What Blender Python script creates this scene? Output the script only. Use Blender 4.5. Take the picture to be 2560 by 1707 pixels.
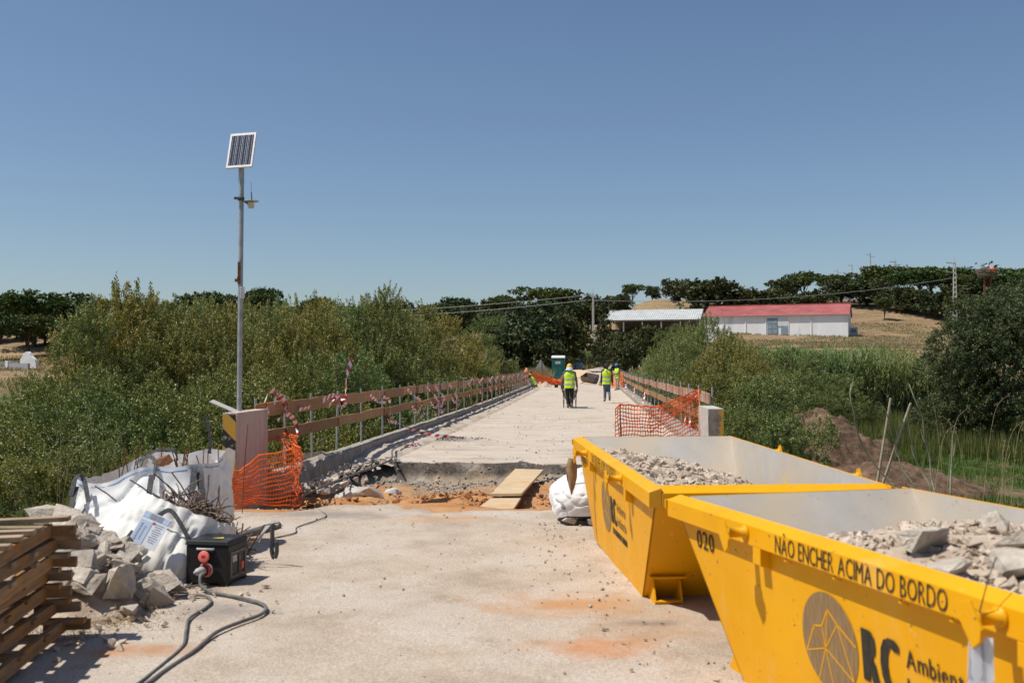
import bpy, bmesh, math, random
import numpy as np
from mathutils import Vector, Matrix, Euler, noise as mnoise

sc = bpy.context.scene
for o in list(bpy.data.objects): bpy.data.objects.remove(o, do_unlink=True)
R = math.radians
ORD = 'first second third fourth fifth sixth seventh eighth ninth tenth eleventh twelfth thirteenth fourteenth fifteenth sixteenth seventeenth eighteenth nineteenth twentieth twenty-first twenty-second twenty-third twenty-fourth twenty-fifth twenty-sixth twenty-seventh twenty-eighth'.split()

# ------------------------------------------------------------------ camera, sky, sun, exposure
EYE = 1.65
cam_d = bpy.data.cameras.new('camera'); cam = bpy.data.objects.new('camera', cam_d)
sc.collection.objects.link(cam); sc.camera = cam
cam.location = (0, 0, EYE)
cam.rotation_euler = (R(90 + 1.48), 0, 0)
cam_d.sensor_width = 36.0; cam_d.lens = 35.0
cam_d.clip_start = 0.05; cam_d.clip_end = 5000
cam_d.dof.use_dof = True; cam_d.dof.focus_distance = 20.0; cam_d.dof.aperture_fstop = 3.2

SUN_EL, SUN_AZ = 61.0, 257.0          # azimuth clockwise from +Y: the sun stands to the left
w = bpy.data.worlds.new('World'); sc.world = w; w.use_nodes = True
nt = w.node_tree; nt.nodes.clear()
sky = nt.nodes.new('ShaderNodeTexSky'); sky.sky_type = 'NISHITA'; sky.sun_disc = False
sky.sun_elevation = R(SUN_EL); sky.sun_rotation = R(SUN_AZ)
sky.altitude = 100; sky.air_density = 1.0; sky.dust_density = 0.8; sky.ozone_density = 3.6
bg = nt.nodes.new('ShaderNodeBackground'); bg.inputs[1].default_value = 0.081
wo = nt.nodes.new('ShaderNodeOutputWorld')
nt.links.new(sky.outputs[0], bg.inputs[0]); nt.links.new(bg.outputs[0], wo.inputs[0])

sun_d = bpy.data.lights.new('sun', 'SUN'); sun = bpy.data.objects.new('sun', sun_d)
sc.collection.objects.link(sun)
sun_d.energy = 4.2; sun_d.angle = R(0.53); sun_d.color = (1.0, 0.95, 0.87)
_e, _a = R(SUN_EL), R(SUN_AZ)
sdir = Vector((math.sin(_a) * math.cos(_e), math.cos(_a) * math.cos(_e), math.sin(_e)))
sun.rotation_euler = sdir.to_track_quat('Z', 'Y').to_euler()
sun.location = sdir * 60

vs = sc.view_settings
sc.display_settings.display_device = 'sRGB'
vs.view_transform = 'Standard'; vs.look = 'None'; vs.exposure = 0.25; vs.gamma = 1.0
vs.use_curve_mapping = False
sc.cycles.max_bounces = 6; sc.cycles.diffuse_bounces = 3; sc.cycles.transparent_max_bounces = 8
sc.cycles.use_denoising = True
sc.cycles.use_adaptive_sampling = True

# ------------------------------------------------------------------ helpers
C = sc.collection
BA = R(4.48)                          # the bridge heads 4.48 degrees right of the view
SB, CB = math.sin(BA), math.cos(BA)
def B(u, v, z=0.0):                   # bridge coordinates (u to the side, v along) to the world
    return Vector((CB * u + SB * v, -SB * u + CB * v, z))
def UV(x, y):
    return CB * x - SB * y, SB * x + CB * y

def tag(o, label=None, cat=None, group=None, kind=None):
    if label: o['label'] = label
    if cat: o['category'] = cat
    if group: o['group'] = group
    if kind: o['kind'] = kind
    return o
def thing(name, label, cat, loc=(0, 0, 0), rotz=0.0, group=None, rot=None):
    o = bpy.data.objects.new(name, None); C.objects.link(o)
    o.empty_display_size = 0.2
    o.location = loc; o.rotation_euler = rot if rot else (0, 0, rotz)
    return tag(o, label, cat, group)
def link(name, me, parent=None, loc=None, rot=None, scale=None):
    o = bpy.data.objects.new(name, me); C.objects.link(o)
    if parent: o.parent = parent
    if loc is not None: o.location = loc
    if rot is not None: o.rotation_euler = rot
    if scale is not None: o.scale = scale if hasattr(scale, '__len__') else (scale,) * 3
    return o
def copy_tree(o, parent=None):
    c = o.copy(); C.objects.link(c); c.parent = parent
    for ch in list(o.children): copy_tree(ch, c)
    return c

class MB:
    """collects shapes; build() links them as one mesh object"""
    def __init__(s): s.v = []; s.f = []; s.sm = []
    def add(s, vs_, fs, smooth=False, M=None):
        n = len(s.v)
        for p in vs_:
            p = Vector(p)
            s.v.append(tuple(M @ p if M else p))
        for f in fs: s.f.append(tuple(i + n for i in f)); s.sm.append(smooth)
        return s
    def box(s, c, size, rot=None, taper=1.0, M=None):
        hx, hy, hz = size[0] / 2, size[1] / 2, size[2] / 2
        m = Matrix.Translation(Vector(c))
        if rot is not None: m = m @ Euler(rot).to_matrix().to_4x4()
        if M: m = M @ m
        t = taper
        vs_ = [(-hx, -hy, -hz), (hx, -hy, -hz), (hx, hy, -hz), (-hx, hy, -hz),
               (-hx * t, -hy * t, hz), (hx * t, -hy * t, hz), (hx * t, hy * t, hz), (-hx * t, hy * t, hz)]
        return s.add(vs_, [(0, 3, 2, 1), (4, 5, 6, 7), (0, 1, 5, 4), (1, 2, 6, 5), (2, 3, 7, 6), (3, 0, 4, 7)], False, m)
    def bar(s, a, b, w_, h_, up=(0, 0, 1)):
        """rectangular bar from a to b, w_ across, h_ along up"""
        a, b = Vector(a), Vector(b); d = (b - a); L = d.length; d.normalize()
        up = Vector(up); side = d.cross(up)
        if side.length < 1e-5: side = d.cross(Vector((1, 0, 0)))
        side.normalize(); u2 = side.cross(d)
        vs_ = []
        for p in (a, b):
            for i, j in ((-1, -1), (1, -1), (1, 1), (-1, 1)):
                vs_.append(p + side * (i * w_ / 2) + u2 * (j * h_ / 2))
        return s.add(vs_, [(0, 1, 2, 3), (7, 6, 5, 4), (0, 4, 5, 1), (1, 5, 6, 2), (2, 6, 7, 3), (3, 7, 4, 0)])
    def tube(s, pts, r, n=8, cap=True, smooth=True):
        pts = [Vector(p) for p in pts]; k = len(pts)
        rr = r if hasattr(r, '__len__') else [r] * k
        prev = None; vs_ = []
        for i, p in enumerate(pts):
            t = (pts[min(i + 1, k - 1)] - pts[max(i - 1, 0)])
            if t.length < 1e-9: t = Vector((0, 0, 1))
            t.normalize()
            if prev is None:
                q = Vector((0, 0, 1)) if abs(t.z) < .9 else Vector((1, 0, 0))
                a = t.cross(q).normalized()
            else:
                a = prev - t * prev.dot(t)
                if a.length < 1e-6: a = t.orthogonal()
                a.normalize()
            b = t.cross(a); prev = a
            for j in range(n):
                an = 2 * math.pi * j / n
                vs_.append(p + (a * math.cos(an) + b * math.sin(an)) * rr[i])
        fs = []
        for i in range(k - 1):
            for j in range(n):
                j2 = (j + 1) % n
                fs.append((i * n + j, i * n + j2, (i + 1) * n + j2, (i + 1) * n + j))
        s.add(vs_, fs, smooth)
        if cap:
            s.add([vs_[j] for j in range(n)], [tuple(reversed(range(n)))])
            s.add([vs_[(k - 1) * n + j] for j in range(n)], [tuple(range(n))])
        return s
    def lathe(s, prof, n=20, M=None, smooth=True, sx=1.0, sy=1.0, close=True):
        """prof: list of (r, z)"""
        vs_ = []; fs = []
        for r, z in prof:
            for j in range(n):
                an = 2 * math.pi * j / n
                vs_.append((r * sx * math.cos(an), r * sy * math.sin(an), z))
        for i in range(len(prof) - 1):
            for j in range(n):
                j2 = (j + 1) % n
                fs.append((i * n + j, i * n + j2, (i + 1) * n + j2, (i + 1) * n + j))
        if close:
            if prof[0][0] > 1e-4: fs.append(tuple(reversed(range(n))))
            if prof[-1][0] > 1e-4: fs.append(tuple((len(prof) - 1) * n + j for j in range(n)))
        return s.add(vs_, fs, smooth, M)
    def prism(s, poly, axis_vec, M=None):
        """flat polygon (3d points) swept along axis_vec"""
        n = len(poly); a = Vector(axis_vec)
        vs_ = [Vector(p) for p in poly] + [Vector(p) + a for p in poly]
        fs = [tuple(reversed(range(n))), tuple(range(n, 2 * n))]
        for i in range(n): fs.append((i, (i + 1) % n, n + (i + 1) % n, n + i))
        return s.add(vs_, fs, False, M)
    def ribbon(s, pts, width, nrm=None, twist=0.0, th=0.0):
        """thin strip along pts, its width turned about the path by twist per point"""
        pts = [Vector(p) for p in pts]; k = len(pts); vs_ = []
        for i, p in enumerate(pts):
            t = (pts[min(i + 1, k - 1)] - pts[max(i - 1, 0)]).normalized()
            w_ = Vector(nrm) if nrm is not None else Vector((0, 0, 1))
            w_ = w_ - t * w_.dot(t)
            if w_.length < 1e-4: w_ = t.orthogonal()
            w_.normalize()
            tw = twist[i] if hasattr(twist, '__len__') else twist * i
            w_ = Matrix.Rotation(tw, 3, t) @ w_
            vs_ += [p - w_ * width / 2, p + w_ * width / 2]
        fs = [(2 * i, 2 * i + 1, 2 * i + 3, 2 * i + 2) for i in range(k - 1)]
        return s.add(vs_, fs, True)
    def mesh(s, name='mesh'):
        me = bpy.data.meshes.new(name); me.from_pydata(s.v, [], s.f); me.update()
        me.polygons.foreach_set('use_smooth', s.sm)
        return me
    def build(s, name, m, parent=None, recenter=False, bevel=0.0, solid=0.0):
        off = None
        if recenter:
            A = np.array(s.v); off = Vector(((A[:, 0].min() + A[:, 0].max()) / 2, (A[:, 1].min() + A[:, 1].max()) / 2, A[:, 2].min()))
            s.v = [tuple(Vector(p) - off) for p in s.v]
        o = link(name, s.mesh(name), parent, off)
        if m: o.data.materials.append(m)
        if solid:
            md = o.modifiers.new('solid', 'SOLIDIFY'); md.thickness = solid; md.offset = 0
        if bevel:
            md = o.modifiers.new('bevel', 'BEVEL'); md.width = bevel; md.segments = 2; md.limit_method = 'ANGLE'; md.angle_limit = R(40)
        return o

def smooth_path(pts, k=6):
    """Catmull-Rom through pts"""
    P = [Vector(p) for p in pts]; P = [P[0] * 2 - P[1]] + P + [P[-1] * 2 - P[-2]]
    out = []
    for i in range(1, len(P) - 2):
        for j in range(k):
            t = j / k
            a, b, c, d = P[i - 1], P[i], P[i + 1], P[i + 2]
            out.append(0.5 * ((2 * b) + (c - a) * t + (2 * a - 5 * b + 4 * c - d) * t * t + (3 * b - a - 3 * c + d) * t ** 3))
    out.append(P[-2]); return out

def nz(x, y, z=0.0, oct_=3):
    return mnoise.fractal(Vector((x, y, z)), 1.0, 2.0, oct_)
def sstep(a, b, x):
    t = min(1, max(0, (x - a) / (b - a))); return t * t * (3 - 2 * t)

def grid_mesh(name, us, vs_, fn):
    """height-field style surface: fn(u, v) -> world point"""
    vv = [tuple(fn(u, v)) for v in vs_ for u in us]
    nu = len(us); fs = []
    for j in range(len(vs_) - 1):
        for i in range(nu - 1):
            a = j * nu + i; fs.append((a, a + 1, a + nu + 1, a + nu))
    me = bpy.data.meshes.new(name); me.from_pydata(vv, [], fs); me.update()
    me.polygons.foreach_set('use_smooth', [True] * len(fs))
    return me
def quads_mesh(name, V, tint=None, nv=4, smooth=False):
    """V: (N, nv, 3) separate polygons; tint: per polygon number"""
    N = V.shape[0]
    me = bpy.data.meshes.new(name)
    me.vertices.add(N * nv); me.vertices.foreach_set('co', V.reshape(-1).astype(np.float32))
    me.loops.add(N * nv); me.loops.foreach_set('vertex_index', np.arange(N * nv, dtype=np.int32))
    me.polygons.add(N)
    me.polygons.foreach_set('loop_start', np.arange(0, N * nv, nv, dtype=np.int32))
    me.polygons.foreach_set('loop_total', np.full(N, nv, dtype=np.int32))
    me.update(calc_edges=True)
    if tint is not None:
        at = me.attributes.new('tint', 'FLOAT', 'FACE'); at.data.foreach_set('value', tint.astype(np.float32))
    return me

# ------------------------------------------------------------------ materials
def nodes(name):
    m = bpy.data.materials.new(name); m.use_nodes = True
    t = m.node_tree; t.nodes.clear()
    out = t.nodes.new('ShaderNodeOutputMaterial'); p = t.nodes.new('ShaderNodeBsdfPrincipled')
    t.links.new(p.outputs[0], out.inputs[0])
    return m, t, p, out
def N_(t, typ, **kw):
    n = t.nodes.new(typ)
    for k, v in kw.items():
        if k.startswith('i_'):
            key = k[2:]; key = int(key) if key.isdigit() else key.replace('_', ' ')
            n.inputs[key].default_value = v
        else: setattr(n, k, v)
    return n
def coords(t, kind='Object'):
    return N_(t, 'ShaderNodeTexCoord').outputs[kind]
def pos(t):
    return N_(t, 'ShaderNodeNewGeometry').outputs['Position']
def noise(t, vec, scale, detail=5, rough=.6, stretch=None):
    if stretch:
        mp = N_(t, 'ShaderNodeMapping'); mp.inputs['Scale'].default_value = stretch
        t.links.new(vec, mp.inputs['Vector']); vec = mp.outputs[0]
    n = N_(t, 'ShaderNodeTexNoise'); n.inputs['Scale'].default_value = scale
    n.inputs['Detail'].default_value = detail; n.inputs['Roughness'].default_value = rough
    t.links.new(vec, n.inputs['Vector']); return n.outputs['Fac']
def ramp(t, fac, stops, interp='LINEAR'):
    r = N_(t, 'ShaderNodeValToRGB'); cr = r.color_ramp; cr.interpolation = interp
    while len(cr.elements) < len(stops): cr.elements.new(0.5)
    for e, (p_, c) in zip(cr.elements, stops):
        e.position = p_; e.color = (c[0], c[1], c[2], 1) if hasattr(c, '__len__') else (c, c, c, 1)
    t.links.new(fac, r.inputs[0]); return r.outputs[0]
def mix(t, fac, a, b, mode='MIX'):
    n = N_(t, 'ShaderNodeMix', data_type='RGBA', blend_type=mode)
    for sock, v in ((n.inputs[0], fac), (n.inputs[6], a), (n.inputs[7], b)):
        if hasattr(v, 'links') or hasattr(v, 'is_linked'): t.links.new(v, sock)
        elif hasattr(v, '__len__'): sock.default_value = (v[0], v[1], v[2], 1)
        else: sock.default_value = v
    return n.outputs[2]
def math_(t, op, a, b=None, clamp=False):
    n = N_(t, 'ShaderNodeMath', operation=op); n.use_clamp = clamp
    for i, v in enumerate((a, b)):
        if v is None: continue
        if hasattr(v, 'is_linked'): t.links.new(v, n.inputs[i])
        else: n.inputs[i].default_value = v
    return n.outputs[0]
def bump(t, p, h, strength=.3, dist=.01):
    b = N_(t, 'ShaderNodeBump'); b.inputs['Strength'].default_value = strength; b.inputs['Distance'].default_value = dist
    t.links.new(h, b.inputs['Height']); t.links.new(b.outputs[0], p.inputs['Normal']); return b
def surf(name, c1, c2, scale=8, rough=.8, bs=.3, bd=.01, bscale=None, c3=None, s3=2.0, spec=.3, metal=0.0, lo=.35, hi=.68, stretch=None, detail=6, t3=(.55, .7)):
    """two noise-mixed colours, an optional third in large blotches, noise relief"""
    m, t, p, _ = nodes(name); co = coords(t)
    f = noise(t, co, scale, detail, .62, stretch)
    col = ramp(t, f, [(lo, c1), (hi, c2)])
    if c3 is not None:
        g = ramp(t, noise(t, co, s3, 4, .6, stretch), [(t3[0], 0), (t3[1], 1)])
        col = mix(t, g, col, c3)
    t.links.new(col, p.inputs['Base Color'])
    p.inputs['Roughness'].default_value = rough; p.inputs['Metallic'].default_value = metal
    p.inputs['Specular IOR Level'].default_value = spec
    if bs: bump(t, p, noise(t, co, bscale or scale * 4, 6, .65, stretch), bs, bd)
    return m
def cloth_mat(name, c1, c2, c3):
    """woven sack: creased, slightly grubby"""
    m, t, p, _ = nodes(name); co = coords(t)
    col = ramp(t, noise(t, co, 4, 6, .6), [(.35, c1), (.68, c2)])
    g = ramp(t, noise(t, co, 2.3, 5, .65), [(.58, 0), (.8, .8)]); col = mix(t, g, col, c3)
    t.links.new(col, p.inputs['Base Color']); p.inputs['Roughness'].default_value = .75; p.inputs['Specular IOR Level'].default_value = .2
    n = N_(t, 'ShaderNodeTexNoise'); n.noise_type = 'RIDGED_MULTIFRACTAL'; n.inputs['Scale'].default_value = 2.6; n.inputs['Detail'].default_value = 2; n.inputs['Roughness'].default_value = .45; n.inputs['Distortion'].default_value = .6
    mp = N_(t, 'ShaderNodeMapping'); mp.inputs['Scale'].default_value = (1, 1, .55); t.links.new(co, mp.inputs['Vector']); t.links.new(mp.outputs[0], n.inputs['Vector'])
    bump(t, p, n.outputs['Fac'], .32, .03); return m
def flat(name, c, rough=.6, metal=0.0, spec=.4, var=.12, scale=14):
    """nearly plain paint, plastic or metal with faint dirt"""
    return surf(name, tuple(x * (1 - var) for x in c), tuple(min(1, x * (1 + var)) for x in c), scale, rough, .08, .003, None, spec=spec, metal=metal)
def leafmat(name, stops, rough=.5, trans=.25, spec=.35):
    m, t, p, out = nodes(name)
    a = N_(t, 'ShaderNodeAttribute', attribute_name='tint')
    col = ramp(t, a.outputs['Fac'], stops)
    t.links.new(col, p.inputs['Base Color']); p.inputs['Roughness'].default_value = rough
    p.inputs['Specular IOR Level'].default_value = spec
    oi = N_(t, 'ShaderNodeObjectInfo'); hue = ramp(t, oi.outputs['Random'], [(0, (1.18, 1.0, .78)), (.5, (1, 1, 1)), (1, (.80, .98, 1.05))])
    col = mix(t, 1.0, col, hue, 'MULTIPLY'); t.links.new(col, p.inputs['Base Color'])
    if trans:
        tr = N_(t, 'ShaderNodeBsdfTranslucent')
        c2 = mix(t, 1.0, col, (1.15, 1.2, .55), 'MULTIPLY'); t.links.new(c2, tr.inputs[0])
        ms = N_(t, 'ShaderNodeMixShader'); ms.inputs[0].default_value = trans
        t.links.new(p.outputs[0], ms.inputs[1]); t.links.new(tr.outputs[0], ms.inputs[2]); t.links.new(ms.outputs[0], out.inputs[0])
    return m
# ------------------------------------------------------------------ stencil lettering (glyphs are read from the built-in font once)
GLY = {}
def _glyphs(chars):
    obs = []
    for ch in chars:
        cu = bpy.data.curves.new('glyph', 'FONT'); cu.body = ch; cu.size = 1.0; cu.resolution_u = 3
        ob = bpy.data.objects.new('glyph', cu); C.objects.link(ob); obs.append((ch, ob, cu))
    bpy.context.view_layer.update(); dg = bpy.context.evaluated_depsgraph_get()
    for ch, ob, cu in obs:
        me = bpy.data.meshes.new_from_object(ob.evaluated_get(dg))
        bm = bmesh.new(); bm.from_mesh(me); bpy.data.meshes.remove(me)
        if ch in 'OÃADBRCE02PGQ' and bm.verts:
            xs_ = [v.co.x for v in bm.verts]; cx = (min(xs_) + max(xs_)) / 2 + (.03 if ch in 'DBRE' else 0); g = .022
            for s_ in (-g, g):
                bmesh.ops.bisect_plane(bm, geom=bm.verts[:] + bm.edges[:] + bm.faces[:], plane_co=(cx + s_, 0, 0), plane_no=(1, 0, 0))
            dead = [f for f in bm.faces if abs(f.calc_center_median().x - cx) < g and not (ch in 'AÃ' and f.calc_center_median().y > .74)]
            bmesh.ops.delete(bm, geom=dead, context='FACES')
        bm.verts.index_update()
        V = [tuple(v.co) for v in bm.verts]; F = [tuple(v.index for v in f.verts) for f in bm.faces]; bm.free()
        x0 = min(v[0] for v in V); x1 = max(v[0] for v in V)
        GLY[ch] = ([(v[0] - x0, v[1], 0) for v in V], F, x1 - x0)
        C.objects.unlink(ob); bpy.data.objects.remove(ob); bpy.data.curves.remove(cu)
_glyphs('NÃOECHRAIMDB02mbientúsrda')
def text_mesh(s_, width, cap, bold=0.0):
    """flat lettering, lower left at the origin, scaled to the given width and capital height"""
    mb = MB(); x = 0.0
    for ch in s_:
        if ch == ' ': x += .34; continue
        V, F, w_ = GLY[ch]
        for k in ([(0, 0)] if not bold else [(i * bold, 0) for i in ((-1, 0, 1) if bold < .05 else (-1.4, -.7, 0, .7, 1.4))]):
            mb.add([(v[0] + x + k[0], v[1], (k[0] + 1) * .0005) for v in V], F)
        x += w_ + .105 + bold * 2
    sx, sy = width / x, cap / .72
    mb.v = [(v[0] * sx, v[1] * sy, v[2]) for v in mb.v]
    return mb
M = {}
M['concrete'] = surf('concrete', (.26, .225, .18), (.41, .36, .30), 5, .9, .5, .012, 30, (.24, .21, .18), 1.4)
M['pink_concrete'] = surf('weathered_concrete', (.50, .40, .345), (.62, .51, .445), 3, .9, .4, .006, 40, (.42, .345, .30), 1.2, stretch=(2, 2, .5))
M['pale_concrete'] = surf('pale_concrete', (.42, .40, .36), (.55, .52, .47), 6, .9, .4, .006, 40, (.34, .32, .29), 1.5)
M['broken_concrete'] = surf('broken_concrete', (.42, .36, .29), (.62, .55, .46), 9, .95, .9, .03, 22, (.28, .24, .20), 3.0)
M['rubble_dust'] = surf('rubble_dust', (.40, .31, .23), (.60, .49, .38), 6, .95, .9, .02, 40, (.40, .30, .22), 2.0)
M['rubble_bits'] = surf('rubble_bits', (.40, .315, .235), (.64, .54, .43), 3, .95, .6, .01, 60, (.50, .35, .24), 1.3)
M['yellow'] = None
M['steel'] = surf('galvanised_steel', (.30, .31, .32), (.46, .47, .48), 10, .5, .1, .002, 60, (.26, .25, .24), 3, spec=.5, metal=.35)
M['dark_steel'] = surf('dark_steel', (.07, .065, .06), (.14, .12, .11), 18, .6, .2, .003, 60, (.16, .09, .05), 5, metal=.3)
M['rust'] = surf('rusty_steel', (.10, .045, .02), (.24, .10, .045), 22, .85, .4, .004, 80, (.06, .035, .02), 5)
M['pipe_rust'] = surf('rusty_pipe_paint', (.13, .085, .065), (.22, .15, .12), 8, .8, .3, .004, 50, (.07, .05, .045), 3)
M['black_plastic'] = surf('black_plastic', (.012, .012, .013), (.028, .027, .026), 12, .5, .15, .002, 120, (.05, .045, .038), 5, t3=(.6, .8))
M['rubber'] = surf('grey_rubber', (.10, .10, .095), (.17, .165, .155), 14, .65, .1, .001, 90, (.22, .2, .17), 4)
M['red_plastic'] = flat('red_plastic', (.62, .07, .045), .45)
M['grey_plastic'] = flat('grey_plastic', (.42, .42, .41), .5)
M['orange_net'] = surf('orange_net', (.80, .13, .02), (.90, .20, .035), 9, .6, 0, spec=.3)
M['white_fabric'] = cloth_mat('white_woven_sack', (.72, .71, .70), (.81, .805, .795), (.62, .58, .52))
M['cream_fabric'] = cloth_mat('cream_woven_sack', (.70, .68, .63), (.79, .77, .72), (.58, .52, .44))
M['black_strap'] = surf('black_webbing', (.05, .05, .053), (.13, .13, .135), 60, .85, .3, .002, 200)
M['blue_thread'] = flat('blue_thread', (.10, .24, .62), .7)
M['paper'] = flat('white_paper', (.74, .77, .80), .6, var=.04)
M['paper_blue'] = flat('pale_blue_print', (.50, .60, .74), .6, var=.06)
M['ink'] = flat('grey_print', (.28, .30, .36), .7)
M['black_ink'] = surf('black_stencil_paint', (.02, .018, .012), (.055, .045, .03), 20, .75, 0)
M['sand'] = surf('building_sand', (.52, .37, .22), (.66, .50, .33), 6, .95, .5, .02, 40)
M['soil_mound'] = surf('brown_soil', (.085, .05, .03), (.19, .12, .075), 5, .95, .9, .06, 14, (.24, .16, .10), 1.2)
M['green_cabin'] = surf('green_plastic_cabin', (.012, .10, .085), (.02, .14, .115), 6, .5, .1, .004, 20)
M['white_plastic'] = flat('white_plastic', (.72, .72, .70), .5)
M['bark'] = surf('bark', (.06, .045, .032), (.14, .105, .075), 10, .95, .7, .02, 25)
M['pale_bark'] = surf('pale_bark', (.16, .14, .11), (.28, .25, .2), 10, .95, .7, .02, 25)
M['cane'] = surf('dry_cane', (.30, .25, .17), (.46, .40, .29), 30, .8, .2, .003, 90, (.2, .17, .12), 6)
M['dead_stalk'] = surf('grey_green_stalk', (.16, .19, .12), (.30, .32, .22), 20, .85, .2, .003, 80, (.36, .30, .2), 3)

def wood(name, c1, c2, c3, axis='X'):
    m, t, p, _ = nodes(name); co = coords(t)
    st = {'X': (.6, 9, 9), 'Y': (9, .6, 9)}[axis]
    f = noise(t, co, 5, 7, .65, st)
    col = ramp(t, f, [(.3, c1), (.7, c2)])
    g = ramp(t, noise(t, co, 2.6, 4, .6, (.8, 2, 2)), [(.52, 0), (.68, 1)])
    col = mix(t, g, col, c3)
    oi = N_(t, 'ShaderNodeObjectInfo')
    v = ramp(t, oi.outputs['Random'], [(0, .72), (1, 1.18)])
    col = mix(t, 1.0, col, v, 'MULTIPLY')
    t.links.new(col, p.inputs['Base Color']); p.inputs['Roughness'].default_value = .82; p.inputs['Specular IOR Level'].default_value = .25
    bump(t, p, f, .45, .004); return m
M['board'] = wood('planed_board', (.30, .15, .065), (.44, .25, .12), (.36, .22, .13))
M['old_timber'] = wood('old_timber', (.17, .10, .052), (.36, .225, .12), (.36, .17, .04), 'Y')
M['grey_timber'] = wood('grey_timber', (.26, .185, .115), (.44, .32, .21), (.20, .13, .075), 'X')
M['ply'] = surf('dusty_plywood', (.50, .36, .21), (.62, .47, .30), 3, .85, .25, .006, 18, (.54, .31, .14), 1.3)

def yellow_paint():
    m, t, p, _ = nodes('yellow_skip_paint'); co = coords(t)
    f = noise(t, co, 2.2, 6, .6)
    col = ramp(t, f, [(.3, (.71, .325, .0015)), (.7, (.78, .375, .003))])
    dust = ramp(t, noise(t, co, 3.2, 5, .6, (1, 1, .3)), [(.58, 0), (.82, .35)])
    col = mix(t, dust, col, (.72, .52, .24))
    scf = ramp(t, noise(t, co, 5, 8, .75, (1, 1, .5)), [(.63, 0), (.68, .35)]); col = mix(t, scf, col, (.80, .66, .40))
    sp = ramp(t, noise(t, co, 30, 3, .5), [(.70, 0), (.72, 1)])
    col = mix(t, sp, col, (.16, .10, .06))
    t.links.new(col, p.inputs['Base Color']); p.inputs['Specular IOR Level'].default_value = .22
    rr = ramp(t, noise(t, co, 6, 4, .6), [(.3, .38), (.7, .6)]); t.links.new(rr, p.inputs['Roughness'])
    bump(t, p, noise(t, co, 7, 3, .5), .12, .01); return m
M['yellow'] = yellow_paint()
def skip_inside():
    m, t, p, _ = nodes('grey_skip_lining'); co = coords(t)
    col = ramp(t, noise(t, co, 3, 6, .65), [(.35, (.40, .385, .36)), (.7, (.50, .48, .45))])
    d = ramp(t, noise(t, co, 1.1, 6, .65), [(.38, 0), (.60, .9)]); col = mix(t, d, col, (.54, .44, .31))
    spk = ramp(t, noise(t, co, 22, 4, .6), [(.66, 0), (.72, .6)]); col = mix(t, spk, col, (.24, .2, .16))
    yy = ramp(t, noise(t, co, 2.1, 5, .7), [(.62, 0), (.70, .8)]); col = mix(t, yy, col, (.80, .47, .03))
    t.links.new(col, p.inputs['Base Color']); p.inputs['Roughness'].default_value = .6
    bump(t, p, noise(t, co, 5, 4, .5), .15, .01); return m
M['skip_inside'] = skip_inside()

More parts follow.
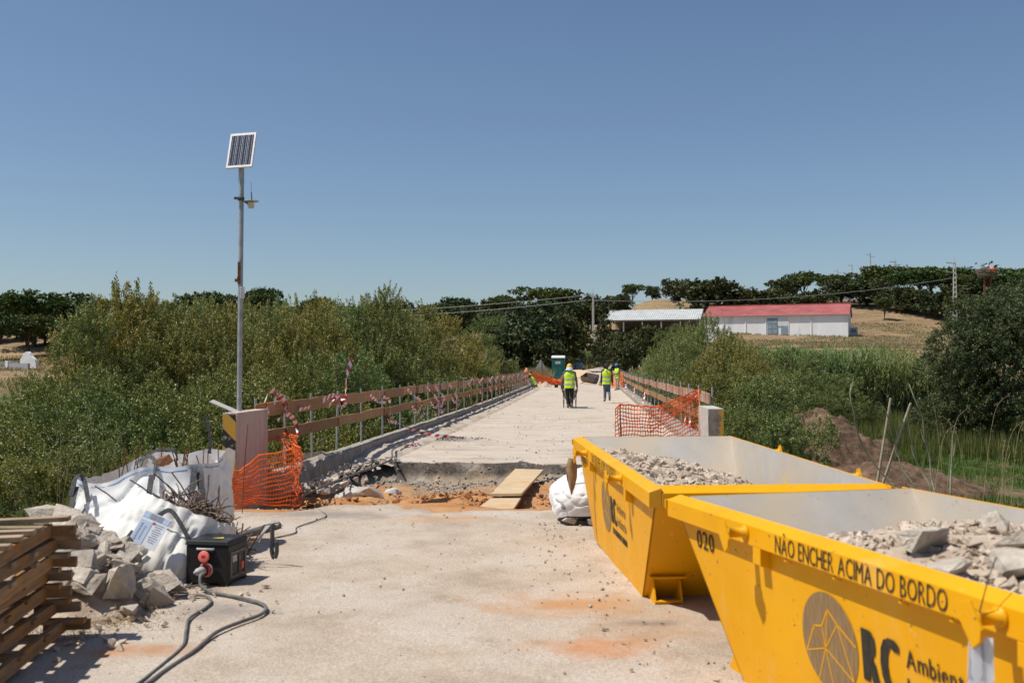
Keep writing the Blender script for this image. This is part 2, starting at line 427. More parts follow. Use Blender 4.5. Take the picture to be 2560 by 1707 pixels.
def stain(t, xy, cx, cy, rx, ry, soft=1.0):
    """soft-edged blot at a place on the ground, broken up by noise"""
    s = N_(t, 'ShaderNodeSeparateXYZ'); t.links.new(xy, s.inputs[0])
    a = math_(t, 'DIVIDE', math_(t, 'SUBTRACT', s.outputs[0], cx), rx)
    b = math_(t, 'DIVIDE', math_(t, 'SUBTRACT', s.outputs[1], cy), ry)
    d = math_(t, 'SQRT', math_(t, 'ADD', math_(t, 'MULTIPLY', a, a), math_(t, 'MULTIPLY', b, b)))
    n = noise(t, xy, 3.5, 6, .65)
    d = math_(t, 'ADD', d, math_(t, 'MULTIPLY', math_(t, 'SUBTRACT', n, .5), 2.2))
    return ramp(t, d, [(.05, 1), (1.15 * soft, 0)])
def road_mat(name, deck=False):
    m, t, p, _ = nodes(name); co = pos(t)
    f = noise(t, co, 1.1, 8, .68, (1, 1.0, 1))
    col = ramp(t, f, [(.3, (.37, .295, .225)), (.5, (.485, .40, .315)), (.68, (.55, .475, .39))])
    pt = ramp(t, noise(t, co, .55, 5, .6), [(.46, 0), (.62, .75)])
    col = mix(t, pt, col, (.515, .45, .385))
    tan = ramp(t, noise(t, co, .8, 6, .7), [(.55, 0), (.72, .7)])
    col = mix(t, tan, col, (.44, .33, .22))
    br = ramp(t, noise(t, co, 2.6, 7, .7), [(.58, 0), (.74, .8)])
    col = mix(t, br, col, (.31, .235, .165))
    gr = ramp(t, noise(t, co, 70, 4, .75), [(.38, .72), (.62, 1.16)])
    col = mix(t, 1.0, col, gr, 'MULTIPLY')
    dk = ramp(t, noise(t, co, 26, 3, .6), [(.68, 0), (.75, 1)])
    col = mix(t, dk, col, (.20, .16, .125))
    if deck:
        col = mix(t, .35, col, (.60, .53, .45))
        a = ramp(t, noise(t, co, .6, 7, .72, (.55, 1.3, 1)), [(.56, 0), (.66, .7)])
        col = mix(t, a, col, (.36, .32, .28))
        a = ramp(t, noise(t, co, 1.3, 6, .7, (.4, 1.8, 1)), [(.57, 0), (.66, .8)])
        col = mix(t, a, col, (.24, .21, .185))
        a = ramp(t, noise(t, co, .9, 6, .7, (.3, 1.6, 1)), [(.555, 0), (.66, .8)])
        col = mix(t, a, col, (.40, .27, .165))
        col = mix(t, stain(t, co, -1.7, 22.6, 1.5, .7), col, (.16, .155, .15))
    else:
        for cx, cy, rx, ry, c in ((.42, 6.95, .85, .42, (.46, .24, .10)), (.55, 5.95, .55, .33, (.50, .23, .10)),
                                  (-2.25, 5.85, .55, .2, (.44, .22, .10)), (-.75, 10.9, .8, .35, (.46, .28, .15)),
                                  (.95, 6.4, .6, .5, (.40, .26, .15)), (-3.0, 9.6, 1.1, .8, (.34, .22, .13))):
            col = mix(t, math_(t, 'MULTIPLY', stain(t, co, cx, cy, rx, ry), .85), col, c)
        for cx, cy, rx, ry in ((-2.0, 11.2, 1.2, .35), (-2.0, 6.8, .5, .3), (-.7, 11.9, 1.0, .3), (.9, 6.5, .35, .1)):
            col = mix(t, math_(t, 'MULTIPLY', stain(t, co, cx, cy, rx, ry), .7), col, (.22, .19, .17))
    t.links.new(col, p.inputs['Base Color'])
    p.inputs['Roughness'].default_value = .93; p.inputs['Specular IOR Level'].default_value = .15
    h = math_(t, 'ADD', noise(t, co, 60, 5, .7), math_(t, 'MULTIPLY', noise(t, co, 7, 6, .7), 2.0))
    bump(t, p, h, .55, .012); return m
M['road'] = road_mat('dusty_road'); M['deck'] = road_mat('dusty_bridge_deck', True)

def terrain_mat():
    m, t, p, _ = nodes('valley_ground'); co = pos(t)
    s = N_(t, 'ShaderNodeSeparateXYZ'); t.links.new(co, s.inputs[0])
    dry = ramp(t, noise(t, co, .16, 8, .72, (.5, 1, 1)), [(.3, (.19, .125, .066)), (.5, (.30, .21, .117)), (.68, (.40, .29, .17))])
    fine = ramp(t, noise(t, co, 1.1, 6, .75), [(.35, .62), (.66, 1.18)])
    dry = mix(t, 1.0, dry, fine, 'MULTIPLY')
    gr = ramp(t, noise(t, co, .5, 8, .7), [(.3, (.035, .06, .014)), (.7, (.085, .13, .03))])
    gr = mix(t, 1.0, gr, fine, 'MULTIPLY')
    soil = ramp(t, noise(t, co, .7, 8, .7), [(.3, (.13, .085, .05)), (.7, (.26, .185, .12))])
    # the valley floor is green, the slopes are dry grass, worn patches show soil
    low = ramp(t, math_(t, 'ADD', s.outputs[2], math_(t, 'MULTIPLY', math_(t, 'SUBTRACT', noise(t, co, .12, 5, .6), .5), 3.0)), [(0, 1), (.5, 0)])
    zz = N_(t, 'ShaderNodeMapRange'); zz.inputs['From Min'].default_value = -2.2; zz.inputs['From Max'].default_value = .8
    t.links.new(s.outputs[2], zz.inputs['Value'])
    low = ramp(t, math_(t, 'ADD', zz.outputs[0], math_(t, 'MULTIPLY', math_(t, 'SUBTRACT', noise(t, co, .25, 5, .6), .5), 1.0)), [(.35, 1), (.8, 0)])
    col = mix(t, low, dry, gr)
    wr = ramp(t, noise(t, co, .22, 6, .65), [(.55, 0), (.63, 1)])
    wr = math_(t, 'MULTIPLY', wr, low)
    col = mix(t, wr, col, soil)
    t.links.new(col, p.inputs['Base Color']); p.inputs['Roughness'].default_value = .95; p.inputs['Specular IOR Level'].default_value = .1
    bump(t, p, noise(t, co, 2.2, 6, .75), .8, .25); return m
M['terrain'] = terrain_mat()

# ------------------------------------------------------------------ terrain
def interp(x, pts):
    if x <= pts[0][0]: return pts[0][1]
    for (a, za), (b, zb) in zip(pts, pts[1:]):
        if x <= b: return za + (zb - za) * (x - a) / (b - a)
    return pts[-1][1]
PR = [(20, -2.5), (78, -2.3), (92, -.6), (105, 1.4), (120, 3.2), (150, 4.1), (185, 6.0), (197, 7.7), (212, 8.4), (235, 12.5), (262, 18.0), (300, 22), (420, 26), (1500, 20)]
PC = [(20, -2.9), (70, -2.6), (84, .15), (100, .5), (120, 1.0), (150, 2.0), (175, 4.2), (205, 8.2), (235, 9.0), (270, 11), (320, 13.5), (420, 16), (1500, 14)]
PL = [(20, -3.0), (75, -2.6), (95, -.8), (125, .9), (165, 2.2), (195, 4.2), (225, 8.5), (260, 11), (320, 13.0), (420, 14), (1500, 13)]
FAR_ROAD = [(80, -1.1), (100, -.2), (120, 1.5), (145, 5.0), (175, 12.0), (210, 24.0)]
ZR = [(0, 0), (40, 0), (65, .1), (82, .28), (92, .42), (120, 1.1), (150, 1.9), (175, 2.5), (210, 5)]
def terr(x, y):
    u, v = UV(x, y); d = max(y, 1.0); t_ = x / max(d, 25.0)
    k = sstep(.055, .15, t_); l = 1 - sstep(-.02, .055, t_)
    z = interp(d, PR) * k + interp(d, PL) * l + interp(d, PC) * (1 - k - l)
    z += nz(x * .03, y * .03, 1, 4) * (.45 + .003 * min(d, 100) + .004 * max(0, d - 215)) + nz(x * .25, y * .25, 3, 3) * .18
    # near approach embankment
    e = (1 - sstep(12.0, 17.5, v)) * (1 - sstep(3.3, 8.0, u)) * sstep(-8.5, -4.7, u)
    z = z * (1 - e) + (-.22) * e
    if v > 78:                                    # the road beyond the bridge lies on its own bed
        q = 1 - sstep(3.6, 8.0, abs(u - interp(v, FAR_ROAD)))
        if v < 215: z = z * (1 - q) + (interp(v, ZR) - .12) * q
    return z
def steps(a, b, s): return list(np.arange(a, b, s))
xs = steps(-700, -160, 40) + steps(-160, -60, 6) + steps(-60, -12, 2) + steps(-12, 12, .8) + steps(12, 90, 2) + steps(90, 200, 6) + steps(200, 741, 40)
ys = steps(-40, -4, 6) + steps(-4, 26, .8) + steps(26, 130, 2) + steps(130, 320, 4) + steps(320, 520, 20) + steps(520, 1600, 120)
o = link('terrain', grid_mesh('terrain', xs, ys, lambda x, y: (x, y, terr(x, y)))); o.data.materials.append(M['terrain'])
tag(o, kind='structure')

# ------------------------------------------------------------------ road, trench, deck
NEAR = [(-2.739, 11.8), (-2.507, 11.7), (-1.94, 11.65), (-1.62, 11.85), (-1.526, 12.2), (-1.09, 12.27), (-.81, 12.38), (-.5, 12.1), (-.07, 11.85), (.5, 11.8), (2.5, 11.9)]
def edge_near(x): return interp(x, NEAR) + nz(x * 3.1, 4.4, 0, 3) * .09
def road_pt(u, v):                                 # v runs 0..1 from behind the camera to the broken edge
    p = B(u, 0); x = p.x + SB * 11.5
    y1 = edge_near(x); y = -8 + (y1 + 8) * v
    P_ = Vector((u + .02 * y, y, 0))
    z = nz(P_.x * .5, P_.y * .5, 7, 3) * .02 + nz(P_.x * 3, P_.y * 3, 2, 3) * .007
    if v > .985: z -= (v - .985) / .015 * .22 + 0
    z -= sstep(3.1, 3.4, P_.x) * .35 + (1 - sstep(-5.0, -4.6, P_.x)) * .35
    return (P_.x, P_.y, z)
vv = [0, .15, .28, .36] + list(np.linspace(.4, .983, 190)) + [.985, .99, .995, 1.0]
o = link('approach_road', grid_mesh('approach_road', list(np.linspace(-5.2, 3.6, 130)), vv, road_pt)); o.data.materials.append(M['road'])
tag(o, kind='structure')

def trench_mat():
    m, t, p, _ = nodes('trench_soil'); co = pos(t)
    s = N_(t, 'ShaderNodeSeparateXYZ'); t.links.new(co, s.inputs[0])
    soil = ramp(t, noise(t, co, 1.6, 8, .7), [(.3, (.36, .155, .055)), (.5, (.50, .25, .105)), (.7, (.60, .36, .18))])
    soil = mix(t, ramp(t, noise(t, co, .9, 5, .6), [(.52, 0), (.66, .8)]), soil, (.40, .29, .19))
    soil = mix(t, ramp(t, noise(t, co, 14, 4, .6), [(.62, 0), (.72, .8)]), soil, (.27, .12, .05))
    grav = ramp(t, noise(t, co, 30, 6, .75), [(.32, (.15, .125, .10)), (.5, (.28, .245, .205)), (.7, (.44, .385, .315))])
    grav = mix(t, ramp(t, noise(t, co, 1.1, 5, .65), [(.46, 0), (.6, .8)]), grav, (.42, .30, .18))
    asph = ramp(t, noise(t, co, 18, 6, .75), [(.35, (.045, .038, .033)), (.65, (.15, .125, .10))])
    wob = math_(t, 'MULTIPLY', math_(t, 'SUBTRACT', noise(t, co, .9, 6, .7), .5), 2.6)
    yy = math_(t, 'ADD', s.outputs[1], wob)
    g = N_(t, 'ShaderNodeMapRange'); g.inputs['From Min'].default_value = 15.0; g.inputs['From Max'].default_value = 15.9; t.links.new(yy, g.inputs[0])
    col = mix(t, g.outputs[0], soil, grav)
    h = N_(t, 'ShaderNodeMapRange'); h.inputs['From Min'].default_value = -.27; h.inputs['From Max'].default_value = -.14
    t.links.new(math_(t, 'ADD', s.outputs[2], math_(t, 'MULTIPLY', math_(t, 'SUBTRACT', noise(t, co, 4, 4, .6), .5), .15)), h.inputs[0])
    far = N_(t, 'ShaderNodeMapRange'); far.inputs['From Min'].default_value = 16.4; far.inputs['From Max'].default_value = 16.9; t.links.new(s.outputs[1], far.inputs[0])
    k = math_(t, 'MULTIPLY', h.outputs[0], far.outputs[0])
    patch = ramp(t, noise(t, co, 1.0, 5, .65), [(.36, .15), (.46, 1)])
    col = mix(t, math_(t, 'MULTIPLY', k, patch), col, asph)
    pl = math_(t, 'MULTIPLY', ramp(t, noise(t, co, 2.5, 6, .7), [(.58, 0), (.68, .6)]), far.outputs[0])
    col = mix(t, pl, col, (.46, .40, .33))
    t.links.new(col, p.inputs['Base Color']); p.inputs['Roughness'].default_value = .95; p.inputs['Specular IOR Level'].default_value = .1
    bump(t, p, noise(t, co, 24, 6, .75), .9, .03); return m
M['trench'] = trench_mat()
def edge_far(x): return 17.35 + nz(x * 1.3, 9.1, 0, 4) * .22 - sstep(.2, .8, x) * .3
def trench_z(x, y):
    a = edge_near(x); b = edge_far(x)
    e = min(sstep(a - .1, a + .5, y), 1 - sstep(b - .5 + nz(x * 2.2, 3.3, 1, 3) * .35, b + .02, y))
    side = sstep(-3.9, -3.3, x - (y - 12) * .078)
    dep = .17 + .11 * sstep(13.5, 15.2, y) * (1 - sstep(-.6, .9, x))
    z = -dep * e
    z += e * (nz(x * 1.3, y * 1.3, 5, 5) * .09 + nz(x * 5, y * 5, 6, 4) * .035)
    z += e * .14 * math.exp(-((x + .75) ** 2 / .5 + (y - 13.3) ** 2 / .35))        # loose soil beside the board
    z += e * .12 * math.exp(-((x + 1.7) ** 2 / .3 + (y - 15.4) ** 2 / .5))         # gravel tongue
    z += e * .10 * math.exp(-((x - .9) ** 2 / .5 + (y - 15.2) ** 2 / 1.0))
    f_ = sstep(b - 1.2, b - .5, y) * (1 - sstep(b - .08, b + .02, y)); z += f_ * (nz(x * 3.3, y * 3.3, 2, 4) * .10 + nz(x * 9, y * 9, 4, 3) * .05)
    z += (1 - side) * (.12 + nz(x * 3, y * 3, 8, 4) * .10)
    return z - .012
txs = list(np.arange(-4.3, 3.4, .06)); tys = list(np.arange(11.2, 17.9, .06))
o = link('trench', grid_mesh('trench', txs, tys, lambda x, y: (x, y, trench_z(x, y)))); o.data.materials.append(M['trench'])
tag(o, kind='structure')

LU, RU = -4.12, 2.0                                # inner faces of the two kerbs
def deck_pt(u, q):
    p0 = B(u, 17.4); v0 = 17.4 + (edge_far(p0.x) - p0.y) + .0
    v = v0 + (86 - v0) * q
    z = interp(v, ZR) + nz(u * .5, v * .3, 3, 2) * .012
    if q == 0: z -= .22
    z += .05 * (1 - sstep(LU, LU + .55, u)) + .04 * sstep(RU - .5, RU, u)
    return tuple(B(u, v, z))
qs = [0, .0006] + list(np.linspace(.001, .3, 160)) + list(np.linspace(.305, 1, 110))
o = link('bridge_deck', grid_mesh('bridge_deck', list(np.linspace(LU - .1, RU + .1, 70)), qs, deck_pt)); o.data.materials.append(M['deck'])
tag(o, kind='structure')
mb = MB()
for u0 in (LU - .38, RU + .38): pass
for k in range(8):
    v0, v1 = 17.6 + k * 8, 17.6 + (k + 1) * 8
    mb.bar(B(-1.06, v0, interp(v0, ZR) - .42), B(-1.06, v1, interp(v1, ZR) - .42), 6.9, .7)
for v in (34, 50, 66): mb.box(B(-1.06, v, -2.2), (5.6, .9, 3.0), (0, 0, -BA))
o = mb.build('bridge_slab', M['concrete']); tag(o, kind='structure')

# kerbs: the left one is broken open near its end
def kerb(name, u0, u1, v0, v1, zt, rough_to, jag):
    us = [u0, u0, u0 + (u1 - u0) * .3, u0 + (u1 - u0) * .6, u1, u1]; hs = [-.3, zt, zt, zt, zt, -.06]
    vs2 = list(np.arange(v0, v1, .12 if v1 < 30 else .35))
    if v1 >= 30: vs2 = list(np.arange(v0, v0 + 14, .1)) + list(np.arange(v0 + 14, v1, .5))
    vv_ = []; fs = []
    for v in vs2:
        r_ = 1 - sstep(rough_to - 1.0, rough_to + .3, v)
        for i, (u, h) in enumerate(zip(us, hs)):
            n1 = nz(u * 6, v * 5, i * 2.2, 4); n2 = nz(u * 5 + 9, v * 6, i, 4)
            amp = .008 + jag * r_ * (1 if i >= 2 else .3)
            z = h + n1 * amp - (.05 * r_ if i in (3, 4) else 0)
            q = B(u + n2 * amp, v, z + interp(v, ZR)); vv_.append(tuple(q))
    n = len(us)
    for j in range(len(vs2) - 1):
        for i in range(n - 1): a = j * n + i; fs.append((a, a + 1, a + n + 1, a + n))
    fs.append(tuple(range(n))); fs.append(tuple(reversed(range(len(vv_) - n, len(vv_)))))
    me = bpy.data.meshes.new(name); me.from_pydata(vv_, [], fs); me.update()
    o = link(name, me); o.data.materials.append(M['concrete']); tag(o, kind='structure'); return o
kerb('kerb_left', LU - .2, LU, 12.9, 80, .23, 17.0, .08)
kerb('kerb_ledge_left', LU - .5, LU - .19, 13.2, 80, .15, 15.5, .03)
kerb('kerb_right', RU + .5, RU, 18.9, 78, .2, 18, .03)
# loose sand drift along the left kerb
def drift(u, v):
    w_ = (u - LU) / .75
    z = interp(v, ZR) + .012 + (.10 * (1 - w_) + .05 * max(0, nz(u * 4, v * 1.2, 4, 3))) * sstep(17, 18.2, v) + nz(u * 8, v * 6, 2, 3) * .02 - .05 * sstep(.75, 1, w_)
    return tuple(B(u, v, z))
o = link('sand_drift', grid_mesh('sand_drift', list(np.linspace(LU + .005, LU + .75, 14)), list(np.arange(16.8, 70, .14)), drift)); o.data.materials.append(M['road'])
tag(o, 'pale sandy grit drifted along the kerb', 'sand', kind='stuff')

# road past the bridge
def far_road(s_, v): 
    c = interp(v, FAR_ROAD); return tuple(B(c + s_ * 3.0, v, interp(v, ZR) + .03))
o = link('far_road', grid_mesh('far_road', [-1, -.5, 0, .5, 1], list(np.arange(85.5, 208, 2)), far_road)); o.data.materials.append(M['deck'])
tag(o, kind='structure')
rng = random.Random(11)
# ------------------------------------------------------------------ end pillars of the parapets
def stripes_mat():
    m, t, p, _ = nodes('worn_hazard_stripes'); co = coords(t)
    s = N_(t, 'ShaderNodeSeparateXYZ'); t.links.new(co, s.inputs[0])
    q = math_(t, 'ADD', math_(t, 'ADD', s.outputs[2], s.outputs[0]), math_(t, 'MULTIPLY', noise(t, co, 20, 3, .6), .01))
    w_ = math_(t, 'FRACT', math_(t, 'MULTIPLY', math_(t, 'SUBTRACT', q, .30), 2.31))
    bk = ramp(t, w_, [(.0, 0), (.47, 0), (.49, 1), (.94, 1), (.96, 0)])
    col = mix(t, bk, (.52, .28, .035), (.018, .017, .018))
    wear = ramp(t, noise(t, co, 14, 6, .7), [(.57, 0), (.63, 1)])
    top = ramp(t, math_(t, 'ADD', math_(t, 'MULTIPLY', s.outputs[2], .8), math_(t, 'MULTIPLY', noise(t, co, 9, 5, .7), .3)), [(1.12, 0), (1.22, 1)])
    wear = math_(t, 'MAXIMUM', wear, top)
    col = mix(t, wear, col, (.30, .24, .19))
    t.links.new(col, p.inputs['Base Color']); p.inputs['Roughness'].default_value = .8
    bump(t, p, wear, .3, .004); return m
M['stripes'] = stripes_mat()
def pillar(name, label, u0, u1, v0, v1, zb, zt, m, stripe=True):
    c = B((u0 + u1) / 2, (v0 + v1) / 2, zb); t = thing(name, label, 'pillar', c, -BA)
    W, D, H = u1 - u0, v1 - v0, zt - zb
    me = MB().box((0, 0, H / 2), (W, D, H)); o = me.build('pillar_body', m, t, bevel=.012)
    # chipped, uneven faces
    bm = bmesh.new(); bm.from_mesh(o.data); bmesh.ops.subdivide_edges(bm, edges=bm.edges[:], cuts=14, use_grid_fill=True)
    for v in bm.verts:
        n = nz(v.co.x * 9, v.co.y * 9, v.co.z * 9 + u0, 4); v.co += v.co.normalized() * 0; v.co.x += n * .006; v.co.y += nz(v.co.z * 8, v.co.x * 8, 3, 3) * .006
        if abs(v.co.x) > W / 2 - .02 and abs(v.co.y) > D / 2 - .02: v.co.x *= 1 - .06 * max(0, nz(v.co.z * 6, v.co.y, u1, 4))
    bm.to_mesh(o.data); bm.free()
    for q in o.data.polygons: q.use_smooth = False
    o.modifiers.clear()
    if stripe:
        s = MB(); nn = 14
        for j in range(nn):
            za, zb_ = .1 + (H - .12) * j / nn, .1 + (H - .12) * (j + 1) / nn
            s.add([(-W / 2 + .004, -D / 2 - .011, za), (W / 2 - .004, -D / 2 - .011, za), (W / 2 - .004, -D / 2 - .011, zb_), (-W / 2 + .004, -D / 2 - .011, zb_)], [(0, 1, 2, 3)])
        s.build('painted_stripes', M['stripes'], t)
    return t
pillar('parapet_pillar', 'tall concrete parapet pillar with black and yellow striped end below the solar pole', -4.41, -4.24, 11.7, 12.87, -.3, 1.1, M['pink_concrete'])
def right_face():
    m, t, p, _ = nodes('peeling_black_paint'); co = coords(t)
    s = N_(t, 'ShaderNodeSeparateXYZ'); t.links.new(co, s.inputs[0])
    n = noise(t, co, 9, 6, .7)
    q = math_(t, 'ADD', math_(t, 'ADD', s.outputs[2], math_(t, 'MULTIPLY', s.outputs[0], -1.6)), math_(t, 'MULTIPLY', n, .35))
    bk = ramp(t, q, [(.78, 1), (.82, 0)])
    col = mix(t, bk, ramp(t, noise(t, co, 8, 6, .7), [(.35, (.15, .12, .10)), (.65, (.29, .24, .20))]), (.03, .03, .035))
    yy = ramp(t, math_(t, 'ADD', s.outputs[0], math_(t, 'MULTIPLY', noise(t, co, 7, 6, .7), .3)), [(.2, 0), (.24, 1)])
    yy = math_(t, 'MULTIPLY', yy, math_(t, 'SUBTRACT', 1.0, bk))
    col = mix(t, yy, col, (.50, .28, .04))
    t.links.new(col, p.inputs['Base Color']); p.inputs['Roughness'].default_value = .85; bump(t, p, n, .4, .006); return m
tp = pillar('parapet_pillar', 'short pale concrete parapet pillar with peeling dark end behind the yellow skips', 1.98, 2.24, 17.0, 18.45, -.3, .95, M['pale_concrete'], False)
s = MB().add([(-.127, -.738, .1), (.127, -.738, .1), (.127, -.738, 1.235), (-.127, -.738, 1.235)], [(0, 1, 2, 3)])
s.build('peeling_paint', right_face(), tp)

# ------------------------------------------------------------------ railings
def railing(name, label, u, vs_, side, seed):
    r_ = random.Random(seed)
    t = thing(name, label, 'railing', B(u, vs_[0], 0), -BA)
    def L(du, v, z): return Vector((du, v - vs_[0], z + interp(v, ZR)))
    post = MB().tube([(0, 0, -.02), (0, 0, 1.08)], .019, 8).mesh('post'); post.materials.append(M['steel'])
    foot = MB().box((0, 0, .006), (.12, .12, .012)).mesh('base_plate'); foot.materials.append(M['steel'])
    boards = []
    for k, v in enumerate(vs_):
        o = link('post', post, t, L(0, v, .155 if side > 0 else .2), (r_.uniform(-.025, .025), r_.uniform(-.02, .02), 0))
        if v < 45: link('base_plate', foot, o)
    bm_ = {}
    for lev, (zc, h) in enumerate(((1.075, .19), (.705, .165))):
        k = 0
        while k < len(vs_) - 1:
            a, b = vs_[k], vs_[k + 1]
            zj = [r_.uniform(-.018, .018) for _ in range(2)]
            off = side * (.04 + .03 * (k % 2)); ex = .12
            pa = L(off, a - ex, zc + zj[0]); pb = L(off, b + ex * .4, zc + zj[1])
            mb = MB(); n = 7; vv_ = []; fs = []
            for i in range(n):
                q = pa.lerp(pb, i / (n - 1)); w_ = nz(i * .5, k * 3.3, lev + seed, 2) * .012
                hh = h / 2 + nz(i * .6, k * 2.1, seed + 5, 2) * .006
                for dx, dz in ((-.014, -hh), (.014, -hh), (.014, hh), (-.014, hh)): vv_.append(q + Vector((dx + w_, 0, dz + w_ * .8)))
            for i in range(n - 1):
                for j in range(4): fs.append((i * 4 + j, i * 4 + (j + 1) % 4, (i + 1) * 4 + (j + 1) % 4, (i + 1) * 4 + j))
            fs += [(3, 2, 1, 0), tuple((n - 1) * 4 + j for j in range(4))]
            me = MB().add([Vector((p.y, -p.x, p.z)) - Vector((pa.y, -pa.x, pa.z)) for p in vv_], fs).mesh('board')
            me.materials.append(M['board'])
            o = link('board', me, t, pa, (0, 0, R(90)))
            boards.append((lev, B(u, vs_[0]) + Vector((CB * pa.x + SB * pa.y, -SB * pa.x + CB * pa.y, pa.z)), B(u, vs_[0]) + Vector((CB * pb.x + SB * pb.y, -SB * pb.x + CB * pb.y, pb.z)), h))
            k += 1
    return t, boards
lv = [13.0, 14.3, 15.75, 17.3, 19.2] + [21.2 + 2.0 * k for k in range(29)]
rv = [18.85, 21.05] + [22.95 + 2.05 * k for k in range(27)]
rl, LB = railing('bridge_railing', 'timber board railing on steel posts along the kerb nearest the willow thicket', -4.46, lv, 1, 3)
rr_, RB = railing('bridge_railing', 'timber board railing wound with barrier tape behind the yellow skips', 2.26, rv, -1, 8)

# thin rusty starter bars beside the posts
mbm = MB().tube([(0, 0, 0), (.01, 0, .12), (.0, .01, .24)], .006, 5).mesh('starter_bar'); mbm.materials.append(M['rust'])
for k, v in enumerate(lv[2:12]):
    o = link('starter_bar', mbm, rl, Vector((-.02, v + .55 - lv[0], .22)))

# red and white tape
M['tape_red'] = surf('tape_red', (.50, .035, .04), (.66, .07, .07), 20, .45, 0)
M['tape_white'] = surf('tape_white', (.72, .70, .68), (.82, .80, .78), 20, .45, 0)
def tape_mesh(mb_segs, name, label, group=None, cat='tape'):
    """mb_segs: list of (path, width, nrm, twist)"""
    vv_ = []; fs = []; mi = []
    for path, width, nrm, twist in mb_segs:
        P_ = smooth_path(path, 14)
        L_ = [0.0]
        for a, b in zip(P_, P_[1:]): L_.append(L_[-1] + (b - a).length)
        step = .095; n = max(2, int(L_[-1] / step)); Q = []
        def at(s_):
            s_ = min(max(s_, 0), L_[-1] - 1e-6)
            for i in range(len(L_) - 1):
                if L_[i + 1] >= s_: return P_[i].lerp(P_[i + 1], (s_ - L_[i]) / max(1e-9, L_[i + 1] - L_[i]))
            return P_[-1]
        base = len(vv_)
        ph = 0.0
        for i in range(n + 1):
            c = at(i * step); tg = (at(i * step + .04) - at(i * step - .04))
            tg = tg.normalized() if tg.length > 1e-6 else Vector((1, 0, 0))
            wv = Vector(nrm) - tg * Vector(nrm).dot(tg); wv = wv.normalized() if wv.length > 1e-3 else tg.orthogonal().normalized()
            wv = Matrix.Rotation(twist * math.sin(i * .55) + nz(i * .3, width * 9, path[0][0], 2) * .8 * twist, 3, tg) @ wv
            vv_ += [c - wv * width / 2 - tg * .025, c + wv * width / 2 + tg * .025]
        for i in range(n): fs.append((base + 2 * i, base + 2 * i + 1, base + 2 * i + 3, base + 2 * i + 2)); mi.append(i % 2)
    me = bpy.data.meshes.new(name)
    off = Vector((sum(p.x for p in vv_) / len(vv_), sum(p.y for p in vv_) / len(vv_), min(p.z for p in vv_)))
    me.from_pydata([tuple(p - off) for p in vv_], [], fs); me.update()
    me.materials.append(M['tape_white']); me.materials.append(M['tape_red'])
    me.polygons.foreach_set('material_index', mi); me.polygons.foreach_set('use_smooth', [True] * len(fs))
    o = link(name, me, None, off); tag(o, label, cat, group); return o
def Lp(px_u, v, z): return B(px_u, v, z)
ur = -4.38
tape_mesh([([Lp(ur, 13.3, 1.0), Lp(ur - .03, 13.25, 1.2), Lp(ur + .03, 13.4, 1.33), Lp(ur + .06, 13.7, 1.2), Lp(ur + .05, 13.95, 1.0), Lp(ur + .05, 14.25, .92), Lp(ur + .05, 14.5, .75), Lp(ur + .08, 14.3, .62)], .07, (0, 0, 1), .9),
           ([Lp(ur + .05, 13.4, 1.16), Lp(ur + .06, 13.55, 1.26), Lp(ur + .06, 13.8, 1.18), Lp(ur + .07, 13.9, 1.02), Lp(ur + .06, 13.5, .9)], .07, (0, 0, 1), .8)],
          'barrier_tape', 'loose loops of red and white tape flapping behind the striped pillar', 'tape on the railings')
tape_mesh([([Lp(ur, 16.1, 1.1), Lp(ur + .06, 16.5, 1.18), Lp(ur + .08, 16.9, 1.05), Lp(ur + .1, 17.1, 1.0), Lp(ur + .08, 17.3, 1.2), Lp(ur + .05, 17.5, 1.5), Lp(ur + .1, 17.75, 1.85)], .085, (0, 0, 1), .35),
           ([Lp(ur + .05, 16.3, 1.0), Lp(ur + .1, 16.7, 1.15), Lp(ur + .1, 17.0, .98), Lp(ur + .12, 16.8, .93), Lp(ur + .1, 17.2, 1.17)], .08, (0, 0, 1), 1.4),
           ([Lp(ur + .05, 16.8, .95), Lp(ur + .12, 17.0, 1.1), Lp(ur + .1, 17.2, .95), Lp(ur + .12, 17.05, 1.17)], .08, (0, 0, 1), 1.9)],
          'barrier_tape', 'knotted red and white tape with one end sticking straight up from the railing', 'tape on the railings')
tape_mesh([([Lp(ur + .05, 14.6, 1.02), Lp(ur + .07, 14.9, 1.03), Lp(ur + .07, 15.2, 1.05)], .05, (0, 0, 1), .4)],
          'barrier_tape', 'short scrap of red and white tape on the first upper board', 'tape on the railings')
tape_mesh([([Lp(ur, 20.9, 1.02), Lp(ur + .05, 21.25, .95), Lp(ur + .06, 21.4, .75), Lp(ur + .05, 21.25, .6), Lp(ur + .06, 21.2, .5), Lp(ur + .14, 21.9, .4), Lp(ur + .5, 22.6, .16), Lp(ur + 1.05, 22.9, .05), Lp(ur + 1.55, 22.95, .03)], .075, (0, 0, 1), 1.0)],
          'barrier_tape', 'long red and white tape trailing from the railing onto the deck gravel', 'tape on the railings')
tape_mesh([([Lp(ur + .05, 19.4, 1.1), Lp(ur + .07, 19.8, 1.0), Lp(ur + .06, 20.2, .93), Lp(ur + .06, 20.9, .9)], .06, (0, 0, 1), .8)],
          'barrier_tape', 'sagging red and white tape under the wrapped upper board', 'tape on the railings')
tape_mesh([([Lp(ur + .7, 19.6, .08), Lp(ur + .75, 19.9, .1), Lp(ur + .8, 20.3, .06), Lp(ur + .85, 20.7, .07)], .08, (0, 0, 1), 1.5)],
          'barrier_tape', 'crumpled red and white tape lying in the grit beside the kerb', 'tape on the railings')
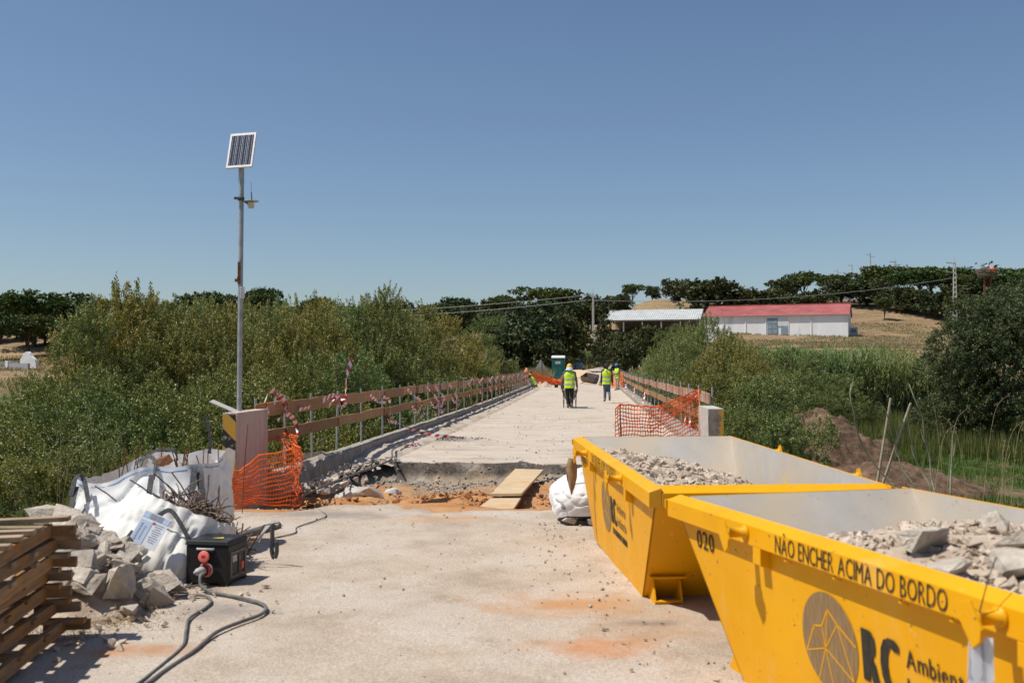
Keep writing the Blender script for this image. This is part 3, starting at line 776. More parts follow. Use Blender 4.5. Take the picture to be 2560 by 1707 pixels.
for k, (v0, dv) in enumerate(((23.4, 3.0), (26.2, 3.2), (27.6, 2.4), (30.4, 2.8))):
    tape_mesh([([Lp(ur + .06, v0, 1.12), Lp(ur + .08, v0 + dv * .3, .92), Lp(ur + .1, v0 + dv * .55, .80 - .12 * (k % 2)), Lp(ur + .12, v0 + dv * .7, .5), Lp(ur + .1, v0 + dv * .5, .36), Lp(ur + .1, v0 + dv * .35, .3)], .075, (0, 0, 1), 1.1),
               ([Lp(ur + .06, v0 + dv * .2, .7), Lp(ur + .09, v0 + dv * .4, .52), Lp(ur + .09, v0 + dv * .65, .72)], .07, (0, 0, 1), 1.0)],
              'barrier_tape', ['curling tape hanging between the boards where the wrapped top board begins', 'wide loop of tape bulging between the two left boards', 'twisted tape dropping past the lower left board', 'fourth hanging tape loop along the left railing'][k], 'tape on the railings')
for k in range(11):
    v0 = 35 + k * 3.4 + rng.uniform(-.8, .8)
    tape_mesh([([Lp(ur + .05, v0, 1.15), Lp(ur + .1, v0 + .4, .95), Lp(ur + .1, v0 + .3, .65), Lp(ur + .12, v0 + .6, .35), Lp(ur + .15, v0 + .5, .22)], .09, (0, 1, 0), .8),
               ([Lp(ur + .05, v0 + .8, 1.1), Lp(ur + .08, v0 + 1.5, 1.25), Lp(ur + .08, v0 + 1.9, 1.12)], .08, (0, 0, 1), .8)],
              'barrier_tape', '%s small tape streamer along the far half of the left railing' % ORD[k], 'tape on the railings')
for k, v0 in enumerate((20.2, 21.2)):
    tape_mesh([([Lp(2.12, v0, 1.1), Lp(2.05, v0 + .1, .9), Lp(2.0, v0 + .05, .65), Lp(1.97, v0 - .15, .42)], .085, (0, 1, 0), .6)],
              'barrier_tape', ['pale tape end hanging down through the right orange net', 'second tape end hanging behind the right orange net'][k], 'tape on the railings')
for k, v0 in enumerate((37.5, 46.0, 57.0)):
    tape_mesh([([Lp(2.15, v0, 1.1), Lp(2.05, v0 + .3, .8), Lp(2.02, v0 + .1, .5), Lp(1.95, v0 + .2, .25)], .09, (0, 1, 0), .9)],
              'barrier_tape', '%s tape streamer hanging along the far half of the right railing' % ORD[k], 'tape on the railings')

def wraps(boards, pick, name, label, seed, dens):
    """tape wound round the boards: slanted bands on all four faces"""
    r_ = random.Random(seed); cnt = 0
    for bi, (lev, a, b, h) in enumerate(boards):
        if not pick(bi, lev): continue
        d = (b - a); L_ = d.length; d.normalize(); side = d.cross(Vector((0, 0, 1))).normalized(); up = side.cross(d)
        vv_ = []; fs = []; mi = []; s_ = .05
        while s_ < L_ - .1:
            w_ = r_.uniform(.018, .05)
            if r_.random() < dens:
                e = .017 + r_.uniform(0, .004); sl = r_.uniform(-.03, .05); n0 = len(vv_); hh = h / 2 + .004
                for off in (0, w_):
                    q = a + d * (s_ + off)
                    vv_ += [q - side * e - up * hh, q - side * e + up * hh + d * sl, q + side * e + up * hh + d * sl, q + side * e - up * hh]
                for j in range(4): fs.append((n0 + j, n0 + (j + 1) % 4, n0 + 4 + (j + 1) % 4, n0 + 4 + j)); mi.append(int(r_.random() < .48))
                m_ = mi[-1]; mi[-4:] = [m_] * 4
            s_ += w_ + r_.uniform(0, .012)
        me = bpy.data.meshes.new(name); me.from_pydata([tuple(p - a) for p in vv_], [], fs); me.update()
        me.materials.append(M['tape_white2']); me.materials.append(M['tape_red2']); me.polygons.foreach_set('material_index', mi)
        cnt += 1; o = link(name, me, None, a); tag(o, label % ORD[cnt - 1], 'tape', name + ' on the boards')
M['tape_white2'] = surf('faded_tape_white', (.58, .46, .40), (.70, .60, .54), 20, .5, 0)
M['tape_red2'] = surf('faded_tape_red', (.52, .17, .11), (.62, .27, .18), 20, .5, 0)
wraps(RB, lambda i, l: l == 0 and i < 26, 'wound_tape', 'faded tape wound on the %s taped top board of the right railing from the pillar', 5, .72)
wraps(LB, lambda i, l: l == 0 and i in (4, 7, 8, 9, 11, 12, 13, 15, 16, 17, 18, 19, 21, 22, 23, 24, 25, 26, 27, 28), 'wound_tape', 'tape wound on the %s taped top board of the left railing from the pillar', 6, .5)

# ------------------------------------------------------------------ orange netting
def net(name, label, S, nh, nv, sh=.012, sv=.005, sub=24):
    """S(a, b): a along 0..1, b from bottom to top 0..1; flat strands both ways"""
    vv_ = []; fs = []
    def strand(pts, w_, wd=None):
        n0 = len(vv_); k = len(pts)
        for i, p in enumerate(pts):
            t = (pts[min(i + 1, k - 1)] - pts[max(i - 1, 0)])
            t = t.normalized() if t.length > 1e-6 else Vector((0, 0, 1))
            up = Vector((0, 0, 1)) - t * t.z
            if wd is not None: up = wd - t * t.dot(wd)
            if up.length < .05: up = Vector((1, .3, 0)) - t * t.dot(Vector((1, .3, 0)))
            up.normalize(); wv = up * w_ / 2; dv = t.cross(up).normalized() * w_ * .3
            vv_.extend([p - wv, p + dv, p + wv])
        for i in range(k - 1):
            for j in (0, 1): a = n0 + i * 3 + j; fs.append((a, a + 1, a + 4, a + 3))
    for j in range(nh + 1): strand([S(i / sub, j / nh) for i in range(sub + 1)], sh * (1.5 if j in (0, nh) else 1))
    for i in range(nv + 1): strand([S(i / nv, j / (nh * 2)) for j in range(nh * 2 + 1)], sv, S(min(1, i / nv + .02), .5) - S(max(0, i / nv - .02), .5))
    me = bpy.data.meshes.new(name); off = Vector(S(.5, 0))
    me.from_pydata([tuple(p - off) for p in vv_], [], fs); me.update()
    me.materials.append(M['orange_net']); o = link(name, me, None, off); tag(o, label, 'net', 'orange safety nets'); return o
def pl(pts, a):
    """position along a polyline of (param, tuple)"""
    for (p0, q0), (p1, q1) in zip(pts, pts[1:]):
        if a <= p1:
            k = (a - p0) / (p1 - p0); return [x + (y - x) * k for x, y in zip(q0, q1)]
    return list(pts[-1][1])
# params: u, v, z bottom, z top
NL = [(0, (-4.20, 11.45, .03, .43)), (.12, (-4.12, 11.5, .03, .44)), (.35, (-3.92, 11.62, .02, .60)), (.6, (-3.62, 11.85, -.02, .66)), (.72, (-3.55, 12.0, -.04, .66)), (.86, (-3.8, 12.7, .1, .74)), (1, (-4.36, 13.9, .55, .72))]
def SL(a, b):
    u, v, z0, z1 = pl(NL, a); cr = sstep(.5, .9, a)
    n1 = nz(a * 7, b * 5, 1, 3); n2 = nz(a * 6, b * 6, 9, 3)
    k = b ** (1 + .25 * math.sin(a * 5))
    return B(u + n1 * (.02 + .11 * cr) , v + n2 * (.02 + .15 * cr), z0 + (z1 - z0) * k + nz(a * 5, b * 2, 4, 2) * .03)
net('safety_net', 'orange plastic safety net slumped against the tall striped pillar', SL, 12, 46, .014, .0095, 40)
NR = [(0, (.42, 16.75, 0, .95)), (.05, (.5, 16.85, 0, 1.03)), (.3, (.9, 17.0, 0, .99)), (.5, (1.2, 17.15, 0, .97)), (.75, (1.62, 18.0, .02, 1.12)), (.93, (2.02, 18.85, .1, 1.24)), (1, (2.0, 18.4, .15, .9))]
def SR(a, b):
    u, v, z0, z1 = pl(NR, a)
    n1 = nz(a * 6, b * 4, 2, 3); n2 = nz(a * 7, b * 5, 8, 3)
    return B(u + n1 * .05 * (1 - b * .6), v + n2 * .12, z0 + (z1 - z0) * b ** .92 + nz(a * 8, b * 3, 1, 2) * .03)
net('safety_net', 'orange plastic safety net strung across the kerb in front of the right railing', SR, 15, 34, .018, .014, 40)
o = MB().tube([B(.52, 16.85, -.02), B(.5, 16.87, 1.04)], .012, 6).build('steel_rod', M['dark_steel'], None, True); tag(o, 'thin upright steel rod holding the near end of the right orange net', 'rod')
def SR2(a, b):
    p0 = B(1.0, 17.0, .55 + .4 * b); p1 = B(2.08, 19.0, 1.16 + .06 * b)
    p = p0.lerp(p1, a); return p + Vector((nz(a * 5, b * 5, 3, 2) * .03, 0, nz(a * 4, b * 3, 5, 2) * .03 - .10 * a * (1 - a)))
net('safety_net', 'taut fold of orange net pulled up to the taped rail end', SR2, 5, 9, .016, .007, 16)
NF = [(0, (-4.3, 74.0, .25, 1.3)), (.35, (-3.4, 75.5, .3, .95)), (.7, (-2.4, 76, .3, .65)), (.86, (-2.0, 76, .3, 1.1)), (1, (-1.6, 75.6, .3, .5))]
def SF(a, b):
    u, v, z0, z1 = pl(NF, a); return B(u + nz(a * 6, b * 4, 2, 3) * .1, v + nz(a * 6, b * 4, 5, 3) * .2, z0 + (z1 - z0) * b)
net('safety_net', 'orange safety net sagging beside the crouching worker', SF, 14, 40, .045, .03, 24)
NF2 = [(0, (1.55, 71, .15, 1.25)), (.5, (2.0, 70, .15, 1.35)), (1, (2.25, 66, .15, 1.2))]
def SF2(a, b):
    u, v, z0, z1 = pl(NF2, a); return B(u + nz(a * 6, b * 4, 2, 3) * .08, v, z0 + (z1 - z0) * b)
net('safety_net', 'orange safety net behind the worker in the blue helmet', SF2, 14, 30, .045, .03, 20)

# ------------------------------------------------------------------ solar pole
tp = thing('solar_pole', 'galvanised pole with a solar panel and small antenna beside the striped pillar', 'pole', (-3.43, 12.5, -.5))
MB().tube([(0, 0, 0), (.012, 0, 2.2), (.02, 0, 4.72)], .03, 14).build('pole_tube', M['steel'], tp)
def cells():
    m, t, p, _ = nodes('solar_cells'); co = coords(t)
    f = ramp(t, noise(t, co, 40, 2, .5), [(.3, (.012, .018, .045)), (.7, (.028, .04, .085))])
    t.links.new(f, p.inputs['Base Color']); p.inputs['Roughness'].default_value = .18; return m
pn = MB().box((0, 0, 0), (.345, .025, .50)).build('solar_panel', M['white_plastic'], tp, bevel=.003)
pn.location = (.03, -.05, 4.87); pn.rotation_euler = (R(-20), R(-2.0), R(-9))
mc = cells()
cell = MB().box((0, 0, 0), (.0675, .004, .0465)).mesh('cell'); cell.materials.append(mc)
for i in range(4):
    for j in range(9): link('cell', cell, pn, (-.1125 + i * .075, -.0135, -.192 + j * .048 + .0))
bus = MB()
for i in range(4):
    for dx in (-.017, .017): bus.box((-.1125 + i * .075 + dx, -.0165, 0), (.0022, .001, .43))
bus.build('bus_bars', M['white_plastic'], pn)
MB().box((0, .06, 4.62), (.05, .08, .3)).build('panel_bracket', M['steel'], tp)
ant = MB().lathe([(.043, -.02), (.043, .02)], 12, Matrix.Translation((.014, 0, 4.27))).bar((.0, -.02, 4.27), (.13, -.06, 4.19), .012, .02).box((-.02, -.045, 4.27), (.08, .02, .03))
ao = ant.build('antenna_bracket', M['dark_steel'], tp)
MB().lathe([(.012, 0), (.085, 0), (.088, .008), (.012, .014)], 18, Matrix.Translation((.165, -.06, 4.225))).build('antenna_plate', M['grey_plastic'], tp)
MB().box((.155, -.06, 4.18), (.075, .06, .075), (0, 0, .4)).build('antenna_box', flat('cream_plastic', (.62, .57, .42), .5), tp, bevel=.006)
MB().tube([(.165, -.06, 4.235), (.16, -.06, 4.34)], .006, 6).tube([(.16, -.06, 4.34), (.155, -.06, 4.47)], .0022, 5).build('whip_antenna', M['black_plastic'], tp)
MB().box((.005, -.032, 3.33), (.035, .012, .28)).tube([(.005, -.05, 3.42), (.005, -.03, 3.42)], .012, 6).tube([(.0, -.06, 3.27), (.0, -.03, 3.27)], .016, 6).box((-.035, -.02, 3.24), (.03, .02, .04)).build('rusty_plate', M['rust'], tp)
MB().box((.045, -.02, 3.085), (.055, .045, .145), (0, 0, .25)).build('junction_box', M['white_plastic'], tp, bevel=.005)
o = MB().box((0, 0, 0), (.36, .26, .012)).build('loose_lid', M['pale_concrete'], None); o.location = (-3.56, 12.35, 1.16); o.rotation_euler = (R(4), R(24), R(8))
tag(o, 'thin pale lid lying tilted on the striped pillar beside the pole', 'lid')
o = MB().tube([B(-4.95, 16.1, -1.2), B(-4.95, 16.1, .57)], .1, 18, cap=False).tube([B(-4.95, 16.1, .57), B(-4.95, 16.1, -1.2)], .09, 18, cap=False).build('rusty_pipe', M['pipe_rust'], None, True)
tag(o, 'upright rusty pipe standing outside the left kerb behind the boards', 'pipe')

# ------------------------------------------------------------------ boards and slabs by the trench
def slab4(name, corners, th, m, label, cat, jag=0.0):
    mb = MB(); mb.prism([Vector(c) for c in corners], (0, 0, -th)); o = mb.build(name, m, None, True, bevel=.003); tag(o, label, cat); return o
slab4('plywood_board', [(-.273, 12.83, .03), (.125, 12.83, .035), (.5, 15.93, .02), (.05, 16.07, .02)], .035, M['ply'], 'dusty plywood board laid as a ramp across the trench', 'board')
slab4('plywood_board', [(-.42, 11.85, -.02), (.02, 11.8, -.015), (.12, 12.95, -.03), (-.24, 13.0, -.03)], .03, M['ply'], 'short soil-covered board under the near end of the ramp', 'board')

def chunk(name, size, seed, m, cuts=2, n=14, flat_=.0):
    """broken lump: convex hull of jittered points, roughened"""
    r_ = random.Random(seed); bm = bmesh.new()
    for i in range(n):
        th = r_.uniform(0, 6.283); z = r_.uniform(-1, 1); rr = math.sqrt(1 - z * z)
        p = Vector((rr * math.cos(th), rr * math.sin(th), z)); mx = max(abs(p.x), abs(p.y), abs(p.z)); p = p.lerp(p / mx, .62) * r_.uniform(.86, 1.05)
        bm.verts.new((p.x * size[0] / 2, p.y * size[1] / 2, p.z * size[2] / 2))
    r1 = bmesh.ops.convex_hull(bm, input=bm.verts[:])
    bmesh.ops.delete(bm, geom=[v for v in bm.verts if not v.link_faces], context='VERTS')
    if cuts:
        bmesh.ops.subdivide_edges(bm, edges=bm.edges[:], cuts=cuts, use_grid_fill=True)
        k = min(size)
        for v in bm.verts:
            q = v.co * (3.2 / max(size)) + Vector((seed, 0, 0)); nrm = v.normal if v.normal.length else v.co.normalized()
            v.co += v.co.normalized() * (nz(q.x * 2, q.y * 2, q.z * 2, 4) * k * .10 + nz(q.x * 7, q.y * 7, q.z * 7, 3) * k * .03)
    me = bpy.data.meshes.new(name); bm.to_mesh(me); bm.free(); me.materials.append(m); return me
TC = [((-2.62, 14.6, -.1), (.55, .30, .16), 40), ((-2.22, 14.25, -.13), (.42, .3, .14), -20), ((-1.98, 14.1, -.12), (.5, .28, .13), 15), ((-1.72, 14.5, -.14), (.38, .26, .12), 70), ((-2.35, 13.95, -.14), (.3, .2, .1), 5)]
lbl = ['long pale concrete slab tilted in the trench, the one nearest the kerb', 'second pale broken slab in the trench', 'pale broken slab lying flat in the middle of the trench slabs', 'pale broken slab nearest the gravel in the trench', 'small pale lump in front of the trench slabs']
for k, (p, s_, a) in enumerate(TC):
    o = link('concrete_chunk', chunk('concrete_chunk', s_, 50 + k, M['pale_concrete']), None, p, (R(rng.uniform(-14, 14)), R(rng.uniform(-14, 14)), R(a))); tag(o, lbl[k], 'concrete chunk', 'pale slabs broken into the trench')

def scatter(name, label, n, area, smin, smax, m, seed, zf, cat='gravel', pw=2.5):
    """loose stones too small and too many to count"""
    r_ = np.random.default_rng(seed); protos = []
    for k in range(6):
        me = chunk('tmp', (1, .85, .6), 300 + k + seed, m, 0, 9)
        protos.append(([tuple(v.co) for v in me.vertices], [tuple(p.vertices) for p in me.polygons])); bpy.data.meshes.remove(me)
    vv_ = []; fs = []
    for i in range(n):
        x, y = area(r_); s_ = smin + (smax - smin) * r_.random() ** pw
        V, F = protos[i % 6]; e = Euler((r_.uniform(-.5, .5), r_.uniform(-.5, .5), r_.uniform(0, 6.28))).to_matrix(); c = Vector((x, y, zf(x, y) + s_ * .2)); b = len(vv_)
        vv_ += [tuple(e @ (Vector(v) * s_) + c) for v in V]; fs += [tuple(q + b for q in f) for f in F]
    me = bpy.data.meshes.new(name); me.from_pydata(vv_, [], fs); me.update(); me.materials.append(m)
    o = link(name, me); tag(o, label, cat, kind='stuff'); return o
M['grit'] = surf('road_grit', (.26, .21, .16), (.52, .44, .35), 2.3, .95, .3, .005, 60, (.42, .22, .11), 1.1)
M['black_grit'] = surf('asphalt_crumbs', (.03, .03, .03), (.10, .09, .085), 9, .9, .4, .006, 60)
scatter('road_gravel', 'scattered stones and crumbs on the dusty road', 900, lambda r: (r.uniform(-3.6, 1.4), r.uniform(4.2, 11.7)), .006, .035, M['grit'], 3, lambda x, y: 0.0, pw=3.5)
scatter('skip_side_gravel', 'crumbs of rubble spilled along the skip sides', 210, lambda r: (lambda y: (.95 - (y - 5) * .085 + r.normal(-.1, .2), y))(r.uniform(5.2, 10.8)), .006, .04, M['grit'], 4, lambda x, y: 0.0)
scatter('trench_gravel', 'grey gravel and lumps in the trench', 1300, lambda r: (r.normal(-1.2, .8), r.normal(16.0, .5)), 0.012, .085, surf('trench_stones', (.24, .20, .16), (.46, .40, .33), 4, .95, .4, .01, 60, (.42, .27, .15), 1.5), 5, lambda x, y: trench_z(x, y), pw=3)
scatter('soil_clods', 'orange soil clods in the trench', 900, lambda r: (r.normal(-.6, .5) if r.random() < .6 else r.uniform(-3.2, 2.0), r.normal(13.4, .6)), .015, .12, surf('soil_clods', (.30, .13, .05), (.50, .27, .12), 5, .95, .5, .01, 50), 6, lambda x, y: trench_z(x, y), pw=3)
scatter('dark_gravel', 'dark gravel heap in the trench behind the plywood ramp', 500, lambda r: (r.normal(.85, .3), r.normal(15.9, .4)), .015, .07, M['black_grit'], 7, lambda x, y: trench_z(x, y))
scatter('kerb_stones', 'pale chippings along the trench edge', 260, lambda r: (r.normal(-2.35, .35), r.normal(11.72, .1)), .012, .06, M['rubble_bits'], 8, lambda x, y: -.04)
scatter('corner_rubble', 'broken rubble heaped at the kerb end', 420, lambda r: (lambda v, u: tuple(B(u, v))[:2])(r.uniform(12.6, 17.3), -3.75 + abs(r.normal(0, .22)) - .2), .02, .16, M['broken_concrete'], 9, lambda x, y: .02, pw=2.2)
scatter('deck_gravel', 'grey chippings spilled on the deck by the trailing tape', 350, lambda r: (r.normal(-1.6, .42), r.normal(23.0, .3)), .015, .05, M['black_grit'], 12, lambda x, y: .01)
scatter('deck_crumbs', 'crumbs scattered on the bridge deck', 700, lambda r: (lambda v, u: tuple(B(u, v))[:2])(17.6 + 25 * r.random() ** 1.6, r.uniform(-3.6, 1.6)), .01, .06, M['grit'], 13, lambda x, y: interp(y, ZR), pw=3)
# ------------------------------------------------------------------ the two skips
SL_, SW_, SH_ = 3.70, 1.70, .91
def wall_y(z): return -SW_ / 2 + .05 + (SH_ - .1 - z) / (SH_ - .1) * .06
def end_x(z): return 1.1 + (SL_ / 2 - .05 - 1.1) * z / (SH_ - .1)
LEAN = math.atan(.06 / .81)
def heap_mesh(fn, name):
    us = list(np.linspace(-1.0, 1.0, 46)); vs_ = list(np.linspace(-1, 1, 30))
    def pt(a, b):
        z = fn(a * 1.7, b * .72); ex = end_x(max(.02, z)) - .03
        x = a * ex; return (x, b * .735, max(.04, fn(x, b * .72) + nz(x * 4, b * 4, 2, 3) * .03))
    return grid_mesh(name, us, vs_, pt)
def make_skip(label, loc, rot, fn, seed, number):
    t = thing('rubble_skip', label, 'skip', loc, rot=rot, group='yellow rubble skips')
    ht = SH_ - .1; xt = SL_ / 2 - .05; th = .012
    for s in (-1, 1):                              # long sides
        yt, yb = s * (SW_ / 2 - .05), s * (SW_ / 2 - .11)
        P4 = [(-xt, yt, ht), (-1.1, yb, .0), (1.1, yb, .0), (xt, yt, ht)]
        MB().prism(P4, (0, -s * th, 0)).build('side_panel', M['yellow'], t)
        xi, yi = SL_ / 2 - .108, s * (SW_ / 2 - .092)
        P5 = [(-xi, yi, SH_ - .004), (-1.08, yb - s * .03, .02), (1.08, yb - s * .03, .02), (xi, yi, SH_ - .004)]
        MB().prism(P5, (0, -s * .006, 0)).build('side_lining', M['skip_inside'], t)
        # rim: a sloping lip above a flat fascia
        y0, y1 = s * (SW_ / 2 - .085), s * SW_ / 2
        poly = [(-SL_ / 2, y0, SH_), (-SL_ / 2, y1, SH_ - .028), (-SL_ / 2, y1, SH_ - .128), (-SL_ / 2, y0, SH_ - .128)]
        MB().prism(poly, (SL_, 0, 0)).build('rim', M['yellow'], t, bevel=.004)
        for e in (-1,):
            cx = e * (SL_ / 2 + .002)
            MB().prism([(cx, y0 - s * .03, SH_ - .01), (cx, y1 + s * .012, SH_ - .03), (cx, y1 + s * .012, SH_ - .08), (cx, y0 - s * .0, SH_ - .165)], (e * .014, 0, 0)).build('corner_plate', M['yellow'], t, bevel=.003)
    for e in (-1, 1):                              # sloping ends
        P4 = [(e * xt, -(SW_ / 2 - .05), ht), (e * 1.1, -(SW_ / 2 - .11), 0), (e * 1.1, SW_ / 2 - .11, 0), (e * xt, SW_ / 2 - .05, ht)]
        MB().prism(P4, (-e * th, 0, 0)).build('end_panel', M['yellow'], t)
        xi = SL_ / 2 - .107
        P5 = [(e * xi, -(SW_ / 2 - .095), SH_ + .0), (e * 1.07, -(SW_ / 2 - .145), .02), (e * 1.07, SW_ / 2 - .145, .02), (e * xi, SW_ / 2 - .095, SH_ + .0)]
        MB().prism(P5, (-e * .006, 0, 0)).build('end_lining', M['skip_inside'], t)
        poly = [(e * (SL_ / 2 - .10), -(SW_ / 2 - .086), SH_ + .004), (e * SL_ / 2, -(SW_ / 2 - .086), SH_ - .035), (e * SL_ / 2, -(SW_ / 2 - .086), SH_ - .115), (e * (SL_ / 2 - .10), -(SW_ / 2 - .086), SH_ - .12)]
        MB().prism(poly, (0, SW_ - .172, 0)).build('end_rim', M['yellow'], t, bevel=.004)
        for y in (-.60, .60):                      # tipping pockets low on the ends
            mb = MB(); xo = 1.36
            for dy in (-.095, .095):
                mb.prism([(e * 1.1, y + dy - .006, .0), (e * xo, y + dy - .006, .0), (e * (end_x(.19)), y + dy - .006, .2), (e * end_x(.2), y + dy - .006, .2)], (0, .012, 0))
            mb.bar((e * (xo - .03), y - .1, .04), (e * (xo - .03), y + .1, .04), .05, .012)
            mb.bar((e * 1.30, y - .125, .205), (e * 1.30, y + .125, .205), .07, .012)
            mb.build('tipping_pocket', M['yellow'], t)
    MB().box((0, 0, .012), (2.2, SW_ - .23, .016)).build('skip_floor', M['yellow'], t)
    for s in (-1, 1):
        for x in (-.88, .88):
            y = s * SW_ / 2
            Mr = Matrix.Translation((x, y, SH_ - .068)) @ Matrix.Rotation(R(90) * s, 4, 'X')
            lg = MB().lathe([(.036, 0), (.036, -.012), (.024, -.014), (.024, -.10), (.034, -.10), (.034, -.112)] if s > 0 else [(.036, 0), (.036, -.012), (.024, -.014), (.024, -.10), (.034, -.10), (.034, -.112)], 14, Matrix.Translation((x, y, SH_ - .068)) @ Matrix.Rotation(R(90) if s > 0 else R(-90), 4, 'X')).build('lifting_lug', M['yellow'], t)
            hexa = [(-.045, .055), (.0, .07), (.055, -.015), (.05, -.055), (.015, -.085), (-.05, -.0)]
            MB().prism([(x + a, y + s * .112, SH_ - .075 + b) for a, b in hexa], (0, s * .014, 0)).build('end_plate', M['yellow'], lg, bevel=.002)
            yy = -s * wall_y(.7) * -1
            MB().prism([(x + .07, s * (SW_ / 2 - .052), SH_ - .128), (x + .07, s * (SW_ / 2 + .0), SH_ - .128), (x + .07, s * (SW_ / 2 + .0), SH_ - .21), (x + .07, s * (SW_ / 2 - .062), SH_ - .235)], (.075, 0, 0)).build('lug_gusset', M['yellow'], t, bevel=.003)
        for x in (-.52, -.12, .33, .62):
            yb = s * (SW_ / 2 - .03)
            MB().tube([(x, yb, SH_ - .125), (x, yb + s * .02, SH_ - .145), (x + .03, yb, SH_ - .15)], .006, 6).build('tarp_hook', M['yellow'], t)
    # lettering on the side that faces the road
    def on_side(o, x, z, d=.004): o.location = (x, wall_y(z) - d, z); o.rotation_euler = (R(90) + LEAN, 0, 0)
    o = text_mesh('NÃO ENCHER ACIMA DO BORDO', 1.215, .086).build('warning_lettering', M['black_ink'], t); o.location = (-.586, -SW_ / 2 - .003, SH_ - .117); o.rotation_euler = (R(90), 0, 0)
    o = text_mesh(number, .228, .105, .012).build('number_lettering', M['black_ink'], t); on_side(o, -1.56, .648)
    em = MB(); n = 48; em.add([(.218 * math.cos(2 * math.pi * k / n), .218 * math.sin(2 * math.pi * k / n), 0) for k in range(n)], [tuple(range(n))])
    o = em.build('emblem', M['emblem'], t); on_side(o, -.255, .454, .003)
    ln = MB(); c0 = (-.02, .0)
    def l2(a, b, w_=.008): ln.bar((a[0], a[1], .0012), (b[0], b[1], .0012), .0006, w_, (b[1] - a[1], a[0] - b[0], 0)) 
    pk = [(-.19, -.085), (-.115, .045), (-.05, .06), (.005, .145), (.075, .095), (.205, .03)]
    for a, b in zip(pk, pk[1:]): l2(a, b)
    for q in pk[:-1] + [(-.10, -.19), (.02, -.215), (.175, -.125)]: l2((-.03, -.035), q, .006)
    l2((.075, .095), (.175, -.125), .006); l2((-.115, .045), (-.03, -.035), .006)
    q = ln.build('emblem_lines', M['yellow'], o)
    o = text_mesh('RC', .262, .228, .075).build('brand_lettering', M['black_ink'], t); on_side(o, .012, .368)
    o = text_mesh('Ambiente', .385, .078, .012).build('brand_lettering', M['black_ink'], t); on_side(o, .29, .50)
    o = text_mesh('Indústria', .385, .078, .012).build('brand_lettering', M['black_ink'], t); on_side(o, .29, .385)
    sm = MB(); r_ = random.Random(4); x = .03
    while x < .66: w_ = r_.uniform(.012, .03); sm.box((x + w_ / 2, .02, 0), (w_, .05, .001)); x += w_ + .012
    o = sm.build('small_print', M['black_ink'], t); on_side(o, 0, .285)
    # contents
    o = link('rubble_fill', heap_mesh(fn, 'rubble_fill'), None, loc, rot); o.data.materials.append(M['rubble_dust'])
    return t
def emblem_mat():
    m, t, p, _ = nodes('brown_stencil_disc'); co = coords(t)
    f = noise(t, co, 22, 5, .6, (3, .35, 1))
    t.links.new(ramp(t, f, [(.35, (.19, .115, .045)), (.65, (.30, .19, .085))]), p.inputs['Base Color']); p.inputs['Roughness'].default_value = .65; return m
M['emblem'] = emblem_mat()
def bits(name, label, n, fn, xr, yr, smin, smax, seed, loc, rot, m, pw=2.0):
    r_ = np.random.default_rng(seed); T = Matrix.Translation(Vector(loc)) @ Euler(rot).to_matrix().to_4x4()
    def area(r): return (r.uniform(*xr), r.uniform(*yr))
    o = scatter(name, label, n, area, smin, smax, m, seed, lambda x, y: fn(x, y) if abs(x) < end_x(max(.02, fn(x, y))) - .02 else -.0, 'rubble', pw)
    o.location = loc; o.rotation_euler = rot; return o
# rear skip: fine rubble banked towards the road side
def fnA(x, y):
    return .64 + .19 * (1 - sstep(-.55, .6, y)) - .12 * sstep(.0, 1.4, x) * sstep(-.3, .5, y) + .05 * math.sin(x * 2.1 + 1) + .03 * nz(x * 2, y * 2, 1, 3) - .35 * sstep(.25, .8, y)
LOCA, ROTA = (1.60, 8.39, 0.0), (0, .0216, math.atan2(-.9975, .0713))
make_skip('yellow skip of fine rubble standing behind the other skip, nearer the bridge', LOCA, ROTA, fnA, 1, '020')
tag(bpy.data.objects['rubble_fill'], 'beige rubble dust filling the rear skip', 'rubble', kind='stuff')
bits('rubble_stones', 'small broken stones on the rear skip load', 6000, fnA, (-1.62, 1.62), (-.72, .66), .010, .085, 21, LOCA, ROTA, M['rubble_bits'], 3.6)
# front skip: coarser load with large blocks at its near end
def fnB(x, y):
    return .60 + .24 * sstep(-1.15, -.65, x) + .06 * math.exp(-((x + .1) ** 2 / .5 + (y - .1) ** 2 / .3)) + .03 * nz(x * 2, y * 2, 6, 3) - .03 * sstep(.4, .7, abs(y))
LOCB, ROTB = (2.222, 4.398, -.02), (0, 0, math.atan2(-.967, .255))
make_skip('yellow skip heaped with concrete blocks closest to the camera', LOCB, ROTB, fnB, 2, '020')
tag(bpy.data.objects['rubble_fill.001'], 'beige rubble dust filling the front skip', 'rubble', kind='stuff')
bits('rubble_stones', 'small broken stones on the front skip load', 5500, fnB, (-1.25, 1.6), (-.72, .72), .010, .075, 22, LOCB, ROTB, M['rubble_bits'], 3.2)
TB = Matrix.Translation(Vector(LOCB)) @ Euler(ROTB).to_matrix().to_4x4()
BL = [(-.05, -.42, .30, .24, .16), (.18, -.1, .34, .22, .17), (.45, -.38, .42, .26, .15), (.62, .05, .36, .26, .2), (.35, .32, .30, .22, .15), (.85, -.3, .40, .3, .2), (1.0, .15, .38, .28, .22), (.1, .45, .26, .2, .14), (1.2, -.45, .34, .3, .2), (.75, .48, .34, .2, .15), (1.3, .1, .4, .3, .2), (-.25, .1, .22, .17, .12), (.28, -.58, .26, .18, .14)]
for k, (x, y, a, b, c) in enumerate(BL):
    o = link('concrete_block', chunk('concrete_block', (a * .82, b * .82, c * .9), 120 + k, M['broken_concrete']), None, TB @ Vector((x, y, fnB(x, y) + c * .28)), (R(rng.uniform(-25, 25)), R(rng.uniform(-25, 25)), rng.uniform(0, 6)))
    tag(o, 'rough broken concrete block lying on the front skip load', 'concrete block', 'blocks on the front skip load')
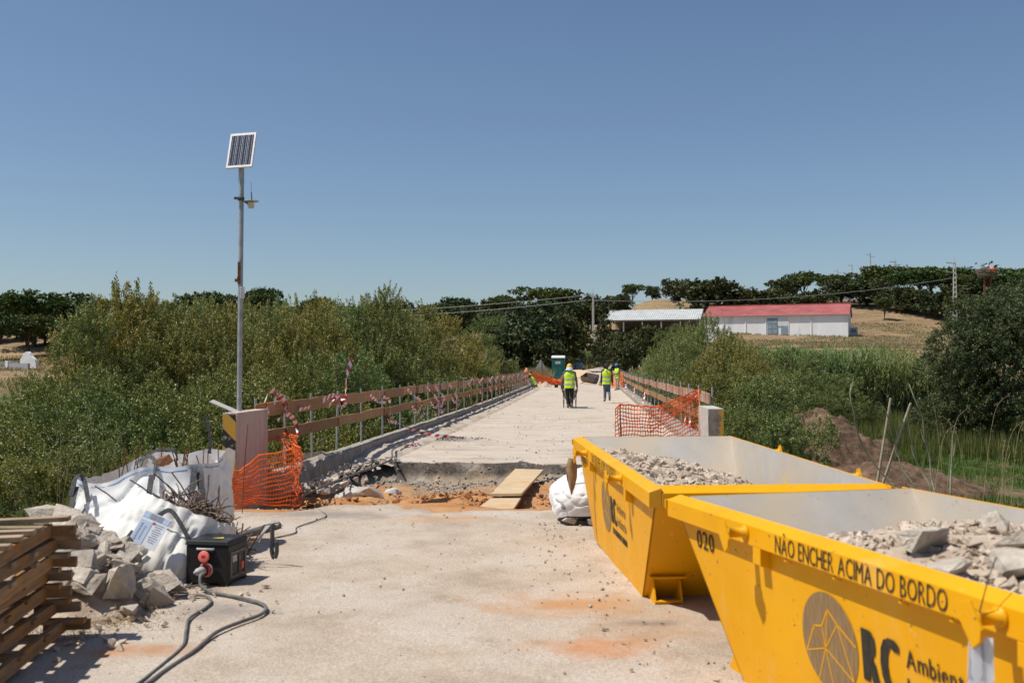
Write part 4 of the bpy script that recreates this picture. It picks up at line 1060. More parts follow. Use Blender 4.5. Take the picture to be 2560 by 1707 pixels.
o = MB().box((0, 0, 0), (.2, .75, .13)).build('concrete_beam', M['grey_timber'], None, bevel=.01); o.matrix_world = TB @ Matrix.Translation((-1.15, -.25, .66)) @ Euler((0.03, .06, .25)).to_matrix().to_4x4()
tag(o, 'straight dusty beam offcut lying in the far end of the front skip', 'beam')
# document pouch hanging from the front skip lug
def pouch():
    t = thing('document_pouch', 'clear plastic document pouch tied to the front skip lug', 'pouch', TB @ Vector((.90, -SW_ / 2 - .10, SH_ - .14)), ROTB[2] + R(28))
    m, nt_, p, _ = nodes('clear_pouch'); p.inputs['Base Color'].default_value = (.8, .8, .82, 1); p.inputs['Roughness'].default_value = .12; p.inputs['Transmission Weight'].default_value = .75; p.inputs['IOR'].default_value = 1.1
    n = 10; vv_ = []
    for j in range(n + 1):
        z = .02 - .62 * j / n
        for i, x in enumerate((-.045, -.015, .02, .055)): vv_.append((x * (.75 + .3 * j / n), -.012 * math.sin(i * 1.6 + j * .4) - .008, z))
    fs = [(j * 4 + i, j * 4 + i + 1, j * 4 + 5 + i, j * 4 + 4 + i) for j in range(n) for i in range(3)]
    MB().add(vv_, fs, True).build('plastic_sleeve', m, t)
    v2 = [(x * .92, y + .006, z) for x, y, z in vv_]
    MB().add(v2, fs, True).build('paper_sheet', M['paper'], t)
    MB().add([v2[0], v2[2], v2[10], v2[8]], [(0, 1, 2, 3)]).build('dark_print', M['ink'], t).location = (0, -.004, -.02)
    MB().box((.012, -.02, -.21), (.016, .002, .02)).build('red_mark', M['red_plastic'], t)
    MB().tube([(0, -.01, .02), (.0, .0, .1), (.005, .06, .2), (.0, .14, .26)], .0022, 5).build('string', M['black_plastic'], t)
pouch()
TA = Matrix.Translation(Vector(LOCA)) @ Euler(ROTA).to_matrix().to_4x4()
rg = MB(); n = 9
for sgn in (-1, 1):
    vv_ = []
    for j in range(n + 1):
        z = -.33 * j / n; w_ = .05 * math.sin(math.pi * min(1, (j + 2.2) / (n + 2.2))) + .004
        vv_ += [(-w_, sgn * .012 * math.sin(j), z), (0, sgn * .03 - .01, z - .01), (w_ * .9, sgn * .01 * math.cos(j * 1.3), z)]
    rg.add(vv_, [(j * 3 + i, j * 3 + i + 1, j * 3 + 4 + i, j * 3 + 3 + i) for j in range(n) for i in range(2)], True)
o = rg.build('brown_rag', surf('brown_cardboard', (.26, .16, .08), (.42, .28, .15), 14, .85, .4, .01, 40), None); o.matrix_world = TA @ Matrix.Translation((-.95, -SW_ / 2 - .13, SH_ - .12)) @ Matrix.Rotation(R(75), 4, 'Z')
tag(o, 'folded brown cardboard hanging from the rear skip lug', 'cardboard')

# ------------------------------------------------------------------ sacks
def bag_surface(name, m, c, hx, hy, H, rotz, seed, topz, n_=5.0, flare=.04, sag=.05, rows=44, cols=150, lean=(0, 0), closed=False, fold=.02):
    """soft square sack: superellipse rings, bulging sides, vertical pulls and creases"""
    vv_ = []; fs = []
    for j in range(rows + 1):
        k = j / rows
        for i in range(cols):
            a = 2 * math.pi * i / cols; ca, sa = math.cos(a), math.sin(a)
            r_ = (abs(ca) ** n_ + abs(sa) ** n_) ** (-1 / n_)
            bulge = 1 + sag * math.sin(math.pi * min(1, k * 1.15)) - (flare if k < .06 else 0)
            if closed: bulge *= max(.03, math.cos(max(0, (k - .45) / .55) * math.pi / 2) ** .62)
            x, y = ca * r_ * hx * bulge, sa * r_ * hy * bulge
            z = topz(a) * k
            cr = -fold * 1.5 * (1 - abs(math.sin(a * 4 + k * 5 + 4 * nz(ca * 1.2, sa * 1.2, k * 1.2 + seed, 2)))) ** 4 - fold * .9 * (1 - abs(math.sin(a * 5 - k * 8 + 4 * nz(ca * 1.2 + 5, sa, k + seed, 2)))) ** 4 + nz(ca * 1.4, sa * 1.4 + k * 1.6, seed + 4, 2) * fold * 1.8
            q = 1 + cr / max(hx, hy)
            vv_.append((x * q + lean[0] * k * k, y * q + lean[1] * k * k - (.0 if closed else .36 * (1 - k) ** 1.4 * max(0, -sa)), z + nz(ca * 3, sa * 3, k * 4 + seed, 3) * fold * .8 * k))
    for j in range(rows):
        for i in range(cols):
            i2 = (i + 1) % cols; fs.append((j * cols + i, j * cols + i2, (j + 1) * cols + i2, (j + 1) * cols + i))
    if closed: fs.append(tuple(rows * cols + i for i in range(cols)))
    return MB().add(vv_, fs, True)
t = thing('bulk_bag', 'upright white bulk bag with black lifting straps behind the slumped one', 'bulk bag', (-3.22, 9.1, 0), R(-4), 'white bulk bags')
def topz(a): return .74 + .10 * math.cos(a) + .03 * math.sin(a * 4 + .5) + .02 * math.sin(a * 7) + (.09 if math.sin(a) > .2 else 0) * math.sin(a)
bs = bag_surface('bag', None, None, .585, .44, .75, 0, 3, topz, 6.0, .02, .03, fold=.022)
bs.build('bag_cloth', M['white_fabric'], t)
seam = [(v[0] * 1.004, v[1] * 1.006, v[2] - .035) for v in bs.v[-150:]]
MB().tube(seam[75:150] + seam[:1], .0035, 5, cap=False).build('blue_seam', M['blue_thread'], t)
fl = MB(); r0 = bs.v[30 * 150:31 * 150]; fl.add(r0, [tuple(range(150))]); fl.build('bag_filling', M['rubble_dust'], t)
def strap(parent, pts, w_, nrm=(1, 0, 0), tw=0.0, name='lifting_strap'):
    P_ = smooth_path(pts, 6); o = MB().ribbon(P_, w_, nrm, tw).build(name, M['black_strap'], parent, solid=.004); o.data.polygons.foreach_set('use_smooth', [False] * len(o.data.polygons)); return o
for x, lean_ in ((-.50, -.02), (.17, 0), (.545, .02)):
    zt = .70 + x * .16; yf = -.50
    strap(t, [(x + lean_, yf - .30, .1), (x, yf - .15, .4), (x - .01, yf - .005, zt)], .05)
strap(t, [(-.53, -.56, .55), (-.52, -.51, .68), (-.48, -.49, .715), (-.44, -.50, .66), (-.37, -.565, .50)], .04)
strap(t, [(-.36, .42, .7), (-.30, .40, .80), (-.16, .40, .87), (-.02, .40, .85), (0, .42, .76)], .03, (0, .3, 1))
strap(t, [(-.10, -.30, .74), (-.05, -.32, .82), (.06, -.34, .87), (.15, -.42, .82), (.17, -.50, .68)], .035, (.3, .3, 1))
strap(t, [(.54, -.44, .80), (.58, -.50, .74), (.61, -.54, .62), (.66, -.58, .46)], .06)
o = strap(t, [(.36, .3, .84), (.37, .28, 1.0), (.34, .27, 1.18)], .028); 
MB().prism([(.02, -.2, .80), (.12, -.16, .84), (.17, -.18, .78), (.08, -.22, .76)], (.02, .06, .03)).build('rusty_scrap', M['rust'], t)

t = thing('bulk_bag', 'slumped white bulk bag spilling scrap reinforcement bars', 'bulk bag', (-2.90, 8.02, 0), 0, 'white bulk bags')
vv_ = []; fs = []; rows, cols = 46, 150
for j in range(rows + 1):
    k = j / rows
    cx = .02 + .20 * k ** 1.3; cy = .02 + .16 * k; zc = .0 + .50 * k ** .85
    rx = (.50 + .08 * math.sin(min(1, k * 1.6) * math.pi)) * (1 - .20 * k * k); ry = (.44 + .08 * math.sin(min(1, k * 1.5) * math.pi)) * (1 - .22 * k * k)
    for i in range(cols):
        a = 2 * math.pi * i / cols; ca, sa = math.cos(a), math.sin(a); nn = 3.2 - k
        r_ = (abs(ca) ** nn + abs(sa) ** nn) ** (-1 / nn)
        # radiating pleats drawn towards the gathered middle
        w1 = a * 7 + 3.0 * nz(ca * 1.1, sa * 1.1, k * .8, 2); w2 = a * 15 + 4 * nz(ca * 1.5 + 7, sa * 1.5, k, 2) + 2 * k
        pl_ = -.040 * (1 - abs(math.sin(w1))) ** 3 * (.4 + .6 * math.sin(math.pi * k)) - .018 * (1 - abs(math.sin(w2))) ** 2 + nz(ca * 1.3, sa * 1.3, k * 1.6, 2) * .05
        x = cx + ca * r_ * (rx + pl_); y = cy + sa * r_ * (ry + pl_)
        tilt = (-.30 * ca - .16 * sa) * k * .55
        vv_.append((x, y, max(.0, zc + tilt * .95 + nz(ca * 3, sa * 3, k * 5 + 2, 3) * .03 * k)))
for j in range(rows):
    for i in range(cols):
        i2 = (i + 1) % cols; fs.append((j * cols + i, j * cols + i2, (j + 1) * cols + i2, (j + 1) * cols + i))
MB().add(vv_, fs, True).build('bag_cloth', M['cream_fabric'], t)
mouth = vv_[-150:]
strap(t, [(-.20, -.50, .06), (-.12, -.47, .22), (-.03, -.44, .32), (.03, -.42, .40)], .06, (1, 0, .3))
strap(t, [(-.44, -.2, .55), (-.49, -.26, .42), (-.52, -.32, .30)], .035, (0, 1, 0))
strap(t, [(.16, -.28, .50), (.26, -.30, .545), (.36, -.34, .44), (.46, -.36, .26), (.50, -.33, .12)], .035, (.4, 0, 1))
strap(t, [(-.62, -.42, .06), (-.55, -.40, .14), (-.46, -.38, .18)], .02, (0, 1, 0))
lb = thing('x', 'x', 'x'); bpy.data.objects.remove(lb)
lo = MB().box((0, 0, 0), (.21, .003, .27)).build('paper_label', M['paper'], t); lo.location = (.17, -.475, .42); lo.rotation_euler = (R(-32), R(24), R(6))
MB().box((-.055, -.003, -.035), (.09, .002, .19)).build('pale_blue_field', M['paper_blue'], lo)
for k in range(4): MB().box((-.078 + k * .052, -.003, .105), (.044, .002, .045)).build('small_picture', [M['paper_blue'], M['ink'], M['ink'], M['paper_blue']][k], lo)
pr = MB()
for k in range(7): pr.box((-.075, -.0045, -.10 + k * .021), (.014, .001, .015)); pr.box((-.045, -.0045, -.09 + k * .017), (.010, .001, .012))
for k in range(9): pr.box((.045, -.0035, .06 - k * .018), (.07 - .012 * (k % 3), .001, .004))
tag(pr.build('printed_lines', M['ink'], lo), kind='stuff')
MB().box((.0, -.004, .06), (.018, .001, .018)).build('red_mark', M['red_plastic'], lo)

# scrap bars heaped in the mouth of the slumped bag
r_ = random.Random(5); mb = MB()
def rod(c, L_, bend):
    d = Vector((r_.gauss(0, 1), r_.gauss(0, 1), r_.gauss(0, .55))).normalized(); p = Vector(c) - d * L_ / 2; pts = [p.copy()]
    for i in range(4):
        d = (d + Vector((r_.gauss(0, bend), r_.gauss(0, bend), r_.gauss(0, bend)))).normalized(); p = p + d * L_ / 4; pts.append(p.copy())
    mb.tube(pts, r_.choice((.0045, .006, .0075)), 5)
for k in range(330):
    a = r_.random(); ang = r_.uniform(0, 6.28); rad = math.sqrt(r_.random())
    cx = -2.62 + .30 * rad * math.cos(ang) + .14 * a; cy = 8.32 + .27 * rad * math.sin(ang)
    cz = .40 + .16 * (1 - rad) - .62 * (cx + 2.62) + r_.uniform(-.1, .03)
    rod((cx, cy, max(.04, cz)), r_.uniform(.10, .30), .35)
for p0, p1 in (((-2.95, 8.2, .60), (-3.10, 8.1, .74)), ((-2.78, 8.3, .58), (-2.94, 8.2, .78)), ((-2.72, 8.4, .55), (-2.83, 8.3, .78)), ((-3.2, 8.1, .56), (-3.34, 8.0, .70)), ((-2.55, 8.3, .5), (-2.52, 8.3, .76)), ((-2.48, 8.3, .42), (-2.40, 8.2, .66)), ((-2.62, 8.3, .46), (-2.25, 8.2, .52)), ((-2.45, 8.3, .2), (-2.18, 8.2, .3))):
    a, b = Vector(p0), Vector(p1); mb.tube([a, a.lerp(b, .5) + Vector((.006, .01, 0)), b], .006, 5)
o = mb.build('scrap_rebar', surf('scrap_rebar', (.14, .095, .07), (.32, .24, .18), 30, .85, .4, .002, 90), None, True); tag(o, 'tangle of short rusty reinforcement bars spilling from the slumped bag', 'scrap metal', kind='stuff')
mb = MB()
for k in range(22):
    x, y = -3.2 + r_.uniform(-.45, .5), 9.1 + r_.uniform(-.35, .35); mb.tube([(x, y, .55), (x + r_.uniform(-.1, .1), y + r_.uniform(-.1, .1), .75 + r_.uniform(0, .22))], .005, 5)
o = mb.build('bar_ends', M['rust'], None, True); tag(o, 'rusty bar ends poking out of the upright bag', 'scrap metal', kind='stuff')

t = thing('rubble_sack', 'white sack of rubble leaning behind the rear skip', 'sack', (.80, 10.75, .1), R(8))
bag_surface('sack', None, None, .36, .34, .42, 0, 9, lambda a: .44 + .04 * math.cos(a * 2), 3.2, 0, .08, 34, 120, (.03, .03), True, .014).build('sack_cloth', M['white_fabric'], t)
MB().ribbon(smooth_path([(-.2, -.36, .34), (0, -.385, .36), (.25, -.36, .37)], 5), .012, (0, 0, 1)).build('seam', M['cream_fabric'], t)
MB().lathe([(.0, 0), (.035, .003), (.03, .006), (.0, .008)], 12, Matrix.Translation((-.30, -.29, .1)) @ Matrix.Rotation(R(80), 4, 'X')).build('torn_patch', M['ink'], t)
for k, (x, y, s_) in enumerate(((.62, 10.5, (.2, .16, .13)), (.92, 10.45, (.3, .2, .15)), (1.05, 10.9, (.3, .3, .14)), (.75, 10.9, (.3, .3, .14)))):
    o = link('concrete_chunk', chunk('concrete_chunk', s_, 77 + k, M['broken_concrete']), None, (x, y, s_[2] * .42), (0, 0, k)); tag(o, 'rough concrete lump under the white sack by the rear skip', 'concrete chunk', 'lumps under the white sack')

# ------------------------------------------------------------------ rubble heap beside the bags
M['block'] = surf('broken_block', (.30, .25, .20), (.48, .42, .35), 7, .95, .8, .025, 26, (.36, .28, .21), 2.2)
def heap(x, y):
    a = ((x + 3.2) * .86 + (y - 7.3) * .5); b = (-(x + 3.2) * .5 + (y - 7.3) * .86)
    return max(0, .50 * (1 - ((a / .55) ** 2 + (b / 1.05) ** 2)))
r_ = random.Random(21); placed = []
spots = [(-2.62, 6.72, .42, .26, .24), (-2.50, 6.95, .30, .24, .22), (-2.80, 6.62, .3, .2, .16), (-2.55, 7.2, .36, .24, .2), (-2.62, 7.40, .26, .13, .10), (-2.48, 7.38, .22, .14, .1), (-2.85, 7.42, .24, .2, .14), (-2.72, 7.0, .34, .24, .2), (-2.9, 6.8, .3, .26, .2), (-3.05, 6.6, .34, .26, .2), (-2.85, 7.3, .40, .22, .2), (-2.95, 7.35, .34, .22, .12), (-3.25, 7.42, .40, .30, .22), (-3.15, 7.3, .36, .26, .22), (-3.1, 7.0, .36, .26, .2)]
for i in range(34): spots.append((r_.gauss(-3.15, .28), r_.gauss(7.25, .36), r_.uniform(.16, .40), r_.uniform(.13, .26), r_.uniform(.08, .2)))
for k, (x, y, a, b, c) in enumerate(spots):
    if (y < 6.55 and x < -2.75) or (y > 7.45 and x > -3.15) or (y > 7.75 and x > -3.5): continue
    m = M['block'] if k % 3 else M['broken_concrete']
    o = link('concrete_chunk', chunk('concrete_chunk', (a, b, c), 400 + k, m, 2, 12), None, (x, y, c * .38 + heap(x, y) * .75), (R(r_.uniform(-24, 24)), R(r_.uniform(-24, 24)), r_.uniform(0, 6.28)))
    tag(o, 'broken concrete chunk in the heap between timber stack and white bags', 'concrete chunk', 'rubble heap beside the white bags')
o = link('concrete_chunk', chunk('concrete_chunk', (.62, .2, .17), 555, M['broken_concrete'], 3, 18), None, (-3.75, 8.3, .42), (R(6), R(4), R(6))); tag(o, 'long broken concrete beam on top of the rubble heap under the upright bag', 'concrete chunk', 'rubble heap beside the white bags')
o = link('concrete_chunk', chunk('concrete_chunk', (.46, .24, .2), 556, M['broken_concrete'], 3, 16), None, (-3.42, 7.75, .46), (R(-10), R(18), R(-20))); tag(o, 'pale crumbly block crowning the rubble heap behind the timber', 'concrete chunk', 'rubble heap beside the white bags')
o = MB().add([tuple(v) for v in []], []) if False else None
us = list(np.linspace(-4.1, -2.2, 40)); vs2 = list(np.linspace(6.2, 8.9, 46))
o = link('heap_dust', grid_mesh('heap_dust', us, vs2, lambda x, y: (x, y, heap(x, y) * .78 - .03 + nz(x * 4, y * 4, 1, 3) * .03))); o.data.materials.append(M['rubble_dust']); tag(o, 'fine dust and crumbs under the rubble heap', 'rubble', kind='stuff')
scatter('heap_crumbs', 'small crumbs round the foot of the rubble heap', 420, lambda r: (r.normal(-2.75, .35), r.normal(7.1, .6)), .01, .07, M['rubble_bits'], 31, lambda x, y: max(0, heap(x, y) * .76), pw=2.5)

# ------------------------------------------------------------------ stacked timber frames
r_ = random.Random(9); dirv = Vector((-.153, .988, 0)); side = Vector((.988, .153, 0)); end = Vector((-2.82, 6.15, 0))
names = ['topmost', 'second', 'third', 'fourth', 'fifth', 'sixth', 'lowest']
zs = [.62, .525, .43, .335, .235, .13, .03]; FB = []
for k in range(7):
    z = zs[k]; dx = r_.uniform(-.05, .05) + (.05 if k >= 5 else 0); da = r_.uniform(-.03, .03) + (.02 if k < 2 else 0)
    t = thing('timber_frame', names[k] + ' timber frame of the stack beside the rubble heap', 'timber frame', end + side * dx + dirv * r_.uniform(-.1, .06) + Vector((0, 0, z)), math.atan2(-dirv.x, dirv.y) * 1 + da, 'stacked timber frames')
    t.rotation_euler[0] = R(r_.uniform(-.8, .8)); L_ = r_.uniform(2.4, 2.7)
    m = M['old_timber']
    for w_ in (0, -.55, -1.1):
        h = .088; MB().box((w_, -L_ / 2, h / 2), (.042, L_, h - .004 - r_.uniform(0, .012))).build('rail', m, t, bevel=.004)
    y = -.05
    while y > -L_ + .1:
        ex = .11 + r_.uniform(-.03, .03)
        if y < -.1: ex = .02
        q = MB().box((0, 0, 0), (1.1 + .1 + ex, .075, .028)).build('cross_slat', M['grey_timber'] if k < 4 else m, t, bevel=.003); q.location = (-.55 + ex / 2 - .03, y, .102 if k == 0 else .078); q.rotation_euler = (r_.uniform(-.03, .03), r_.uniform(-.03, .03), r_.uniform(-.05, .05))
        y -= r_.uniform(.34, .42) if k else .2
    q = MB().box((0, 0, 0), (.27, .04, .06)).build('block_end', M['grey_timber'] if k % 2 else m, t, bevel=.003); q.location = (.02, .0, .04); q.rotation_euler = (0, r_.uniform(-.06, .06), r_.uniform(-.1, .1))

# ------------------------------------------------------------------ power distribution box and cables
t = thing('power_box', 'black plastic power distribution box with a red socket on the road', 'power box', (-2.285, 7.75, 0), R(-9.5))
MB().box((0, 0, .155), (.345, .33, .29)).build('box_body', M['black_plastic'], t, bevel=.012)
MB().box((0, .0, .318), (.36, .345, .035), taper=.94).build('lid', M['black_plastic'], t, bevel=.006)
for x in (-.14, .14): MB().box((x, -.145, .01), (.06, .05, .02)).box((x, .145, .01), (.06, .05, .02)).build('foot', M['black_plastic'], t)
hd = MB().box((-.01, -.168, .262), (.13, .006, .036)).build('handle_recess_shade', flat('recess_shade_black', (.006, .006, .006), .6), t, bevel=.002)  # flat near-black plate paints in the shade of the handle hollow
MB().tube([(-.075, -.170, .275), (-.07, -.186, .275), (.05, -.186, .275), (.055, -.170, .275)], .009, 8).build('handle', M['grey_plastic'], t)
Mx = Matrix.Translation((-.005, -.166, .118)) @ Matrix.Rotation(R(90), 4, 'X')
so = MB().lathe([(.045, 0), (.047, .03), (.040, .045), (.040, .01), (0, .01)], 24, Mx).build('socket', M['red_plastic'], t)
MB().lathe([(.055, 0), (.055, .004), (.049, .005)], 24, Mx).build('socket_ring', M['grey_plastic'], so)
MB().lathe([(0, 0), (.042, 0), (.044, .012), (.036, .016), (0, .016)], 24, Matrix.Translation((-.002, -.205, .222)) @ Matrix.Rotation(R(78), 4, 'X')).build('socket_cap', flat('faded_red_plastic', (.72, .16, .13), .5), so)
MB().box((-.004, -.195, .172), (.03, .012, .04)).build('cap_hinge', M['red_plastic'], so)
MB().box((-.002, -.2225, .225), (.03, .003, .022)).build('cap_label', flat('dull_red', (.45, .05, .04), .6), so)
MB().lathe([(.034, .03), (.032, .06), (.026, .10), (.014, .105), (.011, .13)], 18, Mx @ Matrix.Rotation(R(-14), 4, 'Y')).build('plug', M['grey_plastic'], t)
MB().add([(-.02, -.05, .337), (.075, -.05, .337), (.06, .0, .337)], [(0, 1, 2)]).build('warning_triangle', flat('warning_yellow', (.78, .62, .05), .5), t)
st = MB(); r_ = random.Random(2)
for k in range(14): st.box((.085 + .016 * (k % 4) + .02, -.12 + .03 * (k // 4), .3368), (.010, .014, .0012), (0, 0, r_.uniform(-.4, .4)))
st.build('faded_lettering', flat('faded_grey_print', (.16, .16, .16), .7), t)
fr = MB().box((.176, 0, .235), (.008, .27, .02)).box((.176, 0, .055), (.008, .27, .02)).box((.176, -.125, .15), (.008, .022, .2)).box((.176, .125, .15), (.008, .022, .2)).box((.176, .02, .15), (.008, .016, .2)).build('side_frame', flat('grey_brown_frame', (.13, .115, .10), .6), t)
MB().box((.176, .06, .12), (.02, .04, .055)).build('side_socket', M['red_plastic'], t); MB().box((.174, -.06, .19), (.006, .07, .05)).build('breaker_window', M['grey_plastic'], t)

def cable(pts, r__, label):
    o = MB().tube(smooth_path(pts, 8), r__, 8).build('power_cable', M['rubber'], None, True); tag(o, label, 'cable', 'cables on the road'); return o
cz = .014
A = [(-2.30, 7.46, .115), (-2.31, 7.42, .10), (-2.29, 7.38, .04)] + [(x, y, cz) for x, y in [(-2.20, 7.31), (-2.05, 7.2), (-1.936, 7.128), (-1.753, 6.964), (-1.67, 6.807), (-1.669, 6.632), (-1.749, 6.444), (-1.828, 6.201), (-1.835, 5.804), (-1.871, 5.456), (-1.888, 5.206), (-1.91, 4.9), (-1.95, 4.5), (-2.0, 3.8)]]
cable(A, .0125, 'thick grey cable plugged into the black power box')
Bc = [(x, y, .011) for x, y in [(-2.95, 7.0), (-2.67, 7.101), (-2.478, 7.101), (-2.323, 7.214), (-2.197, 7.185), (-2.108, 7.018), (-2.093, 6.807), (-2.111, 6.56), (-2.031, 6.244), (-1.94, 5.918), (-1.93, 5.625), (-1.935, 5.328), (-1.945, 5.118), (-1.96, 4.8), (-2.05, 4.3), (-2.1, 3.8)]]
cable(Bc, .0095, 'thinner grey cable looping from the rubble heap across the road')
cable([(-2.95, 7.25, .01), (-2.733, 7.301, .01), (-2.657, 7.421, .01), (-2.43, 7.48, .012), (-2.3, 7.6, .012)], .008, 'short thin cable running from the rubble to the black box')
cable([(-2.30, 9.6, .01), (-2.15, 9.9, .012), (-2.2, 10.3, .01), (-2.05, 11.0, .01), (-2.25, 11.6, .0)] , .007, 'dark cable lying on the soil in front of the orange net')
cable([tuple(B(-3.72, 12.1, -.02)), tuple(B(-3.55, 13.2, .06)), tuple(B(-3.45, 14.6, .08)), tuple(B(-3.3, 16.3, .12)), tuple(B(-3.62, 18.2, .14)), tuple(B(-3.75, 21, .1)), tuple(B(-3.8, 26, .08)), tuple(B(-3.85, 34, .08))], .016, 'dark hose lying along the left kerb past the trench')
t = thing('hanging_strap', 'black webbing strap hanging from a white bag scrap behind the power box', 'strap', (-1.98, 8.25, 0))
MB().ribbon(smooth_path([(0, 0, .36), (.005, -.01, .25), (.0, 0, .14), (.02, .0, .08), (.04, 0, .13), (.035, 0, .22)], 6), .035, (1, .3, 0)).build('webbing', M['black_strap'], t, solid=.004)
MB().ribbon(smooth_path([(-.14, .1, .2), (-.06, .06, .32), (.0, .02, .37), (.05, .0, .36)], 5), .03, (0, 0, 1)).build('cloth_scrap', M['white_fabric'], t)
MB().tube([(-.3, .2, .0), (-.08, .05, .34), (.05, -.02, .37)], .006, 6).build('bent_bar', M['rust'], t)
o = MB().tube(smooth_path([(-2.62, 9.65, .02), (-2.5, 9.9, .03), (-2.4, 10.25, .03)], 5), [.045] * 11, 10).build('hose_offcut', M['rubber'], None, True); tag(o, 'short grey hose offcut on the soil beside the upright bag', 'hose')
o = MB().tube([(-3.05, 11.3, .0), (-3.03, 11.3, .5), (-3.0, 11.32, 1.0)], .005, 5).build('thin_rod', M['rust'], None, True); tag(o, 'thin bent rod leaning on the striped pillar', 'rod')
# ------------------------------------------------------------------ people
SKIN = surf('dark_skin', (.10, .05, .03), (.15, .08, .05), 9, .55, .05, .002)
SKIN2 = surf('tanned_skin', (.32, .17, .10), (.40, .23, .15), 9, .55, .05, .002)
M['vest'] = surf('lime_vest', (.50, .72, .03), (.60, .83, .05), 7, .7, .5, .012, 9)
M['reflective'] = surf('reflective_band', (.34, .36, .38), (.44, .46, .48), 20, .4, 0)
def sph(mb, c, r_, sx=1, sy=1, sz=1, n=12):
    prof = [(max(1e-5, r_ * math.sin(math.pi * i / 10)), -r_ * math.cos(math.pi * i / 10) * sz) for i in range(11)]
    mb.lathe(prof, n, Matrix.Translation(Vector(c)), True, sx, sy)
def limb(mb, pts, rs, n=10):
    mb.tube(pts, rs, n)
    for p, r_ in zip(pts, rs): sph(mb, p, r_ * .995, n=n)
def remesh(o, vx):
    md = o.modifiers.new('remesh', 'REMESH'); md.mode = 'VOXEL'; md.voxel_size = vx; md.use_smooth_shade = True
    sm = o.modifiers.new('smooth', 'SMOOTH'); sm.factor = .5; sm.iterations = 3
def V3(*a): return Vector(a)
def hand(mb, wrist, elbow, fwd, curl):
    """palm and five fingers continuing the forearm; fwd is where the palm faces"""
    d = (wrist - elbow).normalized(); f = (Vector(fwd) - d * d.dot(Vector(fwd))).normalized(); s = d.cross(f)
    palm = wrist + d * .05
    for k in (-1, 0, 1): limb(mb, [wrist + s * .012 * k, palm + s * .024 * k + d * .035], [.022, .016], 8)
    for k, (o_, L_) in enumerate(((-.033, .062), (-.011, .078), (.011, .074), (.032, .058))):
        a = palm + d * .04 + s * o_; b = a + (d * math.cos(curl) + f * math.sin(curl)) * L_ * .5; c = b + (d * math.cos(curl * 2.2) + f * math.sin(curl * 2.2)) * L_ * .5
        limb(mb, [a, b, c], [.0105, .0098, .009], 7)
    a = palm - d * .02 - s * .034; b = a - s * .025 + f * .02 + d * .018; limb(mb, [a, b, b + f * .025 + d * .025], [.012, .011, .0095], 7)
